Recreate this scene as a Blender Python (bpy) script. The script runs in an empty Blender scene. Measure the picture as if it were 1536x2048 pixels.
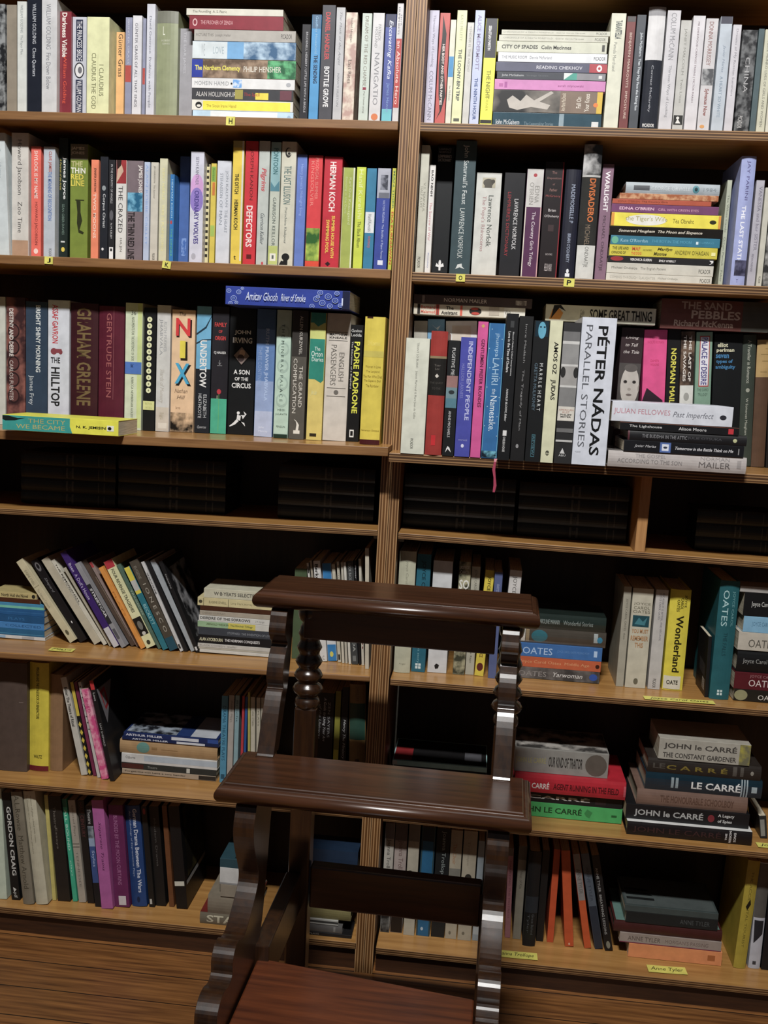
import bpy, bmesh, math, random
from mathutils import Vector, Matrix
random.seed(7)
S = bpy.context.scene
COL = S.collection

# ------------------------------------------------------------------ camera, world, lamp, exposure
cam = bpy.data.objects.new('camera', bpy.data.cameras.new('camera'))
COL.objects.link(cam)
CAM_R, CAM_U, CAM_F, CAM_LOC = (0.993455, 0.102282, 0.050851), (-0.064490, 0.134797, 0.988772), (-0.094279, 0.985580, -0.140511), (0.168647, -1.859000, 1.205000)
cam.matrix_world = Matrix(((CAM_R[0], CAM_U[0], -CAM_F[0], CAM_LOC[0]), (CAM_R[1], CAM_U[1], -CAM_F[1], CAM_LOC[1]),
                           (CAM_R[2], CAM_U[2], -CAM_F[2], CAM_LOC[2]), (0, 0, 0, 1)))
cam.data.sensor_fit = 'VERTICAL'
cam.data.sensor_height = 36.0
cam.data.lens = 36.0 * 2000 / 2048
cam.data.clip_start = 0.02
S.camera = cam

world = bpy.data.worlds.new('room_air')
S.world = world
world.use_nodes = True
world.node_tree.nodes['Background'].inputs[0].default_value = (0.95, 0.97, 1.0, 1)
world.node_tree.nodes['Background'].inputs[1].default_value = .045

lamp = bpy.data.objects.new('ceiling_tube_lamp', bpy.data.lights.new('ceiling_tube_lamp', 'AREA'))
COL.objects.link(lamp)
lamp.data.shape = 'RECTANGLE'
lamp.data.size = 0.5
lamp.data.size_y = 0.12
lamp.data.energy = 112
lamp.data.color = (1.0, 0.985, 0.96)
lamp.location = (.05, -2.05, 3.25)
lamp.rotation_euler = (Vector((0.0, 0.1, 0.9)) - lamp.location).to_track_quat('-Z', 'Y').to_euler()
S.view_settings.view_transform = 'Standard'
S.view_settings.look = 'None'
S.view_settings.gamma = 1.0
S.view_settings.use_curve_mapping = False
S.view_settings.exposure = 0.0

# ------------------------------------------------------------------ materials
def lin(hx):
    c = [int(hx[i:i + 2], 16) / 255 for i in (1, 3, 5)]
    return tuple(x / 12.92 if x <= 0.04045 else ((x + 0.055) / 1.055) ** 2.4 for x in c) + (1,)
MATS = {}
def new_mat(name):
    m = bpy.data.materials.new(name)
    m.use_nodes = True
    nt = m.node_tree
    return m, nt, nt.nodes['Principled BSDF']
def noise_mix(nt, c1, c2, scale, detail=3, stretch=(1, 1, 1), lo=.35, hi=.65, rough=.5):
    tc = nt.nodes.new('ShaderNodeTexCoord')
    mp = nt.nodes.new('ShaderNodeMapping')
    mp.inputs['Scale'].default_value = stretch
    nz = nt.nodes.new('ShaderNodeTexNoise')
    nz.inputs['Scale'].default_value = scale
    nz.inputs['Detail'].default_value = detail
    nz.inputs['Roughness'].default_value = rough
    rp = nt.nodes.new('ShaderNodeValToRGB')
    rp.color_ramp.elements[0].position = lo
    rp.color_ramp.elements[1].position = hi
    rp.color_ramp.elements[0].color = c1
    rp.color_ramp.elements[1].color = c2
    nt.links.new(tc.outputs['Object'], mp.inputs[0])
    nt.links.new(mp.outputs[0], nz.inputs['Vector'])
    nt.links.new(nz.outputs[0], rp.inputs[0])
    return rp, nz
def shade(c, k):
    return tuple(min(1, x * k) for x in c[:3]) + (1,)
def mat(code, gloss=0):
    """printed card, paper or cloth: '#rrggbb' plain with faint wear, 'n#a,#b,scale' a mottled print"""
    key = (code, gloss)
    if key in MATS:
        return MATS[key]
    m, nt, b = new_mat('print_' + code.replace('#', '').replace(',', '_') + ('_gloss' if gloss else ''))
    if code[0] == 'n':
        a, c, s = code[1:].split(',')
        rp, nz = noise_mix(nt, lin(a), lin(c), float(s), 4, lo=.42, hi=.6)
    else:
        c = lin(code)
        g = .2126 * c[0] + .7152 * c[1] + .0722 * c[2]
        c = tuple(x + (g - x) * .12 for x in c[:3])          # printed inks are a little faded
        rp, nz = noise_mix(nt, shade(c, .9), shade(c, 1.06), 45, 3)
    nt.links.new(rp.outputs[0], b.inputs['Base Color'])
    b.inputs['Roughness'].default_value = .16 if gloss else .42
    b.inputs['Specular IOR Level'].default_value = .5 if gloss else .35
    if gloss:
        b.inputs['Coat Weight'].default_value = .6
        b.inputs['Coat Roughness'].default_value = .12
    MATS[key] = m
    return m
def wood(name, c1, c2, axis, rough=.45, scale=14, coat=0, bump=.05):
    m, nt, b = new_mat(name)
    st = [9, 9, 9]
    st[axis] = .55
    rp, nz = noise_mix(nt, lin(c1), lin(c2), scale, 5, st, .3, .72, .6)
    nt.links.new(rp.outputs[0], b.inputs['Base Color'])
    b.inputs['Roughness'].default_value = rough
    if coat:
        b.inputs['Coat Weight'].default_value = coat
        b.inputs['Coat Roughness'].default_value = .2
    bp = nt.nodes.new('ShaderNodeBump')
    bp.inputs['Strength'].default_value = bump
    bp.inputs['Distance'].default_value = .002
    nt.links.new(nz.outputs[0], bp.inputs['Height'])
    nt.links.new(bp.outputs[0], b.inputs['Normal'])
    return m
def paper_mat():
    m, nt, b = new_mat('page_edges')
    rp, nz = noise_mix(nt, lin('#8f8672'), lin('#d2c8b0'), 60, 2, (14, .3, .3), .25, .6)
    nt.links.new(rp.outputs[0], b.inputs['Base Color'])
    b.inputs['Roughness'].default_value = .8
    return m
PAGES = paper_mat()
PLY_LIGHT = wood('birch_ply_light_layer', '#7c5c3c', '#a07c54', 0, .5)
PLY_DARK = wood('birch_ply_dark_layer', '#38220f', '#543618', 0, .5)
PLYV_LIGHT = wood('birch_ply_light_layer_upright', '#8a6846', '#b08a60', 2, .5)
PLYV_DARK = wood('birch_ply_dark_layer_upright', '#4a2e15', '#6b4520', 2, .5)
SHELF_TOP = wood('varnished_birch_shelf', '#946a3a', '#b58850', 0, .32, 9, .25)
LIPPING = wood('solid_wood_lipping', '#6c4a2a', '#8f6840', 0, .5)
SIDE_WOOD = wood('birch_ply_face', '#573b22', '#735234', 2, .5)
BACK_WOOD = wood('shade_dark_hardboard', '#2b1c12', '#3a281a', 2, .6)  # the shade deep in the case is put into this dark brown
PLINTH = wood('dark_stained_plinth', '#2c1a10', '#452a18', 0, .45)
MAHOGANY = wood('polished_mahogany', '#2a170d', '#4c2d1b', 0, .3, 11, .5, .03)
MAHOGANY_V = wood('polished_mahogany_upright_shaded', '#1c0f09', '#36200f', 2, .3, 11, .5, .03)  # same wood as the treads, darkened in colour for shade on upright parts
SEAT_WOOD = wood('worn_red_mahogany', '#3d1c0f', '#66351c', 0, .38, 11, .3, .03)
NOTE_YELLOW = mat('#d6cf52')
INK = mat('#1d1c1a')
GREY_PLASTIC = mat('#6f6f6d')

# ------------------------------------------------------------------ object helpers
def link(o, parent=None):
    COL.objects.link(o)
    if parent is not None:
        o.parent = parent
    return o
def thing(name, label, cat, loc=(0, 0, 0), rot=(0, 0, 0), group=None):
    o = bpy.data.objects.new(name, None)
    o.empty_display_size = .03
    o.location = loc
    o.rotation_euler = rot
    o['label'] = label
    o['category'] = cat
    if group:
        o['group'] = group
    return link(o)
def part(name, verts, faces, mats, idx=None, parent=None, loc=(0, 0, 0), smooth=False):
    me = bpy.data.meshes.new(name)
    me.from_pydata(verts, [], faces)
    for m in mats:
        me.materials.append(m)
    if idx:
        me.polygons.foreach_set('material_index', idx)
    if smooth:
        me.polygons.foreach_set('use_smooth', [True] * len(me.polygons))
    me.update()
    o = bpy.data.objects.new(name, me)
    o.location = loc
    return link(o, parent)
def bevel(o, w, seg=2):
    md = o.modifiers.new('edge', 'BEVEL')
    md.width = w
    md.segments = seg
    md.limit_method = 'ANGLE'
    md.angle_limit = math.radians(40)
    return o
BOXF = [(0, 3, 2, 1), (4, 5, 6, 7), (0, 1, 5, 4), (1, 2, 6, 5), (2, 3, 7, 6), (3, 0, 4, 7)]
def boxv(x0, x1, y0, y1, z0, z1):
    return [(x0, y0, z0), (x1, y0, z0), (x1, y1, z0), (x0, y1, z0), (x0, y0, z1), (x1, y0, z1), (x1, y1, z1), (x0, y1, z1)]
def box(name, x0, x1, y0, y1, z0, z1, m, parent=None, bev=0):
    o = part(name, boxv(x0, x1, y0, y1, z0, z1), BOXF, [m], None, parent)
    return bevel(o, bev) if bev else o

# ------------------------------------------------------------------ the stock: x, y, z, thickness, height, depth (mm), turn, cover, label, group, printing, options
GROUPS = ['back row of books on the ledge shelf of the right bookcase',
 'black volumes on the dark shelf of the left bookcase',
 'black volumes on the dark shelf of the right bookcase',
 'books laid flat on the ledge shelf of the left bookcase',
 'books laid flat on the ledge shelf of the right bookcase',
 'first stack on the bottom shelf of the left bookcase',
 'first stack on the fifth shelf of the left bookcase',
 'first stack on the fifth shelf of the right bookcase',
 'first stack on the sixth shelf of the right bookcase',
 'inner stack on the sixth shelf of the right bookcase',
 'second stack on the bottom shelf of the left bookcase',
 'second stack on the fifth shelf of the left bookcase',
 'second stack on the fifth shelf of the right bookcase',
 'second stack on the sixth shelf of the right bookcase',
 'stack on the bottom shelf of the right bookcase',
 'stack on the ledge shelf of the right bookcase',
 'stack on the second shelf of the right bookcase',
 'stack on the sixth shelf of the left bookcase',
 'stack on the top shelf of the left bookcase',
 'stack on the top shelf of the right bookcase',
 'standing books on the bottom shelf of the left bookcase',
 'standing books on the bottom shelf of the right bookcase',
 'standing books on the fifth shelf of the left bookcase',
 'standing books on the fifth shelf of the right bookcase',
 'standing books on the ledge shelf of the left bookcase',
 'standing books on the ledge shelf of the right bookcase',
 'standing books on the second shelf of the left bookcase',
 'standing books on the second shelf of the right bookcase',
 'standing books on the sixth shelf of the left bookcase',
 'standing books on the sixth shelf of the right bookcase',
 'standing books on the top shelf of the left bookcase',
 'standing books on the top shelf of the right bookcase']
BOOKS = [
(-794.6,63.9,1645.8,19.2,207.9,134.1,0,'n#1c1d20,#8d9091,60','black and white photo paperback, 1st upright from left, top shelf, left bookcase',30,[],{}),
(-772.2,64.6,1645.8,19.7,206.9,133.4,0,'#8f8576','glossy taupe paperback, 2nd upright from left, top shelf, left bookcase',30,[],{'g':1}),
(-750.5,61.3,1645.9,18.2,212,136.7,0,'#c9cdc9','white paperback with faint grey title, 3rd upright from left, top shelf, left bookcase',30,[('t','WILLIAM GOLDING  The Paper Men',6.6,94.9,.45,.36,'#8b9494')],{}),
(-725.3,58.8,1645.9,27.4,215.8,139.2,0,'#20242f','dark navy paperback with white lettering, 4th upright from left, top shelf, left bookcase',30,[('t','WILLIAM GOLDING   Close Quarters',8.4,138.4,.5,.3,'#c9ced6')],{'g':1}),
(-694.9,57.9,1645.9,29.7,217.3,140.1,0,'#c3c4c6','thick pale grey paperback, 5th upright from left, top shelf, left bookcase',30,[('t','WILLIAM GOLDING  Fire Down Below',9.9,163.1,.45,.3,'#7d7f86')],{}),
(-668.3,70.1,1646,22.7,198.4,127.9,0,'#82303a','shiny maroon paperback, cream and red lettering, 6th upright from left, top shelf, left bookcase',30,[('t','Darkness Visible',2.2,82,.42,.42,'#e8e2da','B'),('t','William Golding',79.5,166.5,.42,.36,'#e0573c')],{'g':1}),
(-642.9,75,1646,27.3,190.6,123,0,'#b9bcc6','white paperback, navy panels and round portrait stamp, 7th upright from left, top shelf, left bookcase',30,[('r',4.7,79.7,.25,.75,'#262c44'),('t','THE PRINCESS BRIDE',7.1,78.5,.5,.36,'#e6e6ea'),('o',81.7,110.8,.5,.72,'#23242c'),('o',84.2,108.5,.5,.58,'#d6d6d6'),('o',89.7,102.1,.55,.3,'#6a6a70'),('r',113.2,174.5,.25,.75,'#262c44'),('t','WILLIAM GOLDMAN',115,172.5,.5,.36,'#e6e6ea')],{}),
(-600.3,60,1646.1,43.2,186.2,120.1,0,'#d6d8a6','thick pale yellow paperback, 8th upright from left, top shelf, left bookcase',30,[('t','CLAUDIUS THE GOD',64.2,165.2,.32,.2,'#6a6a48'),('t','I CLAUDIUS',85,141.7,.66,.2,'#6a6a48'),('r',66.6,155.3,.5,.508,'#9a9a70')],{}),
(-567.9,88.9,1646.1,15.7,169.2,109.1,0,'#e0ac6c','orange paperback with black lettering, 9th upright from left, top shelf, left bookcase',30,[('t','Günter Grass',3.3,81.4,.55,.55,'#2a221c')],{}),
(-546.3,74.6,1646.1,12.9,191.3,123.4,0,'#8a8ea6','slim slate blue paperback with red band, 10th upright from left, top shelf, left bookcase',30,[('t','GÜNTER GRASS',2.8,83.6,.5,.3,'#b9bccb'),('r',86.1,116.2,0,1,'#b04a42')],{}),
(-529.2,72.8,1646.2,17.7,194.1,125.2,0,'#cfcfd4','white paperback with spaced dark title, 11th upright from left, top shelf, left bookcase',30,[('t','GÜNTER GRASS OF ALL THAT ENDS',13.2,164.5,.45,.36,'#4a4a56')],{}),
(-516.2,75.3,1646.2,5.8,190.2,122.7,0,'#8a8ea6','very slim slate paperback with red band, 12th upright from left, top shelf, left bookcase',30,[('r',89,118.7,0,1,'#b04a42')],{}),
(-499,61.7,1646.2,15.9,211.3,136.3,0,'#c6c8d2','tall white paperback with grey title, 13th upright from left, top shelf, left bookcase',30,[('t','David Guterson  Problems with People',21.5,185,.42,.36,'#6b6e7c')],{}),
(-470.4,70,1646.2,40.6,202.4,133.6,0,'#8b9270','thick sage green hardcover in worn jacket, 14th upright from left, top shelf, left bookcase',30,[('r',0,21.5,0,1,'#75776a'),('h','L',27.5,42.8,.35,.09,'#dfe0d0'),('h','ROBERT',51.1,54.3,.45,.42,'#c8cbb6'),('h','GRAVES',56.7,59.9,.45,.36,'#c8cbb6')],{'hb':1}),
(-436.8,84.3,1646.3,25.8,176.2,113.7,0,'#97969c','plain grey paperback beside a stack, 15th upright from left, top shelf, left bookcase',30,[('t','THE LIAR JAMES',5.9,80.8,.35,.24,'#b9b9c0')],{}),
(-247.3,55,1843.1,12.1,182.1,117.5,-90,'#cfccbf','thin cream paperback, 1st down, top shelf stack, left bookcase',18,[('t','The Foundling  A. S. Patric',11.7,76.3,.5,.5,'#55524a')],{}),
(-246.4,55,1824.7,24.2,177,115,-90,'#8a2c3a','crimson paperback with round emblem, 2nd down, top shelf stack, left bookcase',18,[('o',6,15.1,.5,.55,'#d8b0b0'),('o',7.8,13.2,.5,.36,'#8a2c3a'),('t','THE PRISONER OF ZENDA',21.5,82.3,.5,.28,'#d9a5a8')],{}),
(-223.1,55,1698.2,20,192.5,124.2,-90,'#3c3d42','charcoal paperback with red and yellow patches, 7th down, top shelf stack, left bookcase',18,[('t','ALAN HOLLINGHURST',7.9,92.6,.5,.42,'#c9c7c4'),('r',82.2,97.3,.1,.95,'#9c9440'),('r',121.1,145.7,.1,.7,'#e0cf2c'),('t','The Spell',99.1,128.9,.5,.4,'#a83434'),('r',167.6,189.4,.1,.95,'#6a3c48')],{}),
(-222.8,55,1678.5,18.8,192.3,124,-90,'#d8d6cc','white paperback with bright yellow panel, 8th down, top shelf stack, left bookcase',18,[('r',21,187.1,.06,.9,'#efdf1e'),('o',6.6,19.1,.5,.6,'#1c1c1c'),('o',9.2,17,.42,.25,'#d8d6cc'),('t','The Sioux Irene Handl',27.5,84.9,.45,.3,'#8a7a18')],{}),
(-221.2,55,1776.3,31.1,195.2,125.9,-90,'n#3c5f82,#b4cbdd,35','blue painted paperback, 4th down, top shelf stack, left bookcase',18,[('r',0,66.2,0,1,'#ccd6da'),('t','WE',16.9,23.9,.5,.7,'#a9b2b6'),('t','LOVE',39,59.7,.5,.4,'#9fb0b8'),('r',66.2,97.2,0,1,'#6fa6d4')],{}),
(-221,55,1717.7,18.5,195.1,125.8,-90,'#d8d9da','white paperback with blue figure print, 6th down, top shelf stack, left bookcase',18,[('t','MOHSIN HAMID',5.2,70.4,.5,.4,'#8c8f92'),('r',78.2,95.1,.1,.9,'n#6fa0d8,#d0dcea,120'),('o',73.8,77.4,.5,.2,'#20242a'),('o',178.9,187.9,.5,.4,'#a7aab0')],{}),
(-220,55,1743.8,33.2,196.9,127,-90,'n#5b4a3c,#9a8470,40','blue, brown and green spined paperback, 5th down, top shelf stack, left bookcase',18,[('r',0,20.9,0,1,'#2a3c9c'),('r',143.8,196.9,0,1,'n#245c3c,#63b07c,60'),('t','The Northern Clemency',6,92.2,.5,.34,'#e6dc4c','B'),('t','PHILIP HENSHER',98.7,169.5,.5,.3,'#dcd8cc')],{}),
(-222.5,55,1802.2,20.2,191.2,123.4,-90,'#aaa69f','grey paperback with small black logo, 3rd down, top shelf stack, left bookcase',18,[('t','PICTURE THIS  Joseph Heller',3.4,69.4,.5,.3,'#77736e'),('t','PICADOR',163.9,184.4,.5,.42,'#3a3836')],{}),
(-221.6,55,1657.7,22.3,191.7,123.7,-90,'#b4d2e8','white and pale blue paperback, 9th down, top shelf stack, left bookcase',18,[('r',34.1,161.6,.2,1,'#dfe6ea'),('o',179.6,187.4,.5,.5,'#8fb0d0')],{}),
(-207.4,78.4,1646.6,15.8,185.4,119.6,0,'#24242a','slim black paperback with tiny white lettering, 16th upright from left, top shelf, left bookcase',30,[('t','BRUDENELL HERBERT / LITTLE LIFE WITH A BRIDLE',13.2,156.6,.6,.24,'#b9b9be')],{}),
(-187.1,69.1,1646.6,17.5,199.8,128.9,0,'#4794ca','bright blue paperback with navy title, 17th upright from left, top shelf, left bookcase',30,[('r',0,24.2,0,1,'#4a6a88'),('t','Geoffrey Household',2.7,68.5,.5,.34,'#8fb8d8'),('t','THE SENDING',70.9,120.9,.55,.42,'#1b2a48','B')],{}),
(-163.1,60.2,1646.6,24.3,213.6,137.8,0,'#46464d','dark grey paperback, red and white lettering, 18th upright from left, top shelf, left bookcase',30,[('t','DANIEL HANDLER',12.5,95.3,.45,.36,'#c84448','B'),('t','BOTTLE GROVE',106.9,178.5,.5,.4,'#e4e4e6','B')],{}),
(-141.4,62.3,1646.7,16.1,210.5,135.7,0,'#b4b5b8','pale grey paperback with script title, 19th upright from left, top shelf, left bookcase',30,[('t','The Mark of the Angel',7.9,100.7,.5,.34,'#7c7e84','I'),('t','NANCY HUSTON',115.1,173.1,.5,.24,'#7c7e84')],{}),
(-121.5,66.6,1646.7,21.2,203.7,131.4,0,'n#b0948c,#d8cfc0,55','pink and cream mottled paperback, 20th upright from left, top shelf, left bookcase',30,[('t','Isabel Huggan',10,51.6,.5,.26,'#6c6058'),('t','Last Rites',82.7,124.1,.5,.3,'#5c5048')],{}),
(-93,67.1,1646.7,17.8,202.9,130.9,0,'#bcc8bf','pale green paperback with red square, 21st upright from left, top shelf, left bookcase',30,[('t','DREAM OF THE RED CHAMBER',5.1,134.1,.5,.36,'#7c7468'),('r',129.3,134.1,.35,.7,'#8c2440'),('t','Pai Hsien-yung',137,175.3,.5,.22,'#6c6c64')],{}),
(-71.5,66.7,1646.7,21.1,203.6,131.3,0,'#c9c8ca','off-white paperback with orange dot, 22nd upright from left, top shelf, left bookcase',30,[('t','PATRICK',19.7,48.2,.62,.24,'#8b8b8e'),('t','HOLLAND',24.5,60.1,.35,.24,'#8b8b8e'),('t','NAVIGATIO',69.2,161,.5,.42,'#84848a'),('o',176,188.1,.5,.6,'#cf7440')],{}),
(-49,67.5,1646.8,19.3,202.3,130.5,0,'#46549c','blue paperback with white script title, 23rd upright from left, top shelf, left bookcase',30,[('r',0,22.6,0,1,'#2b2f52'),('r',166.2,190.5,0,1,'#62b8c4'),('t','Excavating Kafka',10.8,113.2,.5,.46,'#dfe4f0','I'),('t','James Hawes',120.4,171.1,.5,.34,'#7f9cd0')],{}),
(-31.5,57.7,1646.8,11.3,217.6,140.3,0,'#c8c6c8','white paperback with red panel beside the upright, 24th upright from left, top shelf, left bookcase',30,[('t','EMYR',19.6,38.4,.7,.22,'#55555a'),('t','HUMPHREYS',6.7,53.7,.35,.26,'#55555a'),('r',60.8,181.1,0,1,'#b43c3a'),('t','an Absolute Hero',64.3,175.1,.5,.5,'#ecd9d2')],{}),
(30.4,62.8,1645.7,17.6,209.6,135.2,0,'#bdbacf','lilac white paperback beside the upright, 1st upright from left, top shelf, right bookcase',31,[('t','Thirteen Ways of Looking',7.9,97.6,.5,.34,'#7c7a8c'),('t','COLUM McCANN',104.7,190.9,.5,.4,'#7c7a8c')],{}),
(50,65.1,1645.7,18.3,206.1,132.9,0,'#c05450','red paperback with black wavy strip, 2nd upright from left, top shelf, right bookcase',31,[('p',[(3.2,.3),(36.1,.72),(95.3,.65),(143.1,.95),(170.7,.6),(186.3,.1),(170.7,.45),(140.7,.25),(90.6,.12),(43.2,.3)],'#1e1a1c'),('t','HER BODY AND OTHER PARTIES',53.8,159.8,.5,.24,'#e6d9d4','B')],{}),
(65.2,71.1,1645.7,10,196.7,126.9,0,'#cfd0c0','slim cream paperback with blue square, 3rd upright from left, top shelf, right bookcase',31,[('r',63.6,99.4,0,1,'#3a8cc4'),('t','Ian McEwan',114.9,140.1,.5,.3,'#8a8a80')],{}),
(80.7,62.4,1645.8,17.7,210.3,135.6,0,'#d8dcac','pale lime paperback with dark capitals, 4th upright from left, top shelf, right bookcase',31,[('t','THE LOONY-BIN TRIP',67.1,156.9,.5,.36,'#3c4048','B'),('t','KATE MILLETT',7.9,52.5,.5,.26,'#a8ac88'),('r',187.5,192.8,.2,.8,'#55584c')],{}),
(96.9,73.4,1645.8,12,193.2,124.6,0,'#c2c1bd','slim grey-white paperback, 5th upright from left, top shelf, right bookcase',31,[('t','TENDER IS THE NIGHT',5.7,86.3,.5,.34,'#8f8e8a')],{}),
(113,62.1,1645.8,17.1,210.7,135.9,0,'#b9c3e0','pale blue paperback with navy title, 6th upright from left, top shelf, right bookcase',31,[('t','ALICE McDERMOTT',7.9,103.1,.5,.4,'#8c84a8','B'),('t','THE NINTH HOUR',116.6,189.6,.5,.36,'#34508c','B')],{}),
(134.8,69.3,1645.8,21.9,199.5,128.7,0,'#efee2a','bright yellow paperback with dark grey top, 7th upright from left, top shelf, right bookcase',31,[('r',0,68,0,1,'#35363f'),('t','SEBASTIAN MARTIN',12.6,55,.4,.24,'#dfe0e0','B'),('t','THE NIGHT',89.3,139.4,.5,.36,'#7d7d20','B'),('t','LISTENER',131,160.9,.5,.2,'#a8a828'),('r',176.5,182.5,0,1,'#26241f')],{}),
(341.3,50,1698.4,38.3,195,125.8,-90,'n#1c1c1e,#9c958c,9','thick black and white photo paperback with yellow end, 8th down, top shelf stack, right bookcase',19,[('p',[(24.6,.55),(34.4,.75),(49.1,.5),(58.9,.8),(73.6,.55),(102.9,.98),(107.8,.9),(83.4,.5),(102.9,.35),(98,.15),(68.7,.25),(44.2,.1),(29.5,.2)],'#b8b2aa'),('r',119.9,185.4,0,1,'#7c6a5c'),('h','Ann-Marie MacDonald',122.4,129.7,.5,.8,'#d8cdb8'),('h','Fall On',149.1,157.6,.5,.5,'#e8e2d6'),('h','Your Knees',163.6,172.1,.5,.8,'#e8e2d6'),('r',185.4,195,0,1,'#d8b42c'),('o',179.3,187.8,.4,.2,'#e07c34')],{}),
(341.9,50,1791.6,18.6,195,125.7,-90,'#c6c8b6','cream paperback with bold black title, 3rd down, top shelf stack, right bookcase',19,[('t','CITY OF SPADES',8.6,73.1,.5,.36,'#2c2c2a','B'),('t','Colin MacInnes',79.2,132.4,.5,.36,'#2c2c2a','B'),('r',186.6,191.4,.2,.8,'#4a4a46')],{}),
(342,50,1662.4,33,194.4,125.4,-90,'#3c5664','glossy slate blue paperback, 9th down, top shelf stack, right bookcase',19,[('t','John McGahern',4.9,48.1,.45,.34,'#dfe4e8'),('t','The Leavetaking Stories',56.6,109.3,.4,.24,'#8298a4'),('r',119.1,127.6,0,1,'#8fa4b0'),('r',177.4,189.5,.15,.6,'#d6dadc')],{'g':1}),
(344.7,50,1726.8,17.9,197.6,127.5,-90,'#cb82ba','pink paperback with plum lettering, 7th down, top shelf stack, right bookcase',19,[('t','sarah mlynowski',113.4,159,.45,.3,'#8a3c78'),('r',17.7,22.6,.2,.75,'#a8559a'),('r',7.9,15.2,.3,.6,'#b0609e')],{}),
(345.2,50,1757.3,16.1,197.6,127.5,-90,'#55576e','slate navy paperback with red end, 5th down, top shelf stack, right bookcase',19,[('t','READING CHEKHOV',72.6,153.8,.5,.36,'#d6d6de'),('r',166.4,197.6,0,1,'#b0404a'),('o',179.1,188.7,.5,.7,'#ece6e6'),('o',181.5,186.3,.5,.3,'#b0404a')],{}),
(342.9,50,1806.4,10.5,193.1,124.5,-90,'#c3c3b4','thin grey-cream paperback, 2nd down, top shelf stack, right bookcase',19,[('t','CHRONICLE OF A DEATH FORETOLD   Gabriel García Márquez',7.3,150.3,.5,.3,'#8f8f84'),('t','PICADOR',170,188.7,.5,.5,'#55554c')],{}),
(343.6,50,1742.5,13,193.3,124.7,-90,'#3b3f49','dark grey paperback with teal corner, 6th down, top shelf stack, right bookcase',19,[('t','John McGahern',8.6,47.8,.5,.36,'#c9ccd0'),('t','Strange Stories',52.7,91.7,.5,.3,'#6c7078'),('r',119.6,142.6,0,1,'#3f9c8c'),('p',[(119.6,.95),(119.6,.05),(135.3,.95)],'#d3d8d8'),('r',142.6,193.3,0,1,'#85868c'),('r',181.2,187.2,.3,.7,'#d6d6d6')],{}),
(343.9,50,1773.9,16.4,193.7,125,-90,'#d8dbe0','white paperback with grey title, 4th down, top shelf stack, right bookcase',19,[('t','THE MUSIC ROOM   Dennis McFarland',6.6,95.6,.5,.3,'#74767c'),('t','PICADOR',170.4,190.8,.5,.36,'#3c3c40')],{}),
(345.8,50,1816.2,8.4,192.1,123.9,-90,'#c3c3b4','thin grey-cream paperback, 1st down, top shelf stack, right bookcase',19,[('t','CHRONICLE OF A DEATH FORETOLD   Gabriel García Márquez',2.9,148.3,.5,.3,'#8f8f84'),('t','PICADOR',167.9,186.6,.5,.5,'#55554c')],{}),
(360.3,62.8,1645.9,25.7,209.7,135.2,0,'#cfd0be','cream paperback beside a stack, 8th upright from left, top shelf, right bookcase',31,[('t','TARANTELLA',11.9,43.8,.55,.44,'#3c464a','B'),('t','Pamela Marchand',49,98.3,.4,.22,'#8a8c84')],{}),
(383.1,65.2,1645.9,15.7,205.9,132.8,0,'#743a3a','brown red paperback with cream title, 9th upright from left, top shelf, right bookcase',31,[('r',0.1,9.3,0,1,'#4f4a4c'),('t','BENJAMIN MARKOVITS  IMPOSTURE',27.8,175.2,.5,.34,'#d6c2b4')],{}),
(400.6,63.8,1646,15.9,208,134.2,0,'#464b53','slate paperback with pale slanted title, 10th upright from left, top shelf, right bookcase',31,[('t','John McGahern  That They May Face the Rising Sun',30,163,.6,.36,'#c3cbd2','B')],{}),
(426.9,60,1646,29.6,220.9,145.8,0,'#2e313a','tall hardcover, white above black, 11th upright from left, top shelf, right bookcase',31,[('r',0.1,89.9,0,1,'#d6d6d8'),('r',0.1,14.9,0,1,'#9c9ca0'),('t','Cormac McCarthy',99.1,179,.45,.16,'#b9bcc4'),('h','PICADOR',198.8,204.9,.5,.7,'#dcdcdc','B')],{'g':1,'hb':1}),
(456.1,59.3,1646,23,215.1,138.7,0,'#c2c1c6','tall marbled white paperback, 12th upright from left, top shelf, right bookcase',31,[('t','COLUM McCANN',4.4,83.7,.5,.4,'#8a8a90'),('t','Thirteen Ways of Looking',93,181.6,.5,.28,'#8a8a90')],{}),
(479.7,68,1646,18.2,201.5,130,0,'#b4b4b0','pale grey paperback, black emblem at foot, 13th upright from left, top shelf, right bookcase',31,[('t','JANET MALCOLM  Two Lives',13.9,140.6,.5,.3,'#85857f'),('r',161.8,178.2,.06,.94,'#262624'),('o',164.1,168.8,.45,.3,'#dcdcd8'),('p',[(167.6,.45),(175.9,.25),(175.9,.75)],'#dcdcd8')],{}),
(501.2,63.7,1646,21,208.2,134.3,0,'#cbc9ce','white paperback with small spaced title, 14th upright from left, top shelf, right bookcase',31,[('t','MR ISHERWOOD CHANGES TRAINS | VICTOR MARSH',10.2,146.7,.45,.2,'#6f5a64')],{}),
(524.4,65.9,1646,21,204.7,132.1,0,'#c3c1c4','white paperback with grey seaside picture, 15th upright from left, top shelf, right bookcase',31,[('t','DONNA MORRISSEY',5.6,79.3,.45,.36,'#8a5c58'),('r',85.1,112.9,0,1,'n#4f5054,#a4a6a8,60'),('t','Sylvanus Now',118.8,165.5,.5,.4,'#8c5450','B'),('o',180.8,186.7,.4,.4,'#cf9450')],{}),
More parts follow.
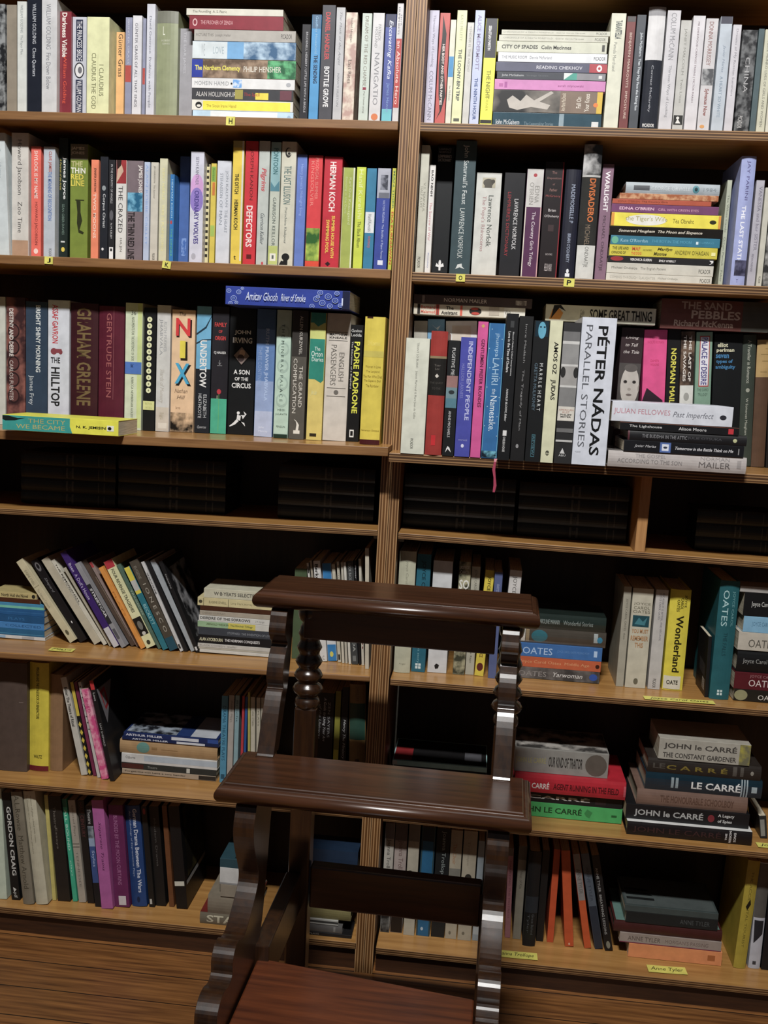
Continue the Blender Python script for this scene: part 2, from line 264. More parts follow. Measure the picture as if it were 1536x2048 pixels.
(548.3,64,1646,20.4,207.7,134,0,'#b1bbc6','pale blue white paperback with painted top shadow, 16th upright from left, top shelf, right bookcase',31,[('r',0,12.2,0,1,'#4a4a58'),('t','Javier Marías',47.7,93.8,.5,.28,'#8a97a8','I'),('t','A HEART SO WHITE',100.8,170.7,.5,.26,'#8496a8')],{}),  # dark band at the head is the upper shelf's shadow, painted on
(569.5,71.1,1646.1,14.5,196.7,126.9,0,'#c3c1c8','white paperback with thin grey title, 17th upright from left, top shelf, right bookcase',31,[('t','Dreams of My Russian Summers',7,121.1,.5,.36,'#8a8790')],{}),
(593.7,75.6,1646.1,25.7,189.7,122.4,0,'n#232427,#6c6e70,70','black mottled photo paperback, 18th upright from left, top shelf, right bookcase',31,[('t','PICADOR',146.4,167.5,.35,.3,'#c6c6c6'),('t','CHINA',46.1,106.6,.5,.3,'#a8a8aa')],{}),
(612.9,74.4,1646.1,9.7,191.7,123.6,0,'#4d5f64','slim dark teal paperback, 19th upright from left, top shelf, right bookcase',31,[],{}),
(626.6,74.8,1646.1,14.4,191,123.2,0,'#c2c2ac','cream paperback with spaced grey capitals, 20th upright from left, top shelf, right bookcase',31,[('t','ALICE MUNRO LIVES OF GIRLS AND WOMEN',19.4,165.8,.5,.3,'#77776c')],{}),
(642.7,73.3,1646.1,14.8,193.3,124.7,0,'#c9c8b8','cream paperback at the frame edge, 21st upright from left, top shelf, right bookcase',31,[],{}),
(-778,40.1,1384.9,24.8,229.3,147.9,-2.415,'#c6cfd1','pale blue paperback leaning outward, 1st upright from left, second shelf, left bookcase',26,[('t','Kazuo Ishiguro',29.4,82.3,.5,.3,'#99a6ac')],{}),
(-748.7,50,1384.6,33.5,232.6,146,0,'#cac6bf','thick white paperback with large dark title, 2nd upright from left, second shelf, left bookcase',26,[('t','Howard Jacobson   Zoo Time',12.5,185.4,.45,.34,'#4a4745'),('r',199.6,229.3,0,1,'#b08c70')],{}),
(-718.2,53.1,1384.7,19.6,209.2,134.9,0,'#e8685a','coral red paperback, 3rd upright from left, second shelf, left bookcase',26,[('t','SHYLOCK IS MY NAME',7.7,96.4,.5,.36,'#f0cfc6','B'),('t','HOWARD JACOBSON',102.8,183.7,.5,.34,'#6e2a28'),('o',190.2,200.5,.5,.45,'#f0cfc6')],{}),
(-691.7,53,1384.8,22.7,209.3,135,0,'#b4bcc6','pale grey-blue paperback, 4th upright from left, second shelf, left bookcase',26,[('t','CLIVE JAMES',8.4,46.3,.55,.34,'#b0615c','B'),('t','THE MEANING OF RECOGNITION',46.3,137.1,.55,.34,'#5f7cb4','B'),('t','PICADOR',189.4,203.6,.6,.24,'#6c7078')],{}),
(-671,70,1384.9,17.9,229.8,126,0,'#1c2824','dark green paperback with white bold name, 5th upright from left, second shelf, left bookcase',26,[('t','James Joyce',35.1,114.2,.62,.42,'#e0e2e0','B'),('t','A Portrait of the Artist',38.9,97.5,.2,.2,'#b9a83c','I'),('t','SEAN GIBER DAVIES',123.2,181.2,.5,.26,'#6c8478'),('r',192.9,196,.25,.7,'#c6cac8'),('o',204.6,213.7,.5,.4,'#d8c038')],{}),
(-639.6,70,1385,35.3,219.2,126,0,'#74862a','olive green paperback with soldier silhouette, 6th upright from left, second shelf, left bookcase',26,[('r',0,28.6,0,1,'#6e6a52'),('h','JAMES',5.1,12.2,.42,.76,'#d0cbb4','B'),('h','JONES',13.7,20.3,.42,.76,'#d0cbb4','B'),('h','THE',31.9,42.1,.38,.64,'#b8b47c','B'),('h','THIN',43.8,54.5,.45,.82,'#e8e6d8','B'),('h','RED',55.8,66,.4,.72,'#dccb3c','B'),('h','LINE',67.3,78.2,.42,.76,'#dccb3c','B'),('p',[(103.3,.35),(106.4,.6),(126.9,.6),(142.4,.7),(160.4,.55),(164.3,.8),(168.2,.75),(165.6,.5),(147.5,.4),(126.9,.42)],'#2c3014'),('r',103.3,105.3,.3,.8,'#2c3014')],{}),  # brownish top band paints in the shadow of the shelf above
(-606,65.4,1385.1,14.8,190.1,122.6,0,'#e8825e','slim orange paperback, 7th upright from left, second shelf, left bookcase',26,[('t','JENNIFER JOHNSTON',14.7,59.1,.5,.36,'#4a2c24','B'),('t','TWO MOONS',61.7,146.3,.5,.4,'#f2c8b4','B')],{}),
(-586.4,61.7,1385.2,15.3,195.8,126.3,0,'#20232b','black paperback with white title and pale ring, 8th upright from left, second shelf, left bookcase',26,[('o',53.6,63,.5,.5,'#8f989c'),('t','Corpus Christi',68.8,131.8,.5,.42,'#dfe2e4'),('o',169.9,175.1,.4,.3,'#d6d6d8')],{}),
(-572.3,64.9,1385.2,12,190.8,123.1,0,'#242428','slim black paperback with white foot label, 9th upright from left, second shelf, left bookcase',26,[('t','IN THE COUNTRY OF ANGELS',8.4,80.7,.5,.34,'#b9b9bc'),('o',93.4,112.6,.5,.6,'#5c5c62'),('t','N M KELBY',117.7,147.3,.5,.3,'#c6c6c8'),('r',162.7,186,.2,.85,'#e2e2e2'),('r',165.3,170.5,.35,.7,'#2c2c2e')],{}),
(-553.4,65,1385.3,20.7,190.8,123,0,'#d3d2ce','white paperback with red picture at top, 10th upright from left, second shelf, left bookcase',26,[('r',0,43.2,0,1,'#9c3034'),('p',[(0,.2),(10.3,.55),(20.4,.7),(40.6,.1),(43.2,.02)],'#c8a890'),('p',[(0,.05),(0,.5),(10.3,.45),(17.9,.1)],'#2c1a18'),('t','THE CRAZED',48.2,135,.45,.42,'#3f3c3c'),('t','HA JIN',145.2,171,.5,.28,'#77736f')],{}),
(-525.8,65.2,1385.4,30.8,190.4,122.8,0,'#77696f','mauve paperback with blue picture block, 11th upright from left, second shelf, left bookcase',26,[('t','JAMES JONES',7.9,59.2,.8,.3,'#e2dcd8','B'),('r',58.9,94,0,1,'n#275f80,#79b4cf,60'),('t','THE THIN RED LINE',95.3,183.8,.28,.42,'#241e20','B')],{}),
(-503.2,66.1,1385.4,11.1,189,121.9,0,'#aebbd4','slim pale blue paperback, 12th upright from left, second shelf, left bookcase',26,[('t','ALAIN ROBBE-GRILLET',4.4,154.4,.5,.4,'#8aa6d8')],{}),
(-488.1,66.2,1385.5,14.6,188.8,121.8,0,'#c4bfb2','cream paperback with small dark title, 13th upright from left, second shelf, left bookcase',26,[('t','JIM HARRISON  The Summer',6.4,67,.45,.28,'#6c665c'),('t','PICADOR',169.2,182.1,.5,.34,'#44403a')],{}),
(-469.3,61.9,1385.6,15.1,195.4,126.1,0,'#c8c6a6','pale straw paperback with yellow title, 14th upright from left, second shelf, left bookcase',26,[('t','KENT HARUF   THIS IS PLAINSONG',18.4,170.5,.5,.3,'#e0d890')],{}),
(-457.2,78.4,1385.6,8.2,169.9,109.6,0,'#2772b2','short blue paperback with green title, 15th upright from left, second shelf, left bookcase',26,[('t','HERMAN KOCH',9.5,81.3,.5,.36,'#a8cfe4'),('o',85.9,93.1,.4,.5,'#b03c40'),('t','THE DINNER',101.3,154.2,.5,.38,'#56b07c')],{}),
(-442.9,110,1385.7,19.6,209.8,86,0,'#4466a6','plain blue paperback, 16th upright from left, second shelf, left bookcase',26,[('r',154.7,188.8,.3,.8,'n#4466a6,#7c98cc,160')],{}),
(-400.2,50,1385.8,25.5,207.3,133.7,0,'#c8c9d8','white paperback with purple cloud, 17th upright from left, second shelf, left bookcase',26,[('o',40.6,90.5,.5,1,'#cf9fd4'),('o',65.5,110.6,.5,1,'#8d78c4'),('t','SETH KANTNER',9.6,60.5,.5,.24,'#6c6a7c'),('t','ORDINARY WOLVES',71,169.2,.5,.36,'#4a3f88','B'),('o',186.4,197.9,.35,.34,'#a8a8b4')],{}),
(-383.7,66.4,1385.9,6.7,188.5,121.6,0,'#cfc694','very slim cream paperback, black diagonal stripes, 18th upright from left, second shelf, left bookcase',26,[('r',0,4.9,.1,.8,'#26241e'),('r',10.9,15.9,.1,.8,'#26241e'),('r',22,27,.1,.8,'#26241e'),('r',33,38,.1,.8,'#26241e'),('r',44.1,49.1,.1,.8,'#26241e'),('r',55.1,60.2,.1,.8,'#26241e'),('r',66.2,71.3,.1,.8,'#26241e'),('r',77.3,82.4,.1,.8,'#26241e'),('r',88.5,93.5,.1,.8,'#26241e'),('r',99.6,104.7,.1,.8,'#26241e'),('r',110.8,115.9,.1,.8,'#26241e'),('r',122,127.1,.1,.8,'#26241e'),('r',133.2,138.3,.1,.8,'#26241e'),('r',144.4,149.5,.1,.8,'#26241e'),('r',155.6,160.7,.1,.8,'#26241e'),('r',166.9,172,.1,.8,'#26241e')],{}),
(-372.8,65.7,1385.9,10.1,189.7,122.3,0,'#cfba3a','slim yellow paperback with green top, 19th upright from left, second shelf, left bookcase',26,[('r',5.9,33.4,.1,.9,'#7fa83c'),('t','Garrison',8.4,30.9,.5,.4,'#3c5c1c'),('r',34.7,58.6,.3,.8,'#c8742c'),('r',114.2,134.5,.1,.9,'#9cb84a')],{}),
(-351.6,62.6,1386,26.7,194.4,125.4,0,'#c8ccd6','white paperback with two lines of grey capitals, 20th upright from left, second shelf, left bookcase',26,[('t','JON KALMAN',18.1,84.5,.7,.22,'#8c939e'),('t','THE HEART',89.5,132.5,.7,.22,'#8c939e'),('t','STEFANSSON',23,68.1,.32,.22,'#8c939e'),('t','OF MAN',71.9,117.3,.32,.22,'#8c939e')],{}),
(-320.3,45,1386.1,21.1,227.6,146.8,0,'#dfc22e','tall yellow paperback with white edges, 21st upright from left, second shelf, left bookcase',26,[('r',0,218.7,.82,1,'#d0d0c6'),('r',0,12,0,.82,'#a8a060'),('t','THE DITCH',59.3,96,.4,.36,'#2c2814','B'),('t','HERMAN KOCH',106.4,160.8,.4,.36,'#2c2814','B'),('h','t',208.6,216.2,.4,.2,'#2c2814','B')],{}),
(-295.2,45,1386.2,23.7,227.7,146.9,0,'#c92a36','tall red paperback with white bold title, 22nd upright from left, second shelf, left bookcase',26,[('t','JOSEPH KANON',14,106.5,.5,.34,'#5c1418'),('t','DEFECTORS',116.5,192.3,.45,.5,'#ecdcd8','B'),('r',205.9,214.2,.3,.7,'#5c1418')],{}),
(-271.2,45,1386.3,20.4,228.4,147.3,0,'#b4bbb6','tall grey-white paperback with red script, 23rd upright from left, second shelf, left bookcase',26,[('t','Pilgrims',48.4,90.8,.45,.56,'#c0404a','IB'),('t','Garrison Keillor',130.5,187.5,.5,.36,'#3c444c','I'),('o',219,225.3,.6,.2,'#c0404a')],{}),
(-249.3,45,1386.3,18.6,227,146.4,0,'#b8beb0','tall paperback, teal top and grey foot, 24th upright from left, second shelf, left bookcase',26,[('r',0,88.3,0,1,'#86aeb4'),('p',[(71.1,.05),(80.9,.45),(68.6,.95),(88.3,.98),(88.3,.02)],'#4f8494'),('t','PONTOON',10.9,57.5,.5,.5,'#35686e','B'),('t','GARRISON KEILLOR',99.5,187.9,.5,.34,'#55605c'),('r',187.9,221.9,0,1,'#b6c26c'),('r',201.7,215.6,.2,.8,'#dcdcd0'),('r',205,211.8,.4,.6,'#55605c')],{}),
(-224.7,45,1386.5,27.2,228.5,147.4,0,'#c6c4b2','tall cream paperback with black head silhouette, 25th upright from left, second shelf, left bookcase',26,[('o',10.5,28.8,.45,.42,'#2c2a28'),('o',12,24.7,.5,.34,'#c6c4b2'),('o',19.1,24,.5,.2,'#2c2a28'),('t','THE LAST ILLUSION',43.5,112.6,.45,.5,'#4a6c6c'),('t','Porochista Khakpour',118.8,184.8,.4,.22,'#66706c'),('o',202.3,215.6,.5,.55,'#171615'),('r',213.6,223.7,.35,.65,'#171615'),('p',[(223.7,.05),(216.1,.2),(217.4,.4),(223.7,.6)],'#171615')],{}),
(-201,53.8,1386.5,18.3,208,134.2,0,'#607ac2','periwinkle blue paperback, 26th upright from left, second shelf, left bookcase',26,[('t',"Henry James's Midnight Song",17.1,111.1,.5,.34,'#8fa8e4')],{}),
(-175.8,54.4,1386.6,26.9,207.2,133.6,0,'#d6383e','red paperback with leafy green picture, 27th upright from left, second shelf, left bookcase',26,[('t','PRODIGAL SUMMER',4.4,79.6,.62,.22,'#e8867c'),('t','KINGSOLVER',10.5,92,.32,.22,'#e8867c'),('r',131.8,192.1,0,1,'n#2c5c28,#b8d060,26'),('r',192.6,202.1,0,1,'#d8452c')],{}),
(-142.3,55.3,1386.8,33.8,205.8,132.7,0,'#c02236','wide crimson paperback, 28th upright from left, second shelf, left bookcase',26,[('t','HERMAN KOCH',9.2,98.8,.5,.34,'#ecdcd8','B'),('t','SUMMER HOUSE WITH',106.8,183.8,.62,.18,'#e8c83c','B'),('t','SWIMMING POOL',114.2,175.5,.32,.18,'#e8c83c','B'),('v',190.6,199.4,.4,.3,'#2c1014')],{}),
(-113.3,66,1386.8,22.4,189.2,122,0,'#9cab48','olive green paperback with white edges, 29th upright from left, second shelf, left bookcase',26,[('r',0,183.2,0,.05,'#cfd2c0'),('r',0,183.2,.86,1,'#d6d8cc'),('t','Karl Ove Knausgaard',18.1,103.1,.6,.26,'#cdd6a0'),('t','Dancing in the Dark',16.9,83.9,.28,.22,'#c0ca90')],{}),
(-90.3,65.1,1386.9,17.4,190.5,122.9,0,'#c0d028','lime green paperback with black title, 30th upright from left, second shelf, left bookcase',26,[('t','Hanif Kureishi',4.2,93.4,.5,.44,'#dfe6a0'),('t','The Black Album',98.4,146.4,.5,.36,'#3c4418')],{}),
(-70.7,65.9,1387,18.2,189.2,122.1,0,'#2b7aa0','teal blue paperback with white block, 31st upright from left, second shelf, left bookcase',26,[('r',79.4,117.6,0,1,'#d6dadc'),('t','Hanif Kureishi',83.4,115.1,.5,.36,'#2c3036'),('t','Intimacy',123.8,145.1,.5,.4,'#d0605c')],{}),
(-47.2,65.6,1387.1,24.9,189.7,122.4,0,'#36489c','royal blue paperback with grey castle picture, 32nd upright from left, second shelf, left bookcase',26,[('r',0,53.9,0,1,'#a8abb8'),('r',11.9,39.1,.25,.8,'n#3a3d48,#8a8d9a,90'),('r',44,53.9,.15,.95,'#6c6f7c'),('t','VICTOR PELEVIN  The Buddha of Paper Pantser',57.6,166.2,.55,.2,'#b9c4ea'),('r',167.5,176.3,.3,.7,'#d6daea')],{}),
(-28.8,65.2,1387.1,6.9,190.4,122.8,0,'n#a8b44a,#d2c654,30','yellow green paperback tight against the upright, 33rd upright from left, second shelf, left bookcase',26,[('t','EKA KURNIAWAN',78.8,175,.55,.6,'#c0442c','B'),('t','MAN TIGER',4.8,73.9,.55,.5,'#6c8c4c','B')],{}),
(29.3,39.5,1384.6,15.4,230.2,148.5,0,'#bebdae','slim grey-cream paperback beside the upright, 1st upright from left, second shelf, right bookcase',27,[('t','V.S. NAIPAUL',65.9,118.2,.62,.26,'#8a897c'),('t','HALF A LIFE',73.2,110.9,.3,.24,'#8a897c'),('t','PICADOR',199.2,219,.4,.34,'#44443c')],{}),
(43.1,59.3,1384.6,10.7,199.5,128.7,0,'#d8d6d3','slim white paperback, black and pink lettering, 2nd upright from left, second shelf, right bookcase',27,[('t','BAO NINH',9.2,55.7,.5,.4,'#262424','B'),('t','The Sorrow of War',66.7,136.4,.5,.46,'#c8848c'),('t','Bloomsbury',158.3,185.7,.5,.3,'#7c88b8')],{}),
(64.2,90,1384.7,30.8,239.6,106,0,'#14171a','black paperback with white lily emblem, 3rd upright from left, second shelf, right bookcase',27,[('h','LAWRENCE',3.2,6.9,.45,.74,'#a8aaac'),('h','NORFOLK',8.1,11.8,.45,.74,'#a8aaac'),('h',"LEMPRIERE'S",14.8,20.4,.45,.8,'#c6c8c8','B'),('h','DICTIONARY',21.7,27.3,.45,.8,'#c6c8c8','B'),('o',207.1,219.2,.5,.16,'#e0e0e0'),('p',[(219.2,.24),(212.9,.3),(216.7,.42),(215.4,.58),(212.9,.7),(219.2,.76),(221.3,.5)],'#e0e0e0'),('r',219.7,226.8,.44,.56,'#e0e0e0')],{}),
(103.3,50,1384.7,37.7,241.9,146,0,'#35494f','wide slate teal paperback, tallest in its group, 4th upright from left, second shelf, right bookcase',27,[('t',"John Saturnall's Feast",7,112.3,.5,.3,'#d3d9d8'),('t','LAWRENCE NORFOLK',119.7,209.4,.48,.24,'#c3cac8'),('p',[(220.5,.4),(218.8,.6),(224.2,.62),(228.7,.75),(225.7,.5),(229.2,.3)],'#c6cccc')],{}),
(148,70,1384.8,46.1,190.8,123,0,'#c9cac4','thick white paperback with rhinoceros picture, 5th upright from left, second shelf, right bookcase',27,[('r',8.7,27,.24,.76,'#b4ae98'),('o',10.7,24.6,.48,.42,'#55524a'),('r',20.4,26.8,.33,.63,'#55524a'),('o',11.6,19,.66,.16,'#4a473f'),('t','Lawrence Norfolk',40.5,133.1,.62,.2,'#4a524c'),('t',"The Pope's Rhinoceros",41.7,141.8,.34,.2,'#b08c8c')],{}),
(195.4,64.7,1384.8,37.6,191.2,123.3,0,'#1b1b20','wide black paperback, white and red titles, 6th upright from left, second shelf, right bookcase',27,[('t','LAWRENCE NORFOLK',46.5,137.4,.64,.2,'#d0d0d2'),('t',"LEMPRIÈRE'S DICTIONARY",34.3,149.8,.3,.2,'#a03038')],{}),
(232.1,60.2,1384.9,30.6,198.1,127.8,0,'#54294f','plum paperback with white top panel, 7th upright from left, second shelf, right bookcase',27,[('r',0,67.5,0,1,'#c3c1be'),('o',7.6,14.1,.5,.22,'#a83c44'),('t','EDNA',29.9,60.2,.66,.26,'#8a8884'),('t',"O'BRIEN",23.8,63.4,.34,.26,'#8a8884'),('t','The Country Girls Trilogy',76,174.3,.52,.26,'#e0d6dc'),('r',67.5,192.9,0,.08,'#d6d2c2'),('r',67.5,192.9,.92,1,'#c89c9c')],{}),
(266.5,60,1384.9,33.8,211.8,136,0,'#1a1014','black paperback with dark red edges, 8th upright from left, second shelf, right bookcase',27,[('r',0,206.5,.93,1,'#8c1c28'),('h','The',16.5,21.3,.5,.26,'#8c6460'),('h','Deposition',26.9,31.7,.5,.74,'#8c6460'),('h','of',37.7,41.4,.5,.12,'#8c6460'),('h','Father',47.4,52.2,.5,.4,'#a47870'),('h','McGreevy',58.3,63.6,.5,.78,'#a04c4c'),('h','Brian',83.3,88.2,.5,.4,'#d2cccc'),('h',"O'Doherty",94,99.6,.5,.78,'#d2cccc'),('r',111.8,124,.35,.65,'#3c2c2e'),('h','BOOKS',163.3,166.5,.5,.36,'#b9b0b0'),('h','HELEN MARX',181.8,195.1,.5,.4,'#b9b0b0')],{}),
(300.5,50,1385,27,197.6,130.4,0,'#1d1e2e','black navy hardcover with pale capitals, 9th upright from left, second shelf, right bookcase',27,[('t','MADEMOISELLE P',26.7,94.7,.55,.26,'#a8b4cc'),('t',"BRIAN O'DOHERTY",113.6,164.9,.5,.22,'#a8b4cc'),('o',176.6,184.5,.55,.18,'#dfe4ea'),('r',184.5,190.6,.4,.7,'#dfe4ea')],{'hb':1}),
(330.9,30,1385,32,237.9,157,0,'#343432','dark hardcover, orange title, white foot, 10th upright from left, second shelf, right bookcase',27,[('r',0,53,0,1,'n#2a2b2d,#c4c4c4,28'),('r',53,56.6,0,1,'#b4b4b2'),('t','DIVISADERO',59,135.1,.6,.34,'#d8763c','B'),('r',175.9,235.2,0,1,'#cfd0cc'),('t','MICHAEL',139.9,175.9,.5,.28,'#8a7a68'),('t','ONDAATJE',178.4,214.6,.5,.28,'#6c6c68')],{'hb':1,'g':1}),
(362.1,55,1385,20.2,209.9,135.4,0,'#85657a','mauve paperback with white bold title, 11th upright from left, second shelf, right bookcase',27,[('t','WARLIGHT',12.5,83.9,.5,.42,'#ece6ea','B'),('t','MICHAEL ONDAATJE',91.1,189.7,.45,.34,'#45333f')],{}),
(548.5,50,1529.9,8.5,175.2,113,-90,'#b25238','slim rust orange paperback, 3rd down, second shelf stack, right bookcase',16,[('t',"EDNA O'BRIEN",9.8,48.7,.5,.4,'#8a3820'),('t','The Country Girls',52.3,98.3,.5,.4,'#5c2414')],{}),
(562.4,50,1517.9,15,189.8,124.7,-90,'#74406a','plum paperback with hand lettered title, 4th down, second shelf stack, right bookcase',16,[('t',"EDNA O'BRIEN",14.2,75.9,.5,.36,'#e0b8cc','B'),('t','GIRL WITH GREEN EYES',83.1,155,.45,.28,'#d49cb8')],{}),
(562,50,1393.6,16.7,189.3,123.5,-90,'#c8c6bb','white paperback with faint grey title, 11th down, second shelf stack, right bookcase',16,[('t','COMING THROUGH SLAUGHTER',6.7,88.3,.6,.28,'#a3a298'),('t','Michael Ondaatje',93.2,128.5,.6,.28,'#8a897f'),('t','PICADOR',168,186.7,.55,.44,'#38362f')],{}),
(563.1,50,1411.7,18.8,190.5,123.6,-90,'#c5c3b8','thick white paperback with dark logo, 10th down, second shelf stack, right bookcase',16,[('t','Michael Ondaatje',8.6,54.7,.5,.3,'#66645c'),('t','The English Patient',60.6,106,.5,.3,'#77756c'),('t','PICADOR',164.6,185.6,.45,.4,'#38362f')],{}),
(562.7,50,1427.1,11.5,189,121.9,-90,'#1e1d1f','black paperback with red scrawl, 9th down, second shelf stack, right bookcase',16,[('o',4.2,27.5,.6,.7,'#9c2a30'),('t','VERONICA GUERIN',39.7,78.3,.55,.4,'#e4e2e0','B'),('t',"EMILY O'REILLY",91.5,121.6,.5,.34,'#dcdada','B'),('p',[(180.6,.8),(185.4,.45),(180.6,.2),(183,.2),(187.8,.5),(187.8,.8)],'#e0e0e0')],{}),
(568.2,50,1498.1,24,194.6,125.5,-90,'#e6d826','bright yellow paperback, 5th down, second shelf stack, right bookcase',16,[('r',0,5.4,0,1,'#d8902c'),('o',26.1,98.9,.5,.8,'#dfdfd6'),('t',"the Tiger's Wife",25.6,100.1,.55,.44,'#a39c54'),('t','Téa Obreht',109.8,147.1,.5,.32,'#5c5618'),('o',174.8,186.7,.5,.3,'#2c2a10'),('r',190.3,194.6,0,1,'#d8902c')],{}),
(567.3,50,1443.1,19.7,192.3,124.1,-90,'#c9bd1e','mustard yellow paperback with crowded title, 8th down, second shelf stack, right bookcase',16,[('t','THE LIFE AND',4.9,34.3,.7,.26,'#4a4410','B'),('t','OPINIONS OF',3.7,29.4,.3,.26,'#4a4410','B'),('t','MAF',40.4,55.1,.7,.34,'#d85c24','B'),('t','THE DOG',39.2,57.5,.28,.24,'#d85c24','B'),('t','AND OF HIS FRIEND',59.9,75.8,.6,.16,'#4a4410'),('t','Marilyn',85.5,112.2,.7,.34,'#4a4410','IB'),('t','Monroe',79.4,102.5,.3,.32,'#4a4410','IB'),('t',"ANDREW O'HAGAN",116.6,176.9,.5,.38,'#5c5614'),('r',181.8,189,.3,.6,'#ece69c')],{}),
(573.8,50,1477.8,16,201.2,130.8,-90,'#221f1c','black paperback with cream script title, 6th down, second shelf stack, right bookcase',16,[('t','Somerset Maugham  The Moon and Sixpence',15.9,165,.5,.4,'#d0c9ba','IB')],{'g':1}),
(560.2,50,1539.5,10.2,174.8,112.7,-90,'n#9c5c3c,#c89c78,90','tan brown page edge paperback, 2nd down, second shelf stack, right bookcase',16,[],{}),
(570.1,50,1461.4,16.3,194.5,125.4,-90,'#2b7590','teal blue paperback with round pale badge, 7th down, second shelf stack, right bookcase',16,[('o',1.7,14,.5,.8,'#5ca88c'),('t',"Kate O'Riordan",18.1,66.4,.5,.36,'#9cc8d8'),('t','THE BOY IN THE MOON',73.7,144,.5,.3,'#4fa0bc'),('r',152.4,156.5,.3,.6,'#cfe4ec'),('t','FLAMINGO',158.4,183.7,.5,.24,'#4fa0bc')],{}),
(561.2,50,1554.5,19.2,166,107.1,-90,'#a5afb6','pale grey rounded hardcover, 1st down, second shelf stack, right bookcase',16,[('r',14.1,42.4,.28,.72,'#55585e'),('t','GEORGE ORWELL',45.5,114.6,.5,.36,'#c6cfd4'),('o',118.2,130.2,.5,.7,'#4f8c98'),('o',121.8,127.3,.5,.36,'#1c3c44'),('t','1984',137.4,160,.5,.3,'#8c979e')],{'hb':1}),
(580.7,65.3,1385.3,8.2,190.2,122.7,0,'#aab09c','slim grey green paperback beside a stack, 12th upright from left, second shelf, right bookcase',27,[('t','The White Castle   Orhan Pamuk   Faber',25.3,179.9,.5,.4,'#6c7264')],{}),
(602.9,30,1385.3,24.9,225.5,148.9,0,'#9aa4d4','large lilac blue hardcover, dark figure below, 13th upright from left, second shelf, right bookcase',27,[('t','JAY PARINI',7.8,75.4,.5,.28,'#5c5888'),('t','THE LAST STATION',84.8,198.3,.45,.28,'#e6e8f4','B'),('r',179.3,206.7,.2,1,'n#2c2c40,#5c5c78,60'),('h','T',212.7,218.7,.45,.14,'#5c5888')],{'hb':1}),
(634.4,64.5,1385.3,14.6,191.5,123.5,0,'#adabb6','grey lilac paperback with thin script title, 14th upright from left, second shelf, right bookcase',27,[('t','VANESSA and her SISTER',10.8,123.3,.6,.4,'#7c7888'),('t','PRIYA PARMAR',129.4,160.9,.4,.26,'#7c7888')],{}),
(650.8,71.6,1385.4,9.8,180.5,116.4,0,'#bfbdb0','cream paperback at the frame edge, 15th upright from left, second shelf, right bookcase',27,[('t','PICADOR',157,169.2,.5,.36,'#44423a')],{}),
(664,67.3,1385.4,15.1,187.2,120.7,0,'n#2c2c2e,#a8a8a6,40','black and white photo paperback, cut off, 16th upright from left, second shelf, right bookcase',27,[],{}),
(-808.7,85,1056.3,24.5,254,111,0,'#c3c5bb','grey white paperback at the frame edge, 1st upright from left, ledge shelf, left bookcase',24,[],{}),
(-774.9,85,1056.9,39.2,253.4,111,0,'n#3a2426,#8a5a52,30','maroon ornate paperback with white title, 2nd upright from left, ledge shelf, left bookcase',24,[('o',51.4,81.1,.4,.62,'#2c1c1e'),('o',83.2,113,.4,.62,'#2c1c1e'),('o',115.2,145.1,.4,.62,'#2c1c1e'),('o',147.3,177.3,.4,.62,'#2c1c1e'),('o',179.5,209.7,.4,.62,'#2c1c1e'),('o',54.6,77.8,.4,.5,'#5c3836'),('o',86.5,109.8,.4,.5,'#5c3836'),('o',118.4,141.8,.4,.5,'#5c3836'),('o',150.6,174.1,.4,.5,'#5c3836'),('o',182.8,206.4,.4,.5,'#5c3836'),('t','DESTINY AND DESIRE',21.9,116.3,.28,.22,'#ddd6d0','B'),('t','CARLOS FUENTES',124.4,203.7,.28,.2,'#cfc6bf')],{}),
(-731.5,85,1057.6,44.2,246.5,111,0,'#314256','slate blue paperback with pale title, 3rd upright from left, ledge shelf, left bookcase',24,[('t','BRIGHT SHINY MORNING',7.1,139.1,.58,.22,'#d3d9da','B'),('t','James Frey',145.9,204.7,.25,.26,'#c3cbd0')],{}),
(-685.6,85,1058.3,44,250.5,111,0,'#ccd0db','white paperback, red name and big black title, 4th upright from left, ledge shelf, left bookcase',24,[('t','ASSAF GAVRON',8.9,84.7,.34,.28,'#c23c44','B'),('o',94.1,107,.28,.3,'#8a4048'),('o',96.8,106.2,.6,.18,'#8a4048'),('r',95.4,103.5,.25,.65,'#8a4048'),('h','THE',112.4,123.8,.36,.44,'#202022','B'),('t','HILLTOP',131.9,209.6,.36,.42,'#202022','B')],{}),
(-633.5,85,1059.2,56.2,246.2,111,0,'#3c171e','thick dark maroon hardcover with distressed gilt title, 5th upright from left, ledge shelf, left bookcase',24,[('t','GRAHAM GREENE',9.2,201.9,.5,.52,'#75603a','B'),('r',31.8,37.2,.25,.75,'#3c171e'),('r',78.6,80.5,.2,.8,'#3c171e'),('r',104.2,110.9,.3,.6,'#3c171e'),('r',155.6,162.4,.4,.8,'#3c171e'),('r',170.5,174.6,.2,.55,'#3c171e')],{'hb':1}),
(-490.8,-100,1074.9,28,219.6,100,-90,'#e2de22','teal and yellow paperback lying on the ledge, ledge shelf, left bookcase',3,[('r',0,128.3,0,1,'#2a9a92'),('p',[(122.6,.98),(132.9,.02),(125.2,.02),(120,.98)],'#2a9a92'),('r',123.9,125.2,0,1,'#2a9a92'),('t','THE CITY',48.8,120,.68,.28,'#b4ac68'),('t','WE BECAME',26.1,118.8,.3,.28,'#b4ac68'),('p',[(0,.95),(11,.95),(29.2,.82),(43.6,.86),(24,.66),(5.8,.62),(0,.7)],'#16201e'),('t','N. K. JEMISIN',140.2,195.9,.45,.22,'#1c2018','B'),('r',198.4,211.2,.3,.66,'#e4e4d6'),('o',199.7,206.9,.47,.22,'#14140f')],{}),
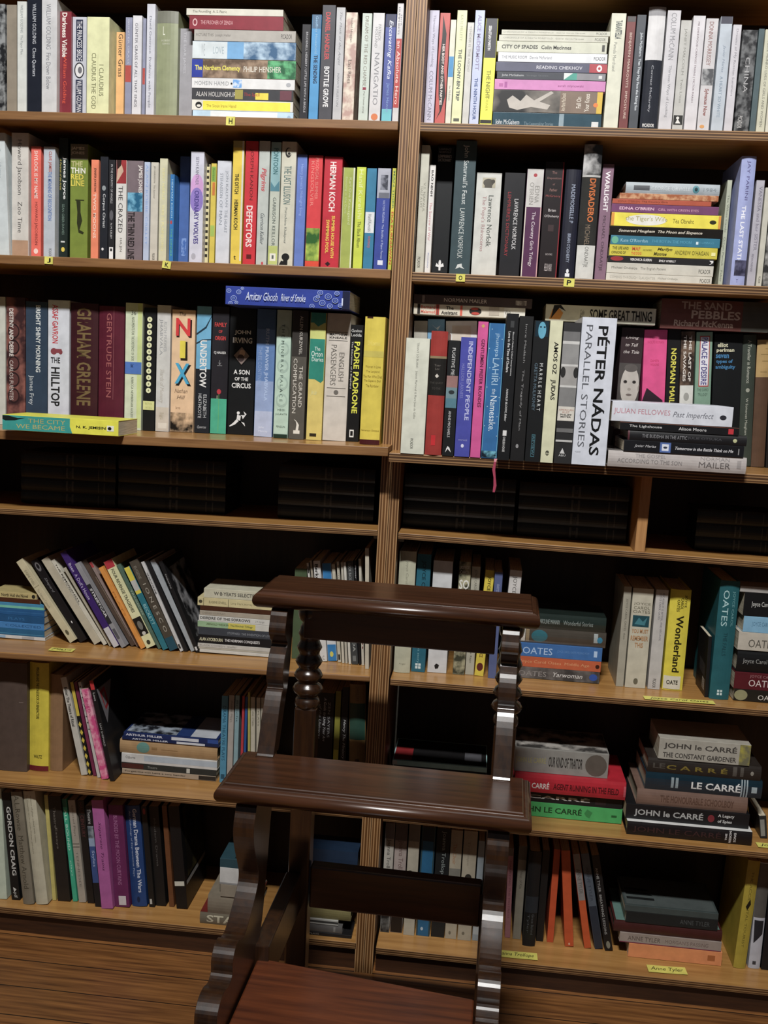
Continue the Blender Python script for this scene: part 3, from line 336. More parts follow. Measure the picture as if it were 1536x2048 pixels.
(-577.5,85,1060,51.7,242.1,111,0,'#591a2d','thick wine red hardcover with thin gilt name, 6th upright from left, ledge shelf, left bookcase',24,[('t','GERTRUDE STEIN',14.1,179.2,.42,.2,'#a35c5c'),('r',0.8,183.3,.595,.605,'#a3666a')],{'hb':1}),
(-531.2,85,1060.6,34.6,249.5,111,0,'#ccd6ba','pale green paperback with blue tape across, 7th upright from left, ledge shelf, left bookcase',24,[('r',0,244.9,.72,1,'#c6d48a'),('h','36',15,23.2,.48,.28,'#4a5048'),('t','ARGUMENTS FOR THE EXISTENCE OF GOD',26.9,112.7,.45,.16,'#66705c'),('t','REBECCA NEWBERGER GOLDSTEIN',144.5,236.7,.45,.13,'#55604c'),('s',114.9,138.5,0,1,'#4a74c0','blue tape'),('t','Lent',118.9,125.6,.45,.2,'#1c3468')],{}),
(-498.4,85,1061,24.1,241.6,111,0,'#17181a','slim black paperback with column of pale circles, 8th upright from left, ledge shelf, left bookcase',24,[('o',17.6,27.9,.46,.42,'#dfe2b4'),('o',20.8,24.8,.46,.12,'#7c7f58'),('o',30.1,40.5,.46,.42,'#dfe2b4'),('o',33.3,37.3,.46,.12,'#7c7f58'),('o',42.7,53,.46,.42,'#dfe2b4'),('o',45.9,49.9,.46,.12,'#7c7f58'),('o',55.3,65.6,.46,.42,'#dfe2b4'),('o',58.4,62.4,.46,.12,'#7c7f58'),('o',67.8,78.2,.46,.42,'#dfe2b4'),('o',71,75,.46,.12,'#7c7f58'),('o',80.5,90.9,.46,.42,'#dfe2b4'),('o',83.7,87.7,.46,.12,'#7c7f58'),('o',93.1,103.5,.46,.42,'#dfe2b4'),('o',96.3,100.3,.46,.12,'#7c7f58'),('o',105.8,116.2,.46,.42,'#dfe2b4'),('o',109,113,.46,.12,'#7c7f58'),('o',118.4,128.9,.46,.42,'#dfe2b4'),('o',121.7,125.7,.46,.12,'#7c7f58'),('o',131.1,141.6,.46,.42,'#dfe2b4'),('o',134.4,138.4,.46,.12,'#7c7f58'),('o',143.9,154.4,.46,.42,'#dfe2b4'),('o',147.1,151.1,.46,.12,'#7c7f58'),('o',156.6,167.1,.46,.42,'#dfe2b4'),('o',159.9,163.9,.46,.12,'#7c7f58'),('r',182.8,200.4,.02,.98,'#d3d68c'),('h','PETER',186.3,190.9,.5,.6,'#a3a860'),('h','HOEG',193.6,198.2,.5,.5,'#a3a860')],{}),
(-470.6,85,1061.4,27.4,247.1,111,0,'#c8c8c6','white paperback with ghostly grey lettering, 9th upright from left, ledge shelf, left bookcase',24,[('t','RUTH PRAWER',32,90.5,.62,.22,'#a3a5a8'),('t','JHABVALA',26.7,97.1,.3,.28,'#97999c'),('t','Shards of Memory',123.9,191.2,.4,.4,'#b9b4ac','I'),('r',199.3,245.5,0,1,'#c8bfb0'),('h','HEAT',210.1,223.7,.45,.3,'#a3977c'),('r',230.5,241.4,.2,.85,'#d8d2c4')],{}),
(-430.7,85,1062.2,46.6,239,111,0,'#e0bd96','peach paperback, giant red, yellow, blue letters, 10th upright from left, ledge shelf, left bookcase',24,[('h','The',4.4,12,.45,.28,'#4a3626','I'),('h','N',18.6,53.5,.53,.66,'#2c1a1a','B'),('h','N',16,50.3,.48,.62,'#d63438','B'),('p',[(61.5,.36),(61.5,.68),(98.2,.7),(98.2,.4)],'#2c2414'),('r',59.6,93.4,.36,.6,'#e0cf2a'),('h','X',106.2,147.7,.54,.68,'#1c1c1e','B'),('h','X',103.6,143.7,.48,.64,'#38a4cf','B'),('h','Nathan',153.9,162,.45,.56,'#7c6450','I'),('h','Hill',166.6,173.9,.45,.36,'#7c6450','I'),('h','bro',188.2,193.6,.33,.2,'#a3886c'),('r',200.9,238.3,0,1,'n#14110e,#e0c09c,28')],{}),
(-389.6,85,1062.7,30,247.2,111,0,'#1d2128','paperback, sky blue above black, bold white title, 11th upright from left, ledge shelf, left bookcase',24,[('r',0,121.2,0,1,'#66aacf'),('p',[(17.9,1),(38.9,.6),(52.1,.02),(56.1,.02),(42.1,.66),(20.5,1)],'#1c3444'),('p',[(62.2,1),(63.8,.4),(70.6,.02),(73.8,.02),(65.9,.5),(64.8,1)],'#1c3444'),('t','UNDERTOW',65.4,157.3,.5,.46,'#e2e4e4','B'),('t','ELIZABETH',171.2,216.5,.68,.22,'#c3c8cc'),('t','HEATHCOTE',169.9,217.9,.34,.22,'#c3c8cc'),('h','Quercus',232.8,239,.5,.6,'#b9bcc0','I')],{}),
(-355.4,81.6,1063.2,32.9,247.3,114.4,0,'#242228','charcoal paperback with green foot and tiny rose, 12th upright from left, ledge shelf, left bookcase',24,[('h','FAMILY',30.3,38.7,.5,.72,'#cf3c3c','B'),('h','OF',44.7,50.5,.5,.22,'#cf3c3c','B'),('h','ORIGIN',56.6,64.5,.5,.66,'#cf3c3c','B'),('h','CJ HAUSER',86.1,92.2,.5,.74,'#dcdcdc','B'),('r',102.8,110,.49,.51,'#9c9ca0'),('p',[(106.8,.4),(110.8,.5),(106.8,.6),(112.6,.5)],'#9c9ca0'),('r',113.2,114,.35,.65,'#9c9ca0'),('r',178.3,246.9,0,1,'#3aaa88'),('o',159.5,169.4,.5,.26,'#b93440'),('r',169.4,243.4,.49,.51,'#6cb050'),('r',172.1,178.8,.38,.41,'#d8d8b0')],{}),
(-311.9,85,1064,51.8,247,111,0,'#131517','wide black paperback with diamond picture, white title, 13th upright from left, ledge shelf, left bookcase',24,[('h','JOHN',43.5,53.2,.5,.62,'#e4e4e2','B'),('h','IRVING',57.7,68.5,.5,.74,'#e4e4e2','B'),('v',72.5,113.2,.48,.72,'#050505'),('v',75.6,110,.48,.6,'#8a7a74'),('o',80.9,94.1,.5,.22,'#c9a890'),('o',90.2,104.7,.45,.26,'#4a3c3c'),('h','A SON',120.1,129.2,.5,.62,'#e4e4e2','B'),('h','OF THE',134.5,141.4,.5,.52,'#e4e4e2','B'),('h','CIRCUS',146,155.8,.5,.74,'#e4e4e2','B'),('o',201.7,207.6,.42,.12,'#e2e2e2'),('p',[(207.6,.38),(210.3,.52),(219.7,.5),(226.4,.62),(230.5,.7),(223.7,.66),(220.2,.45),(227.8,.3),(232.6,.1),(231,.08),(225.1,.22),(217,.36)],'#e2e2e2'),('p',[(208.9,.5),(208.4,.68),(200.8,.62),(206.2,.74),(216.5,.6),(210.5,.56)],'#e2e2e2')],{}),
(-258.5,52.9,1064.7,35.9,243.7,143.1,0,'#5d80b6','hazy blue paperback with two pale names, 14th upright from left, ledge shelf, left bookcase',24,[('r',0,38,0,1,'#456592'),('r',136.7,194.4,0,1,'#8fa3cc'),('r',194.4,243.7,0,1,'#b0bad6'),('t','RUTH PRAWER JHABVALA',36.7,174.7,.56,.24,'#a9bfe4','B'),('t','THREE CONTINENTS',71.6,155,.22,.2,'#89a3d0'),('h','John',223.5,228.8,.4,.3,'#d8def0'),('h','Murray',230.9,236.2,.5,.5,'#d8def0')],{}),
(-220.5,36.9,1065.3,28.2,241.9,156,0,'#b4cebd','mint green paperback with faint round fossils, 15th upright from left, ledge shelf, left bookcase',24,[('o',28.2,53.7,.5,.8,'#a3bcae'),('o',60.1,85.8,.5,.8,'#a3bcae'),('o',92.2,118,.5,.8,'#a3bcae'),('o',124.4,150.3,.5,.8,'#a3bcae'),('o',156.8,182.8,.5,.8,'#a3bcae'),('o',32,49.9,.5,.6,'#b4cebd'),('o',63.9,81.9,.5,.6,'#b4cebd'),('o',96.1,114.1,.5,.6,'#b4cebd'),('o',128.3,146.4,.5,.6,'#b4cebd'),('o',160.7,178.9,.5,.6,'#b4cebd'),('t','T H E  M I N E R A L  P A L A C E',26.1,172.4,.45,.2,'#3c5048'),('h','HEIDI',186,189.9,.5,.5,'#55685c'),('h','JULAVITS',194.6,198.5,.5,.8,'#55685c'),('h','PENGUIN',218.1,222,.5,.6,'#55685c'),('r',234.6,241.9,0,1,'#1c3428')],{}),
(-89.8,-20,1326.6,33.2,230.7,148.8,-90,'#2d429c','royal blue paperback with white script, laid across book tops, ledge shelf, left bookcase',3,[('o',1.5,10.3,.75,.227,'#b4c6ee'),('o',2.3,9.5,.75,.187,'#2d429c'),('o',4.2,7.6,.75,.091,'#8fa9e0'),('o',4.9,6.9,.75,.051,'#22357f'),('o',9.8,21,.35,.293,'#b4c6ee'),('o',10.5,20.3,.35,.253,'#2d429c'),('o',13.1,17.6,.35,.117,'#8fa9e0'),('o',13.9,16.9,.35,.077,'#22357f'),('o',20,29.2,.7,.24,'#b4c6ee'),('o',20.8,28.5,.7,.2,'#2d429c'),('o',22.8,26.5,.7,.096,'#8fa9e0'),('o',23.5,25.7,.7,.056,'#22357f'),('o',28.2,34.3,.9,.16,'#b4c6ee'),('o',29,33.6,.9,.12,'#2d429c'),('o',30,32.5,.9,.064,'#8fa9e0'),('o',30.8,31.7,.9,.024,'#22357f'),('o',5.9,13.6,.08,.2,'#b4c6ee'),('o',6.7,12.8,.08,.16,'#2d429c'),('o',8.2,11.3,.08,.08,'#8fa9e0'),('o',9,10.5,.08,.04,'#22357f'),('o',17.4,24.1,.12,.173,'#b4c6ee'),('o',18.2,23.3,.12,.133,'#2d429c'),('o',19.4,22.1,.12,.069,'#8fa9e0'),('o',20.2,21.3,.12,.029,'#22357f'),('o',157.3,166.4,.1,.24,'#b4c6ee'),('o',158.1,165.6,.1,.2,'#2d429c'),('o',160,163.7,.1,.096,'#8fa9e0'),('o',160.8,162.9,.1,.056,'#22357f'),('o',163.6,174.7,.5,.293,'#b4c6ee'),('o',164.4,173.9,.5,.253,'#2d429c'),('o',166.9,171.4,.5,.117,'#8fa9e0'),('o',167.7,170.6,.5,.077,'#22357f'),('o',171.2,181.2,.85,.267,'#b4c6ee'),('o',171.9,180.5,.85,.227,'#2d429c'),('o',174.2,178.2,.85,.107,'#8fa9e0'),('o',174.9,177.5,.85,.067,'#22357f'),('o',174.9,186.5,.3,.307,'#b4c6ee'),('o',175.7,185.8,.3,.267,'#2d429c'),('o',178.4,183.1,.3,.123,'#8fa9e0'),('o',179.2,182.3,.3,.083,'#22357f'),('o',185,197.6,.65,.333,'#b4c6ee'),('o',185.8,196.8,.65,.293,'#2d429c'),('o',188.8,193.8,.65,.133,'#8fa9e0'),('o',189.5,193.1,.65,.093,'#22357f'),('o',190,200.1,.15,.267,'#b4c6ee'),('o',190.8,199.3,.15,.227,'#2d429c'),('o',193.1,197.1,.15,.107,'#8fa9e0'),('o',193.8,196.3,.15,.067,'#22357f'),('o',198.8,209.9,.45,.293,'#b4c6ee'),('o',199.6,209.1,.45,.253,'#2d429c'),('o',202.2,206.6,.45,.117,'#8fa9e0'),('o',202.9,205.8,.45,.077,'#22357f'),('o',202.6,211.6,.85,.24,'#b4c6ee'),('o',203.4,210.9,.85,.2,'#2d429c'),('o',205.3,208.9,.85,.096,'#8fa9e0'),('o',206.1,208.2,.85,.056,'#22357f'),('o',210.1,218.7,.2,.227,'#b4c6ee'),('o',210.9,217.9,.2,.187,'#2d429c'),('o',212.7,216.1,.2,.091,'#8fa9e0'),('o',213.5,215.4,.2,.051,'#22357f'),('o',168.6,176.2,.62,.2,'#b4c6ee'),('o',169.4,175.5,.62,.16,'#2d429c'),('o',170.9,173.9,.62,.08,'#8fa9e0'),('o',171.7,173.2,.62,.04,'#22357f'),('r',217.7,230.7,0,1,'#161c3c'),('t','Amitav Ghosh',37.9,97.8,.5,.44,'#d3ddf2','I'),('t','River of Smoke',104.2,149.7,.5,.4,'#d3ddf2','I'),('r',216.4,218.9,.2,.6,'#c9d3ec')],{}),
(-187.7,26.1,1065.8,29,241.6,155.8,0,'#56524b','brown grey paperback with white figure emblem, 16th upright from left, ledge shelf, left bookcase',24,[('r',0,85.8,0,1,'#34302d'),('t','ALLEN KURZWEIL',10.2,82,.58,.2,'#c9c4bb'),('t','THE GRAND',103.7,180.9,.66,.24,'#d2cdc2'),('t','COMPLICATION',89.6,192.5,.28,.24,'#d2cdc2'),('p',[(204.2,.3),(208.1,.45),(214.6,.5),(225,.45),(225,.62),(214.6,.66),(209.4,.55),(205.5,.42)],'#dcd8ce'),('r',225,231.5,.3,.72,'#dcd8ce')],{}),
(-152.8,20.9,1066.3,29.6,238.2,153.6,0,'#d3bf62','paperback swirled teal and mustard with white script, 17th upright from left, ledge shelf, left bookcase',24,[('r',0,18.6,0,1,'#2c8c7c'),('r',18.6,48.4,0,1,'#c6cc70'),('p',[(13.1,.02),(25.7,.5),(16.9,.98),(0,.98),(0,.02)],'#2c8c7c'),('r',48.4,123.4,0,1,'#1c8472'),('p',[(117,.02),(129.8,.8),(124.6,.98),(106.8,.98),(106.8,.02)],'#1c8472'),('h','The',63.1,70.2,.52,.36,'#e2ece6'),('h','Orton',71.2,81.3,.5,.72,'#e2ece6'),('h','Diaries',82.6,90.2,.55,.74,'#e2ece6'),('h','John Lahr',143.8,155.4,.4,.4,'#d6d8a0','I'),('r',225.6,231.5,.22,.66,'#2c2414')],{}),
(-114.4,25.8,1067,44.8,238,153.5,0,'#c9c2b8','thick cream paperback with ruled panels, 18th upright from left, ledge shelf, left bookcase',24,[('r',34,34.8,.1,.9,'#2c2a28'),('h','MATTHEW',36.6,41.1,.5,.74,'#2c2a28','B'),('h','KNEALE',42.9,46.7,.5,.74,'#2c2a28','B'),('r',49.7,50.5,.1,.9,'#2c2a28'),('t','ENGLISH',72,125.5,.68,.22,'#6c6862'),('t','PASSENGERS',58.1,133.7,.34,.24,'#6c6862'),('r',138.3,139.1,.1,.9,'#2c2a28'),('o',142.2,151.1,.5,.2,'#6c6862'),('r',153.7,154.5,.1,.9,'#2c2a28')],{}),
(-79.8,28.1,1067.4,23.4,218.3,140.8,0,'#141415','short black paperback with bold yellow title, 19th upright from left, ledge shelf, left bookcase',24,[('h','Gavino',7.9,13.4,.46,.84,'#dcdcda'),('h','Ledda',15.9,21.5,.46,.84,'#dcdcda'),('t','PADRE PADRONE',31.1,165.1,.56,.46,'#dfe02a','B'),('t','The Education of a Shepherd',31.1,118.9,.16,.16,'#d2d2d0'),('r',196.1,210.4,.25,.6,'#dcdcda'),('r',198.7,207.8,.32,.53,'#141415')],{}),
(-40.2,-30,1068.1,36.7,231.1,152.5,0,'#d6c237','thick yellow jacketed hardcover with torn edges, 20th upright from left, ledge shelf, left bookcase',24,[('r',0,3.2,.1,.4,'#3a1c12'),('h','D.H.Lawrence',42.9,51.5,.5,.6,'#e0d060'),('r',61.3,72.4,0,1,'#c6b84a'),('h','Women in Love',87.1,92,.5,.76,'#8a7416'),('h','The Ladybird',96.2,101.2,.5,.66,'#8a7416'),('h','The Man Who Died',104.9,109.8,.5,.94,'#8a7416'),('h',"The Captain's Doll",113,118,.5,.84,'#8a7416'),('h','The Rainbow',121.7,126.6,.5,.64,'#8a7416'),('h','Heinemann Octopus',203.8,208.1,.5,.9,'#8a7416'),('r',222.6,231.1,0,1,'#451318')],{'hb':1}),
(43.1,85,1059.3,25.7,242.4,111,-1.966,'#a9a69b','grey white book standing in the back row, 1st from left, ledge shelf, right bookcase',0,[],{}),
(42.6,-72,1058.9,42,204.5,131.9,0,'#d0d2c2','thick cream paperback with thin grey title, 1st upright from left, ledge shelf, right bookcase',25,[('t','TIRANT LO BLANC   Joanot Martorell & Martí Joan de Galba',7.4,142,.5,.12,'#85867c'),('t','PICADOR',177.3,195.6,.46,.12,'#2c2c28')],{}),
(74.8,85,1059.6,32.3,246.5,111,-2.505,'#6c9fc4','pale blue book standing in the back row, 2nd from left, ledge shelf, right bookcase',0,[('p',[(9,.2),(16.7,.5),(11.6,.75),(20.6,.6)],'#d3e2ec')],{}),
(79.9,-72,1058.9,29.2,218.5,144.2,0,'#9c332d','red cloth hardcover with black title block, 2nd upright from left, ledge shelf, right bookcase',25,[('r',43.4,47.7,0,1,'#8c7a58'),('r',47.7,112.4,0,1,'#1e1c1a'),('h','Tsar',57.7,61.5,.48,.4,'#6c6660'),('h','Lev',63.9,67.7,.48,.26,'#6c6660'),('v',74.4,82.1,.48,.24,'#d2ccc2'),('h','THE QUEST',88.8,92.7,.48,.8,'#4a4642'),('h','TO THE',98.4,102.3,.48,.5,'#4a4642'),('r',183.1,201.4,.34,.6,'#c8242c')],{'hb':1}),
(106.7,-72,1058.9,20.6,203.7,131.4,0,'#1a1c1e','black paperback with pink and blue face strip, 3rd upright from left, ledge shelf, right bookcase',25,[('t','FUGITIVE PIECES',13.1,75.1,.5,.28,'#d2d3d2'),('r',61.9,118.4,0,1,'#6c8890'),('r',61.9,82.3,0,1,'#96706c'),('o',87.1,94.3,.5,.5,'#2c3438'),('r',101.5,118.4,0,1,'#4f7c8c'),('t','ANNE MICHAELS',123.7,170.4,.46,.22,'#c9caca'),('p',[(186.2,.45),(188.7,.6),(197.2,.75),(191.1,.45),(198,.25),(190.1,.35)],'#dcdcdc')],{}),
(124.4,85,1060.4,59.4,244.8,111,-2.819,'#d2d3d3','wide white book standing in the back row, 3rd from left, ledge shelf, right bookcase',0,[('r',8.9,64.3,.2,.8,'#c9c0b2')],{}),
(230.1,50,1321.8,19.9,207.7,134,-90,'#cfc8b6','cream paperback with red and black panels, ledge shelf, right bookcase',4,[('r',6.9,12.1,0,1,'#2a2522'),('t','Bernard',13.4,40.3,.7,.3,'#cf6450','B'),('t','Malamud',13.4,40.3,.28,.3,'#cf6450','B'),('r',41.6,48,0,1,'#b0483c'),('r',44.6,45.7,0,1,'#2a2522'),('t','The',60.7,74.8,.7,.3,'#2a2522','B'),('t','Assistant',51.8,82.4,.26,.34,'#2a2522','B'),('r',87,91.3,0,1,'#d8604c'),('o',104.1,126.9,.5,.7,'#2a2522'),('o',106.6,121.1,.72,.22,'#c0483c'),('o',107.9,123.6,.3,.24,'#c0483c'),('r',140.9,159.8,.2,.95,'#b4aa9a'),('r',168.7,207.7,0,1,'#d8d6cc'),('t','VIVA',169.9,181.3,.5,.4,'#3c3a36')],{}),
(241.8,50,1340.4,16.6,219.9,144.9,-90,'#493b3a','dark brown paperback topmost above the back row, ledge shelf, right bookcase',4,[('t','NORMAN MAILER',56.4,136.5,.5,.42,'#cfc6be'),('r',189.5,209.6,.25,.75,'n#6c6460,#b4aca6,90'),('r',15.4,20,.1,.9,'#8a7c78')],{}),
(131.6,-72,1059,26.9,210.2,135.6,0,'#474ca6','violet blue paperback with pale bold title, 4th upright from left, ledge shelf, right bookcase',25,[('t','INDEPENDENT PEOPLE',7,145.2,.66,.28,'#b9bce4','B'),('t','HALLDOR LAXNESS',46.4,106.7,.24,.2,'#7f84c8'),('h','VINTAGE',179.2,182.1,.5,.6,'#9ca0d8'),('o',187.7,194.2,.5,.2,'#d2d4ec')],{}),
(155.4,-72,1059,17.8,238.4,153.7,0,'#d25496','bright pink paperback with maroon capitals, 5th upright from left, ledge shelf, right bookcase',25,[('v',4.2,11.2,.5,.4,'#c8a05c'),('t','GENTLEMEN PREFER BLONDES',30.3,149.2,.58,.34,'#5c1c3c','B')],{}),
(179.8,-72,1059,28.2,236.5,152.6,0,'#2a69a2','starry blue paperback, pale script title, 6th upright from left, ledge shelf, right bookcase',25,[('t','jhumpa',17,57.8,.56,.3,'#a3c6e0'),('t','LAHIRI',60.2,106.6,.56,.4,'#a3c6e0'),('t','the',113.8,123.3,.56,.26,'#c6dcec'),('t','Namesake.',126.2,188.2,.56,.4,'#d6e4ee'),('o',9.5,11.1,.2,.06,'#a9cfe4'),('o',26.2,27.8,.85,.06,'#a9cfe4'),('o',42.9,44.6,.1,.06,'#a9cfe4'),('o',59.7,61.4,.9,.06,'#a9cfe4'),('o',76.6,78.2,.2,.06,'#a9cfe4'),('o',93.5,95.1,.85,.06,'#a9cfe4'),('o',110.4,112.1,.1,.06,'#a9cfe4'),('o',127.4,129.1,.9,.06,'#a9cfe4'),('o',144.4,146.1,.2,.06,'#a9cfe4'),('o',161.5,163.2,.85,.06,'#a9cfe4'),('o',178.6,180.3,.1,.06,'#a9cfe4'),('o',195.7,197.4,.9,.06,'#a9cfe4'),('r',0.1,234.8,0,.05,'#6cb4cc'),('r',0.1,234.8,.95,1,'#6cb4cc'),('r',223.4,234.8,0,1,'n#10202c,#7cc0d4,60')],{}),
(205.3,-94,1059,20.6,253.1,155,0,'#16171a','tall black paperback with small white title, 7th upright from left, ledge shelf, right bookcase',25,[('r',12.4,23.6,.35,.65,'#3c3e40'),('t',"Bloom's Modern Critical Interpretations",31,106.4,.62,.16,'#b9babb','B'),('t','Love in the Time of Cholera',30.5,100.5,.32,.22,'#c9cacb','B'),('t','HAROLD BLOOM, Editor',128.7,185.5,.42,.2,'#c6c7c8','IB'),('r',201,210.5,.3,.62,'#d6d6d6'),('t','CHELSEA HOUSE',212.2,238.5,.44,.2,'#c6c6c6','B')],{}),
(229,-94,1059,24.1,249.8,155,0,'#1d1d1e','tall black paperback with thin spaced title, 8th upright from left, ledge shelf, right bookcase',25,[('t','Imre Madách   The Tragedy of Man',13.4,196.4,.5,.18,'#8f8f90'),('o',220.2,227.4,.44,.2,'#8f8f90')],{}),
(255.4,-94,1059.1,25.9,243.5,155,0,'#17191b','black paperback topped by a blue face, 9th upright from left, ledge shelf, right bookcase',25,[('r',1.3,27.5,.1,.96,'#0f2a38'),('o',2,30.7,.55,.52,'#58a4c0'),('o',9.4,12.2,.45,.14,'#123040'),('o',9.4,12.2,.7,.14,'#123040'),('t','M A R B L E  H E A R T',72.6,154.3,.66,.22,'#d2d6d6'),('t','GRETTA MULRONEY',72.6,154.3,.32,.2,'#5c7484'),('r',195.7,235.1,.36,.6,'#3c6c78'),('r',197.4,233.4,.39,.57,'#17191b'),('t','REVIEW',199.3,231.5,.48,.14,'#4f8494')],{}),
(280.4,-94,1059.1,21.6,244.3,155,0,'#d0d0ae','cream paperback with heavy black title, 10th upright from left, ledge shelf, right bookcase',25,[('t','AMOS OZ   JUDAS',35.9,135.3,.55,.44,'#191816','B'),('o',223,232,.5,.3,'#4a4a3c'),('h','c&w',226.1,229.6,.5,.3,'#d0d0ae')],{}),
(307.6,-94,1059.1,29.5,242.4,155,0,'#2b2b2c','paperback striped with grey photographs, 11th upright from left, ledge shelf, right bookcase',25,[('r',0.2,31.3,0,1,'#303032'),('r',15.2,31.3,0,1,'#6f6f70'),('r',31.3,36.4,0,1,'#c6c6c4'),('r',36.4,70.8,0,1,'#8c8c8c'),('r',70.8,74.3,0,1,'#c6c6c4'),('r',74.3,106.9,0,1,'#9c9a98'),('o',75.4,94.1,.15,.3,'#2c2c2c'),('o',75.4,94.1,.9,.3,'#2c2c2c'),('r',106.9,110.4,0,1,'#c6c6c4'),('r',110.4,143.3,0,1,'#7c7c7c'),('r',143.3,168,0,1,'#d0ccc2'),('h','AMERICAN',147.5,150.8,.5,.84,'#a3604c'),('h','RUST',151.8,155.1,.5,.4,'#a3604c'),('h','PHILIPP',156,159.3,.5,.66,'#2c2a28','B'),('h','MEYER',159.8,162.6,.5,.6,'#2c2a28','B'),('r',181,188.1,0,1,'#6c6c6c'),('r',201.2,204.7,0,1,'#b9b9b7'),('p',[(215.4,.45),(225,.3),(225,.6)],'#c6c6c6'),('h','A&U',226.1,230,.45,.4,'#c6c6c6')],{}),
(352.7,-94,1059.2,58.6,252.8,155,0,'#ccd1dd','tall thick white paperback with huge black name, 12th upright from left, ledge shelf, right bookcase',25,[('t','PÉTER NÁDAS',14,236,.66,.36,'#111214','B'),('t','PARALLEL STORIES',13.1,222.4,.23,.19,'#55585f'),('h','PICADOR',229.5,231.9,.16,.16,'#8a8d94')],{}),
(469.6,60,1326.8,30.2,201.2,129.8,-90,'#c9c7b2','cream paperback laid on the back row, condensed black title, ledge shelf, right bookcase',4,[('p',[(7,.1),(12.1,.7),(22.1,.85),(32.2,.5),(27.2,.1)],'#d08a34'),('p',[(9.6,.1),(14.6,.95),(27.2,.98),(37.2,.6),(24.6,.8)],'#1d1a18'),('t','SOME GREAT THING',81.2,194.3,.5,.62,'#1f1d1a','B'),('t','Colin',63.5,71,.6,.3,'#4a463c'),('t','McAdam',63.5,72.2,.3,.3,'#4a463c')],{}),
(434.3,85,1059.2,41,247.5,111,0,'#352629','book with pale script above a baby photograph, 4th from left, ledge shelf, right bookcase',0,[('h','Living',14.9,21.7,.5,.6,'#d6ccc8','I'),('h','to Tell',28.3,34.4,.5,.56,'#d6ccc8','I'),('h','the Tale',41.4,47.5,.5,.7,'#d6ccc8','I'),('r',65.6,159.1,0,1,'#4a4543'),('o',69.9,146.2,.55,.84,'#b9b2aa'),('o',66.9,82.1,.55,.6,'#5c5653'),('o',97.5,103.6,.74,.17,'#3a3432'),('o',97.5,103.6,.34,.17,'#3a3432'),('o',98.7,101.6,.74,.06,'#0f0d0c'),('o',98.7,101.6,.34,.06,'#0f0d0c'),('o',111.5,116.7,.54,.16,'#9c948c'),('o',122.6,126.7,.54,.26,'#6f625e'),('o',105.1,117.9,.97,.1,'#8f8780')],{}),
(487.5,85,1060.2,42.5,245.5,111,-2.614,'#dc4c88','wide hot pink book in the back row, 5th from left, ledge shelf, right bookcase',0,[('h','TOM',13,16.8,.4,.3,'#c03468'),('h','WOLFE ROMAN',20.6,25.7,.5,.7,'#c03468'),('h','DAMIEN',55.3,59.9,.5,.36,'#b9305f'),('h','WILKINS',62.4,67,.5,.36,'#b9305f'),('p',[(108.3,.2),(131.3,.9),(154.5,1),(154.5,.02),(131.3,.02)],'#2c1c26')],{}),
(588.7,-94,1155.2,34.1,203.3,125,-90,'#ced2dc','thick white paperback, pink and grey lettering, 1st down, ledge shelf stack, right bookcase',15,[('t','JULIAN FELLOWES',3.5,98.8,.5,.34,'#bd7f8c'),('t','Past Imperfect',103.4,171.6,.45,.36,'#6c6e78','I'),('o',181.8,193.1,.45,.24,'#2c2c34')],{}),
(601.1,-94,1130.9,13.9,200.1,125,-90,'#151518','slim black paperback with white sans lettering, 2nd down, ledge shelf stack, right bookcase',15,[('t','The Lighthouse',16.2,71.4,.5,.38,'#e0e0e0'),('t','Alison Moore',99.6,146.1,.5,.38,'#dcdcdc'),('r',182.7,191.5,.15,.8,'#c22c38'),('r',0,200.1,.93,1,'#b06c54')],{}),
(619.5,-94,1073.3,27.9,234.1,125,-90,'#b6afac','thick grey white hardcover, bottom of the stack, 5th down, ledge shelf stack, right bookcase',15,[('t','THE GOSPEL',46.4,98.4,.76,.22,'#8f8a8a'),('t','ACCORDING TO THE SON',16.3,125.9,.42,.26,'#7f7a7a'),('t','NORMAN',156.8,205.8,.8,.22,'#8f8a8a'),('t','MAILER',154.5,207.4,.42,.36,'#66605f'),('r',218.3,225.1,.3,.8,'#9c9694')],{'hb':1,'g':1}),
(612.8,-94,1097.1,19.2,202.2,125,-90,'#14151a','black paperback with small blue and white square, 4th down, ledge shelf stack, right bookcase',15,[('t','Javier Marías',17.8,54.7,.5,.3,'#c6c6ca','I'),('r',61.2,79.6,.05,.95,'#4f6cac'),('r',64.6,76.1,.2,.8,'#d6dcea'),('o',66.9,73.8,.5,.2,'#2c3448'),('t','Tomorrow in the Battle Think on Me',86.9,184.5,.5,.28,'#c6c6ca','IB'),('r',192.7,194.5,.2,.75,'#8a8a8c')],{}),
(616.1,-94,1115.3,16.6,200,125,-90,'#1c1c1f','slim black hardcover with dim grey title, 3rd down, ledge shelf stack, right bookcase',15,[('t','THE BUDDHA IN THE ATTIC',24.2,100,.5,.36,'#8c8c90'),('t','JULIE OTSUKA',101.2,158.1,.5,.3,'#4f4f54'),('r',0,3,0,1,'#5c3038'),('o',176.9,183.7,.5,.4,'#b9bc8c')],{'hb':1}),
(521.8,85,1059.8,23.4,248,111,-2.576,'#141314','black book with yellow bold name, back row, 6th from left, ledge shelf, right bookcase',0,[('r',0,20.5,.1,.9,'#1c1a1c'),('t','NORMAN MAILER',35.2,154.9,.5,.42,'#d8cf3a','B')],{}),
(549.8,85,1060,25.2,245.4,111,-3.364,'n#2c211d,#6a5648,40','brown patterned book with white capitals, back row, 7th from left, ledge shelf, right bookcase',0,[('t','THE LAST OF',8,92.5,.68,.2,'#dad2c9','B'),('t','THE SAVAGES',7.2,92.5,.3,.2,'#dad2c9','B'),('r',100.1,150.8,0,1,'#d2d2cc'),('o',113.6,129,.5,.4,'#9c9c96')],{}),
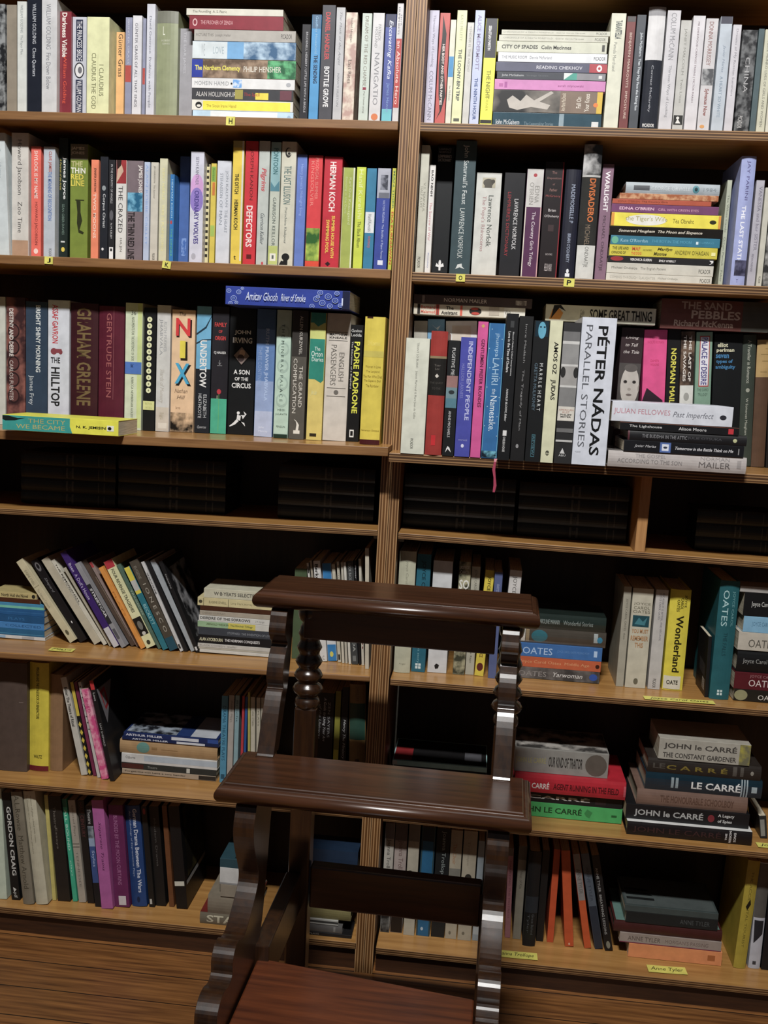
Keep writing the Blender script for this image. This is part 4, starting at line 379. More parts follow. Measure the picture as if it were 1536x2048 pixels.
(673.1,60,1334.8,53.9,194.1,125.2,-90,'#6a3f3a','reddish brown hardcover with pale block title, laid on top, ledge shelf, right bookcase',4,[('t','THE SAND',35.8,126.5,.8,.26,'#a89488','B'),('t','PEBBLES',54.7,142.2,.5,.28,'#bda99c','B'),('t','Richard McKenna',24.6,131.3,.2,.2,'#c6ae9e','B'),('r',145.9,194.1,0,1,'#4a4a44')],{'hb':1}),
(579.7,85,1060.2,29.5,245.5,111,-3.339,'#789a85','sage green book with red bordered panel, back row, 8th from left, ledge shelf, right bookcase',0,[('r',7.2,101.2,.22,.84,'#b0403c'),('r',9.2,99.2,.27,.79,'#d6d6de'),('t','PALACE of DESIRE',10.2,98.1,.53,.36,'#4a4480','B'),('h','THE CAIRO',104.5,109.6,.5,.7,'#4a6454'),('h','TRILOGY',113.4,118.5,.5,.6,'#4a6454')],{}),
(622.5,85,1060.7,51.4,243.2,111,-3.029,'#0f1113','wide black book, cream and blue lower case title, 9th from left, ledge shelf, right bookcase',0,[('h','elliot',16,24,.3,.36,'#d2cfae','B'),('h','perlman',26,34.6,.4,.62,'#d2cfae','B'),('h','seven',37.1,44.4,.3,.46,'#3c7cac','B'),('h','types of',46.9,55.2,.38,.58,'#3c7cac','B'),('h','ambiguity',57,65.8,.42,.7,'#3c7cac','B')],{}),
(661.6,85,1060,23.8,244.4,111,-3.231,'#394139','dark olive book with grey title, back row, 10th from left, ledge shelf, right bookcase',0,[('t','A Traveller in Romance',9.8,89.1,.5,.26,'#b4b6a8'),('o',98.4,106,.5,.3,'#9c9e90'),('t','W Somerset Maugham',117,185.9,.45,.24,'#b4b6a8')],{'hb':1}),
(686.1,85,1060,24.4,236.4,111,-2.735,'#59402f','brown cloth book with tan upper jacket, back row, 11th from left, ledge shelf, right bookcase',0,[('r',0,68.7,0,1,'#ae8f58'),('r',15.9,16.9,.6,.9,'#7c6434'),('r',26,27,.3,.9,'#7c6434'),('r',38.5,39.5,.4,.9,'#7c6434'),('r',58.6,59.6,.3,.8,'#7c6434')],{'hb':1}),
(706.7,85,1059.8,12.2,236.7,111,-3.196,'#1c1a1a','black book, cut off at the frame edge, 12th from left, ledge shelf, right bookcase',0,[],{}),
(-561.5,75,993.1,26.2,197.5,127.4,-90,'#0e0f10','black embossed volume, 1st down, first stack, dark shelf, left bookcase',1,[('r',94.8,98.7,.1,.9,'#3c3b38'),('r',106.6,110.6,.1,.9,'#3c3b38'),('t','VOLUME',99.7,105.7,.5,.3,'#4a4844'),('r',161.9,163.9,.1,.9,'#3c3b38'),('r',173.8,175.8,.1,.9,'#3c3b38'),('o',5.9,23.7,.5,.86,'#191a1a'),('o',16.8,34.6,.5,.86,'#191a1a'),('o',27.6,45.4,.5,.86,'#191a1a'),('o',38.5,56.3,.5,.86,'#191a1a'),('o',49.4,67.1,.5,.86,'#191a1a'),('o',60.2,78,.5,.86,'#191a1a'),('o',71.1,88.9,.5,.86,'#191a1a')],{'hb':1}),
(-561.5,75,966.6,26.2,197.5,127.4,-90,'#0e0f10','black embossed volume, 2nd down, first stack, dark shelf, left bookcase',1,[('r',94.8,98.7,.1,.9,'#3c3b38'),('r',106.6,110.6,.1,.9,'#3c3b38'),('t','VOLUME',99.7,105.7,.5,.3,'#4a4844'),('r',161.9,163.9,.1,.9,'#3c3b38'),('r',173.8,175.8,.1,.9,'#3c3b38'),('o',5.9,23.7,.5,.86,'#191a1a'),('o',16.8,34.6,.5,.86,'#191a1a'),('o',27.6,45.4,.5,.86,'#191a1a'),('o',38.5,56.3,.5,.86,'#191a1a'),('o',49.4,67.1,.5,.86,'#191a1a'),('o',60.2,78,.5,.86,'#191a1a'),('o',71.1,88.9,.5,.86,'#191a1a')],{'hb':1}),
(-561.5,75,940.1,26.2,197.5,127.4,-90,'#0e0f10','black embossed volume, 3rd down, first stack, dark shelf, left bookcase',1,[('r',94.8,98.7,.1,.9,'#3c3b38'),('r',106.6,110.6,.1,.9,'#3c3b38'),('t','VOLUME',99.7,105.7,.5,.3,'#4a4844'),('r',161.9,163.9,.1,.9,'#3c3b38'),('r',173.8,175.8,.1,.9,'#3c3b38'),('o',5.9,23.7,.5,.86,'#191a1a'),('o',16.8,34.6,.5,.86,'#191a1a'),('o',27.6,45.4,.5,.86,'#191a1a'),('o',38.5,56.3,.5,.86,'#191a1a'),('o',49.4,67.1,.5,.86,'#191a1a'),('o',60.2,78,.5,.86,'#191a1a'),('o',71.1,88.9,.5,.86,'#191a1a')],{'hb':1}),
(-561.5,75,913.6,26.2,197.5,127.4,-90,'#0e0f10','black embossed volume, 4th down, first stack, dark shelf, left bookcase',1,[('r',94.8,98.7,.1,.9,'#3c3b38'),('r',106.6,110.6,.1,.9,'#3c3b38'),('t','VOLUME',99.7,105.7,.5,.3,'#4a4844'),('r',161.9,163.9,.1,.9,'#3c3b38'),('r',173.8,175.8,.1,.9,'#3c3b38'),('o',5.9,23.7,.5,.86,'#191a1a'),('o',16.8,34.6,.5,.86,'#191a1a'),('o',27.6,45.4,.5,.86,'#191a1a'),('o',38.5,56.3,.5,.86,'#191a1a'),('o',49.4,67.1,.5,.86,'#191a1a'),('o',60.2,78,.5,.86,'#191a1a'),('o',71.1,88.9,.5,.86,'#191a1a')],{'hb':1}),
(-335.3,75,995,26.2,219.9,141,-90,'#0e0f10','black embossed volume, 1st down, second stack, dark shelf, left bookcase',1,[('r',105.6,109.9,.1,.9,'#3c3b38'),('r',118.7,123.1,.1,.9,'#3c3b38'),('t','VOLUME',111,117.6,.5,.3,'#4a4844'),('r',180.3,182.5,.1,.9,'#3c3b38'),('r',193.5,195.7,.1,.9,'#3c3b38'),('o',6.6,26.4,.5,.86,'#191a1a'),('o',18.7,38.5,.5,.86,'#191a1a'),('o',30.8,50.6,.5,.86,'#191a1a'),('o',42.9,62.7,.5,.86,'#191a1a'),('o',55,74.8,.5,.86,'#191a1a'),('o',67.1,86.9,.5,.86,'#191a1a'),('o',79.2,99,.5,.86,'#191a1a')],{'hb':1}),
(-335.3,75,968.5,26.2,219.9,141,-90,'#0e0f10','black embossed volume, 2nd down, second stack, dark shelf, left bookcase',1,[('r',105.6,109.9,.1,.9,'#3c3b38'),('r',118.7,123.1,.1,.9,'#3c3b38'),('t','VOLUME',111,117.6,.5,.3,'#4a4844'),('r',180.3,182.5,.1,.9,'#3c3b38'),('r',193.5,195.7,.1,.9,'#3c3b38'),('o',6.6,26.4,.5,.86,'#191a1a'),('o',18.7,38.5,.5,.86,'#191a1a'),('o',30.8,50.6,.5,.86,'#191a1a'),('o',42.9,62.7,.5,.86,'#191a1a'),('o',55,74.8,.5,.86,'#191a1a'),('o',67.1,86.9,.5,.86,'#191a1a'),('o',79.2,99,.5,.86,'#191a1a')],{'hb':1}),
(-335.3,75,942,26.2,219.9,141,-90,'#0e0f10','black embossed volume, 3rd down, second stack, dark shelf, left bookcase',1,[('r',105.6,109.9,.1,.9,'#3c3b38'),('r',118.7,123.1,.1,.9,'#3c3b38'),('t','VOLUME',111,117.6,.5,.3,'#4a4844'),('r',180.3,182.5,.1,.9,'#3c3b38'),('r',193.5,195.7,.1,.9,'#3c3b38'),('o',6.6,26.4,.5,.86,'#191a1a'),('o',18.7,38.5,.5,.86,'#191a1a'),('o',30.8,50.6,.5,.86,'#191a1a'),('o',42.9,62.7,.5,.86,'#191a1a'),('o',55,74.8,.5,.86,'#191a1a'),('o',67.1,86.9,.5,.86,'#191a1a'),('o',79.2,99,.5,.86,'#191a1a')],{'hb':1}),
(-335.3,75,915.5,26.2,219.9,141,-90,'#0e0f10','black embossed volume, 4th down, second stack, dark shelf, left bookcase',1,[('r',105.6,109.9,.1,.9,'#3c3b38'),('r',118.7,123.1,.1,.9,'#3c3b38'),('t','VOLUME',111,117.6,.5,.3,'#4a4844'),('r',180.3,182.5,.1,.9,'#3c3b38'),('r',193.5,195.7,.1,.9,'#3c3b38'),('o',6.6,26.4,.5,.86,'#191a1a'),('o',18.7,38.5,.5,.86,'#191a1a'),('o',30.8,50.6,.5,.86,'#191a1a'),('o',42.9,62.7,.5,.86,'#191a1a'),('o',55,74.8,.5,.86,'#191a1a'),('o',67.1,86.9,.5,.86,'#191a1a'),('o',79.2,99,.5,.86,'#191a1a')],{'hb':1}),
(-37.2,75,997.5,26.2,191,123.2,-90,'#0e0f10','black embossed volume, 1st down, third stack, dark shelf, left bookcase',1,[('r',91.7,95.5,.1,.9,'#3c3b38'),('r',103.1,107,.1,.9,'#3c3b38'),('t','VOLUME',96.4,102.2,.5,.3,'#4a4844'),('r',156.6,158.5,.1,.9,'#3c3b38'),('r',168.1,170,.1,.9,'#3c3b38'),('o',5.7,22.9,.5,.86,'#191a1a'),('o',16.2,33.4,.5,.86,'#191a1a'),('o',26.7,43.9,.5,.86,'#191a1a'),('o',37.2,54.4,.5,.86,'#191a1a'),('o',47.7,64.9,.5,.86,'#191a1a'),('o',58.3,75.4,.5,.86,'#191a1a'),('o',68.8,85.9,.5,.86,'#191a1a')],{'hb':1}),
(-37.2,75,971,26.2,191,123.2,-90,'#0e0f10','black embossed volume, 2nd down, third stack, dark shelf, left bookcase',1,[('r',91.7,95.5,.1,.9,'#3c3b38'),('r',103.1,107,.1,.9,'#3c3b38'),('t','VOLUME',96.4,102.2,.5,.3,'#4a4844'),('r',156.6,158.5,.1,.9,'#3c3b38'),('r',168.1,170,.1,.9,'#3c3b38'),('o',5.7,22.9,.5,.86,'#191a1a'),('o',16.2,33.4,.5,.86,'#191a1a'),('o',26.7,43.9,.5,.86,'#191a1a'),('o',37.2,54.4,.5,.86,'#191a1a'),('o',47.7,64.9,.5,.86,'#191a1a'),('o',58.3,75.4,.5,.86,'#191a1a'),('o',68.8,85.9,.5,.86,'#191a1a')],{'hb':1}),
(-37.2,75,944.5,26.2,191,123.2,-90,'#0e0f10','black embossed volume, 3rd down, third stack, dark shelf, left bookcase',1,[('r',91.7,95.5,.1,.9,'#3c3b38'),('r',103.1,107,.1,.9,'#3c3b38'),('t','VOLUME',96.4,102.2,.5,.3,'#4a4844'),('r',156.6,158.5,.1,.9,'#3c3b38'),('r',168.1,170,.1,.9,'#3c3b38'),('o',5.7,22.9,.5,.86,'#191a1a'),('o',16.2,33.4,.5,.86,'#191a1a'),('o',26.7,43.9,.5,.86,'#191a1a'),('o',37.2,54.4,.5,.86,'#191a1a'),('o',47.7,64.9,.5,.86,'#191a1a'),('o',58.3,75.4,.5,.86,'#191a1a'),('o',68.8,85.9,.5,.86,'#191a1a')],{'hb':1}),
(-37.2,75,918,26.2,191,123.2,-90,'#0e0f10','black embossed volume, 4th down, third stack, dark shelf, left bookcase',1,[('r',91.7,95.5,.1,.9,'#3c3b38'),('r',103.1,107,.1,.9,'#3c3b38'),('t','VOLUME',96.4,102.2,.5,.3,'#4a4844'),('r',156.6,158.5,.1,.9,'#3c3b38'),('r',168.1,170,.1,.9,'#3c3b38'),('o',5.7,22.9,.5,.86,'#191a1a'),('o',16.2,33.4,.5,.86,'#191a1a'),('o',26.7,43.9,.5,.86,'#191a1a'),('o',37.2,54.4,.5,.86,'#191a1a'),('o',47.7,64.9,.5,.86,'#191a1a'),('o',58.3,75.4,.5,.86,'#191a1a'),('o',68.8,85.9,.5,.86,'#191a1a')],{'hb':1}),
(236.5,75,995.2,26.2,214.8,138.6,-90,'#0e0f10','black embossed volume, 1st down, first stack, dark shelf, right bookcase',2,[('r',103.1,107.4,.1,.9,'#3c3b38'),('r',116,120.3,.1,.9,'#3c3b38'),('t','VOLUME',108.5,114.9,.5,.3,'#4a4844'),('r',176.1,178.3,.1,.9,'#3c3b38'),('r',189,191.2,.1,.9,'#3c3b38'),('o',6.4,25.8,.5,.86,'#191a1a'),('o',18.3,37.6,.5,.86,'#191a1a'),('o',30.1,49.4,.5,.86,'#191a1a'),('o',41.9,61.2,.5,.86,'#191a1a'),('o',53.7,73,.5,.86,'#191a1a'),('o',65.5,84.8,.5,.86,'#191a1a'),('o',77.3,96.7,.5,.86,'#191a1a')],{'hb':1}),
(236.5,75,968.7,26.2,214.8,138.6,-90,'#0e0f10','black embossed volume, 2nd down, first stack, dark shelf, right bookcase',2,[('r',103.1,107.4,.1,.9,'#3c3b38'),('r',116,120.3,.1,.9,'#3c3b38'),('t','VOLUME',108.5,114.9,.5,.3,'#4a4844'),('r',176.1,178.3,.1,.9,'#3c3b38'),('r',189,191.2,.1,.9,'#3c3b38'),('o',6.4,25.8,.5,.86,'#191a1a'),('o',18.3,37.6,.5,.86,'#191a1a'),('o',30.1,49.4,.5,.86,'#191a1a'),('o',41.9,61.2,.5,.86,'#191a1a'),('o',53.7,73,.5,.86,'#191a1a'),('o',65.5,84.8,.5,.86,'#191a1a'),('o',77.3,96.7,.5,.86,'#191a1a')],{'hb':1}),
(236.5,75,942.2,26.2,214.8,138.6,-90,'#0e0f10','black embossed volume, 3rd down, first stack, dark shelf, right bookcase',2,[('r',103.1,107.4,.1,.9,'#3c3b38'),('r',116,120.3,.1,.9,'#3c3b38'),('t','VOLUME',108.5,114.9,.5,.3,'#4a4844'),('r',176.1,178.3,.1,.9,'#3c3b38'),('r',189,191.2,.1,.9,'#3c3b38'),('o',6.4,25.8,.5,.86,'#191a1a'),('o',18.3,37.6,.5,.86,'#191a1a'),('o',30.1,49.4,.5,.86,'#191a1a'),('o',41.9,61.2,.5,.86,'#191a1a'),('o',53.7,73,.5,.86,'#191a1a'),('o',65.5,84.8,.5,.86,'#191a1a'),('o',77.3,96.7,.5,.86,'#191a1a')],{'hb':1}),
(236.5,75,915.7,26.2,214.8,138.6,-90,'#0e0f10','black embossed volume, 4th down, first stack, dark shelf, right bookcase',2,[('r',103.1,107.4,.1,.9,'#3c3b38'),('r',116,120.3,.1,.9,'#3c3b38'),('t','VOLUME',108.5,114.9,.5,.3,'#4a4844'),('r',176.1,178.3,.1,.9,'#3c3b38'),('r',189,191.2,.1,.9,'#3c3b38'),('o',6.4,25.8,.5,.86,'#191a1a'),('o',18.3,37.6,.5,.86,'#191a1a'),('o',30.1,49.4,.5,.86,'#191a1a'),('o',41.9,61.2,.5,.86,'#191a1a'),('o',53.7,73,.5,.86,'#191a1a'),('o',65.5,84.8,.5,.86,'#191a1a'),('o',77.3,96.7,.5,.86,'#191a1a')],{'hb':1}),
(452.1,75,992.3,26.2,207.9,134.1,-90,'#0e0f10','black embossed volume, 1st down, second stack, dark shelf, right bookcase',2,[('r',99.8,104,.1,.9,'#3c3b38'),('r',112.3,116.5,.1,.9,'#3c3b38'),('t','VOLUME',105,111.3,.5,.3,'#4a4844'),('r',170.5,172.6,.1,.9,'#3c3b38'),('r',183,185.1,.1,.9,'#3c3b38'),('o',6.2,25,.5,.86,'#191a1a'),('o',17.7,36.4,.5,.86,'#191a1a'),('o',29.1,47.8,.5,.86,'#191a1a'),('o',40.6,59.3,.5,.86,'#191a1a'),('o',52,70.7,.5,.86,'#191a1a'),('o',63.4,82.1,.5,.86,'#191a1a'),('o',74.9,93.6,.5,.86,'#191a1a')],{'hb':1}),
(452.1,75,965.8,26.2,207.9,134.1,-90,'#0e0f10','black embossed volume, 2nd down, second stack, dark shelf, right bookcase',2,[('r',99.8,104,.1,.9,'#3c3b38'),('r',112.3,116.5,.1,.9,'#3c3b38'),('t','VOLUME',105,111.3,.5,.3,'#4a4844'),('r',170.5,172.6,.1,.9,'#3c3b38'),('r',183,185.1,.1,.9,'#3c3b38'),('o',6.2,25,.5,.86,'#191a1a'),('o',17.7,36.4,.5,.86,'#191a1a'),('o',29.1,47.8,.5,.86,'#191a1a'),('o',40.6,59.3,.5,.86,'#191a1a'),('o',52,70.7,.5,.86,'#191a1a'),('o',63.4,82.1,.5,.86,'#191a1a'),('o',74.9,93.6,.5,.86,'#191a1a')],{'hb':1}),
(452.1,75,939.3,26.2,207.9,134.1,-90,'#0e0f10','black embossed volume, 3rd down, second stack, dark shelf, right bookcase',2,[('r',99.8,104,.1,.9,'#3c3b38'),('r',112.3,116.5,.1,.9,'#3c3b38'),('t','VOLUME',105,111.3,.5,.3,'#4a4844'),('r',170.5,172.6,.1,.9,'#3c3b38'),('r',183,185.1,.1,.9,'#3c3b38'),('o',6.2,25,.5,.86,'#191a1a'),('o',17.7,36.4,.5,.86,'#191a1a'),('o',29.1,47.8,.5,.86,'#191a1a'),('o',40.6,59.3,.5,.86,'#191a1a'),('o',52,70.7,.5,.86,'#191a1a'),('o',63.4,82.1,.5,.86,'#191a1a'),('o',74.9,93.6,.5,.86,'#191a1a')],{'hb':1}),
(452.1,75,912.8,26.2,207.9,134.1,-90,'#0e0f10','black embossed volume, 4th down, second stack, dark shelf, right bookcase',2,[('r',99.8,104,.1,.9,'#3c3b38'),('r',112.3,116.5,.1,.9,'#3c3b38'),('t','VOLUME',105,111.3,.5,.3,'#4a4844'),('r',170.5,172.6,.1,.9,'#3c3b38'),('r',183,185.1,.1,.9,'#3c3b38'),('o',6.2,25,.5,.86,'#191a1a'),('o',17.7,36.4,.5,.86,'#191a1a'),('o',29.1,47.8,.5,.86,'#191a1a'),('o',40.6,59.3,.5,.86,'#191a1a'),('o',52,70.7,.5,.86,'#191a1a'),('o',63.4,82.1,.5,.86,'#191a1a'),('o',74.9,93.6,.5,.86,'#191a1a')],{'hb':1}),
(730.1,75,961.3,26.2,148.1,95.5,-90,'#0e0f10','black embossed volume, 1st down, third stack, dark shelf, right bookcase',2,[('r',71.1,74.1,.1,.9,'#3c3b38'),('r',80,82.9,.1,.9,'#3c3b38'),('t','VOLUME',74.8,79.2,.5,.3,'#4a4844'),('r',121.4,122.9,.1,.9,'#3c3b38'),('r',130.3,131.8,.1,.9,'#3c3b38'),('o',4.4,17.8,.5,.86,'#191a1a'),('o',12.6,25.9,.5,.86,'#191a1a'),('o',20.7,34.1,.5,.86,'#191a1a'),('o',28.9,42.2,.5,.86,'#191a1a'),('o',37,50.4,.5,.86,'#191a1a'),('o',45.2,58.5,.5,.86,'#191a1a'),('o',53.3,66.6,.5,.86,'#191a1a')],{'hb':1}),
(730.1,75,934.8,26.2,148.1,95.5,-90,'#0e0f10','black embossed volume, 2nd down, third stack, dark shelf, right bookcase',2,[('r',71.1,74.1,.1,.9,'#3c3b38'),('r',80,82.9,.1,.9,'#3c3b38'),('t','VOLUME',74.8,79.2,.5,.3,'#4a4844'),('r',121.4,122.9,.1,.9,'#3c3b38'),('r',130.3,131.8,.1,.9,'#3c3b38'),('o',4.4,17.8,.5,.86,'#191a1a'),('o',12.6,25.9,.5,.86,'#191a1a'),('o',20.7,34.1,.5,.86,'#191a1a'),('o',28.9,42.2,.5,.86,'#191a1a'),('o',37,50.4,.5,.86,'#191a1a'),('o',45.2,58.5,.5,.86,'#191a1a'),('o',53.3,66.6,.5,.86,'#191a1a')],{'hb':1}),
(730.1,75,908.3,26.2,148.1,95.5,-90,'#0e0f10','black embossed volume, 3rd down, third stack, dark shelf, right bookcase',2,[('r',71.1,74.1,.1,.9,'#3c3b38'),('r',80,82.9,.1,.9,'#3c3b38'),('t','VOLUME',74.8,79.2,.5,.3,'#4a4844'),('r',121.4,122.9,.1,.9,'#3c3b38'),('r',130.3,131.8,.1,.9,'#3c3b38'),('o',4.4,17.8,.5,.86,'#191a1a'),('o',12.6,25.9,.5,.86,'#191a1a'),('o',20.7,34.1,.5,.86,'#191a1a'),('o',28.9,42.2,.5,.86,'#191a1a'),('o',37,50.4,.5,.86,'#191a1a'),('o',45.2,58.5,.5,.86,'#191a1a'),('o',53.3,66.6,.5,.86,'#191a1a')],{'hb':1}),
(-735.5,96.8,700.1,12,100.6,64.9,-90,'#b9a86e','tan paperback with dark lettering, 1st down, fifth shelf first stack, left bookcase',6,[('t','North Hull the Novel',23.9,82,.5,.55,'#3c3424','B'),('o',90,97.7,.5,.7,'#2c2a22')],{}),
(-728.9,96.8,689.2,9.1,107.2,69.2,-90,'#4c2818','brown red paperback, 2nd down, fifth shelf first stack, left bookcase',6,[],{}),
(-720,96.8,678.1,12.6,116.2,75,-90,'#3c88b0','thin blue paperback with mint stripe, 3rd down, fifth shelf first stack, left bookcase',6,[('r',0,116.2,.1,.5,'#6cbca4')],{}),
(-719.3,96.8,635.6,13.9,117.1,75.5,-90,'#3a7ebc','thin bright blue paperback, 6th down, fifth shelf first stack, left bookcase',6,[('t','COLLECTED',33,110.6,.5,.36,'#1c4c7c')],{}),
(-718.4,96.8,621.4,13.9,118.1,76.2,-90,'#1f5f88','thin blue grey paperback, 7th down, fifth shelf first stack, left bookcase',6,[('r',0,116.6,.2,.3,'#3f88ac')],{}),
(-718.5,96.8,650.4,15,117.9,76,-90,'#19507f','thin dark blue paperback, 5th down, fifth shelf first stack, left bookcase',6,[('t','PLAYS',39,74.8,.5,.4,'#2c70a8')],{}),
(-718.5,96.8,664.8,13.2,117.8,76,-90,'#1c588e','thin mid blue paperback, 4th down, fifth shelf first stack, left bookcase',6,[('r',0,116.3,.45,.55,'#2c6ca4')],{}),
(-716.8,96.8,610.6,7.1,119.7,77.2,-90,'#c9c8c6','thin white paperback with blue foot, 8th down, fifth shelf first stack, left bookcase',6,[('r',3,33.1,.1,.9,'#8fb0cc'),('r',69,95.9,.1,.9,'#a9a8a8')],{}),
(-654.7,93.2,612.7,15.9,201.1,122.8,-35.605,'#c4ba96','cream paperback leaning at the outer end, 1st upright from left, fifth shelf, left bookcase',22,[('t',"EUGENE O'NEILL",24.1,60.3,.4,.36,'#7c7458'),('r',64.3,65.4,0,1,'#8f8666'),('t','The Iceman Cometh',70.4,116.6,.4,.36,'#a3987a'),('o',172.9,185,.5,.4,'#5c5640')],{}),
(-635.2,100.1,612.9,16.6,197.3,115.9,-33.178,'#19171a','black paperback with white swirl top, 2nd upright from left, fifth shelf, left bookcase',22,[('o',5.9,27.6,.5,.6,'#6c6a6c'),('o',9.9,21.7,.5,.34,'#19171a'),('t','Shepard',43.4,78.9,.5,.4,'#7c7c80','I'),('o',148,153.9,.5,.14,'#d6d6d6')],{}),
(-601.1,91.4,613.6,16.4,206.3,124.6,-33.961,'#b6ae98','plain cream paperback, 3rd upright from left, fifth shelf, left bookcase',22,[],{}),
(-584.5,91.3,611.6,8.2,205.6,124.7,-33.892,'#c6c2b2','cream paperback with bold black title, 4th upright from left, fifth shelf, left bookcase',22,[('t','THE REMOVALISTS',10.3,102.8,.62,.4,'#262420','B'),('t','by PETER WEISS',41.1,106.9,.22,.3,'#45423a')],{}),
(-571.7,88.4,611.3,6.4,186.6,120.3,-32.557,'#aca692','slim cream paperback, 5th upright from left, fifth shelf, left bookcase',22,[],{}),
(-555.7,78.9,613.3,13.4,222.6,137.1,-31.361,'#3c2468','purple paperback with white foot, 6th upright from left, fifth shelf, left bookcase',22,[('t',"Ibsen  A Doll's House",26.7,111.3,.5,.5,'#c9c0e0'),('r',178.1,222.6,0,1,'#c2c0c4')],{}),
(-541.1,80.4,612.6,9.5,197.3,127.3,-31.185,'#8c8c90','grey paperback with black label, 7th upright from left, fifth shelf, left bookcase',22,[('r',49.3,134.2,0,1,'#2a2a2e'),('t','STREETCAR',59.2,126.3,.5,.5,'#d2d2d4','B'),('r',134.2,142.1,0,1,'#2a2a2e'),('r',153.9,177.6,.2,.8,'#55555a')],{}),
(-525.6,95.4,613.1,10.5,202.7,120.6,-31.978,'#4f3f34','brown paperback, 8th upright from left, fifth shelf, left bookcase',22,[('r',40.5,182.5,.8,1,'#7c6c5c')],{}),
(-514.7,93.6,612.3,6.7,199.9,122.4,-31.479,'#8c7a74','slim greyish paperback with red top, 9th upright from left, fifth shelf, left bookcase',22,[('r',0,12,0,1,'#a83c40')],{}),
(-500.9,81.1,612.9,8.7,187.7,121.1,-29.387,'#d88e34','slim orange paperback, 10th upright from left, fifth shelf, left bookcase',22,[('t','PLAYS',56.3,112.6,.5,.4,'#a8641c')],{}),
(-485.8,87.8,615.7,20,198.6,128.1,-28.351,'#d3d3a2','pale green paperback, red top and black picture, 11th upright from left, fifth shelf, left bookcase',22,[('r',0,16.9,0,1,'#ae2f3a'),('t','FOUR REVENGE TRAGEDIES',19.9,119.1,.5,.34,'#4a4a38','B'),('r',131.1,170.8,0,1,'#1c1c1a'),('o',139,158.9,.5,.5,'#6c6c66'),('o',162.8,170.8,.5,.4,'#c6c6be'),('o',182.7,192.6,.5,.4,'#3c3c2c')],{}),
(-466.6,88.7,613.3,8.1,193.5,124.8,-28.211,'#4f6a5c','slim green grey paperback, 12th upright from left, fifth shelf, left bookcase',22,[('t','TRAGEDIES',58.1,116.1,.5,.4,'#a3b49c')],{}),
(-452.9,83.1,614.5,12.7,186.3,120.2,-27.298,'#1f7080','teal paperback with yellow top, 13th upright from left, fifth shelf, left bookcase',22,[('r',0,59.6,0,1,'#d3c42c'),('r',29.8,52.2,.05,.95,'#b4b4b0'),('t','BECKETT',83.8,130.4,.5,.5,'#8fc0c4')],{}),
(-434.2,79.5,616.1,18.8,200.6,129.4,-26.437,'#4b443a','brown paperback with spaced white letters, 14th upright from left, fifth shelf, left bookcase',22,[('t','I O N E S C O',52.1,160.4,.55,.36,'#a8a294'),('t','EUGENE',12,40.1,.4,.3,'#8a8478'),('r',172.5,200.6,0,1,'#1c4a5c')],{}),
(-418.5,80.7,613.6,6.3,200.2,129.1,-25.54,'#c0c0c0','slim white paperback with black print, 15th upright from left, fifth shelf, left bookcase',22,[('t','THE END OF THE GAME',24,72.1,.5,.5,'#2c2c2c','B'),('r',184.1,194.1,.2,.8,'#2c2c2c')],{}),
(-409.8,82.9,614.1,8,201.9,130.2,-25.177,'#1d1d1f','slim black paperback, 16th upright from left, fifth shelf, left bookcase',22,[],{}),
(-395.2,85.5,615,10.5,204.6,130.5,-26.306,'#9ba2a8','slim pale grey paperback, plain spine, 17th upright from left, fifth shelf, left bookcase',22,[],{}),
(-384.5,80.8,614.5,8,201.8,130.2,-24.308,'#1a1a1c','large black playscript, grey faces on its cover, 18th upright from left, fifth shelf, left bookcase',22,[('t','Osborne',28.3,60.6,.5,.4,'#a3a3a3'),('r',189.7,197.8,.2,.7,'#c6c6c6')],{'face':1}),
(-226,79.5,619.1,6.7,154.4,107.1,-90,'#c6c4bc','thin white paperback at the bottom, 11th down, fifth shelf second stack, left bookcase',11,[],{}),
(-228,79.5,721.7,16.9,159.1,102.6,-90,'#c8bc8a','cream yellow paperback with ruled panels, 2nd down, fifth shelf second stack, left bookcase',11,[('r',11.6,12.8,0,1,'#6c6648'),('t',"EUGENE O'NEILL",23.5,59.7,.5,.3,'#5c563c'),('r',63.1,64.2,0,1,'#6c6648'),('t',"Long Day's Journey Into Night",68.7,139.5,.5,.32,'#8c8460'),('o',2.3,9.9,.5,.4,'#4a4634')],{}),
(-224.2,79.5,624.5,3.5,158.5,106.4,-90,'#aaa698','thin grey paperback, 10th down, fifth shelf second stack, left bookcase',11,[],{}),
(-221.8,79.5,630.7,8.3,162.7,107.3,-90,'#b9b7b0','grey white paperback, 9th down, fifth shelf second stack, left bookcase',11,[('t','BLACK COMEDY  Shaffer',4.3,81.1,.5,.4,'#8c8a84')],{}),
(-227.3,79.5,708.2,9.4,154.1,99.4,-90,'#482818','dark brown paperback, 3rd down, fifth shelf second stack, left bookcase',11,[],{}),
(-219.8,79.5,675,13,166,107.1,-90,'#c2c2ba','paperback fading green, yellow, white, 6th down, fifth shelf second stack, left bookcase',11,[('r',0,63.3,0,1,'#8fb088'),('r',63.3,119.7,0,1,'#c6ba48'),('t','ARNOLD WESKER  The Kitchen Trilogy',17.9,114.1,.5,.4,'#55683c','B')],{}),
(-220.1,79.5,643.7,17.3,164.1,105.8,-90,'#17181b','black paperback with white capitals, 8th down, fifth shelf second stack, left bookcase',11,[('t','ALAN AYCKBOURN',2.9,51.2,.5,.4,'#c9c6a4','B'),('t','THE NORMAN CONQUESTS',55.5,128.1,.5,.38,'#d2d2d2','B')],{}),
(-222,79.5,698.3,9.8,160.1,103.3,-90,'#a39a8a','thin grey tan paperback, 4th down, fifth shelf second stack, left bookcase',11,[('t','CHEKHOV FOUR PLAYS',5.1,53.3,.5,.4,'#7c7466')],{}),
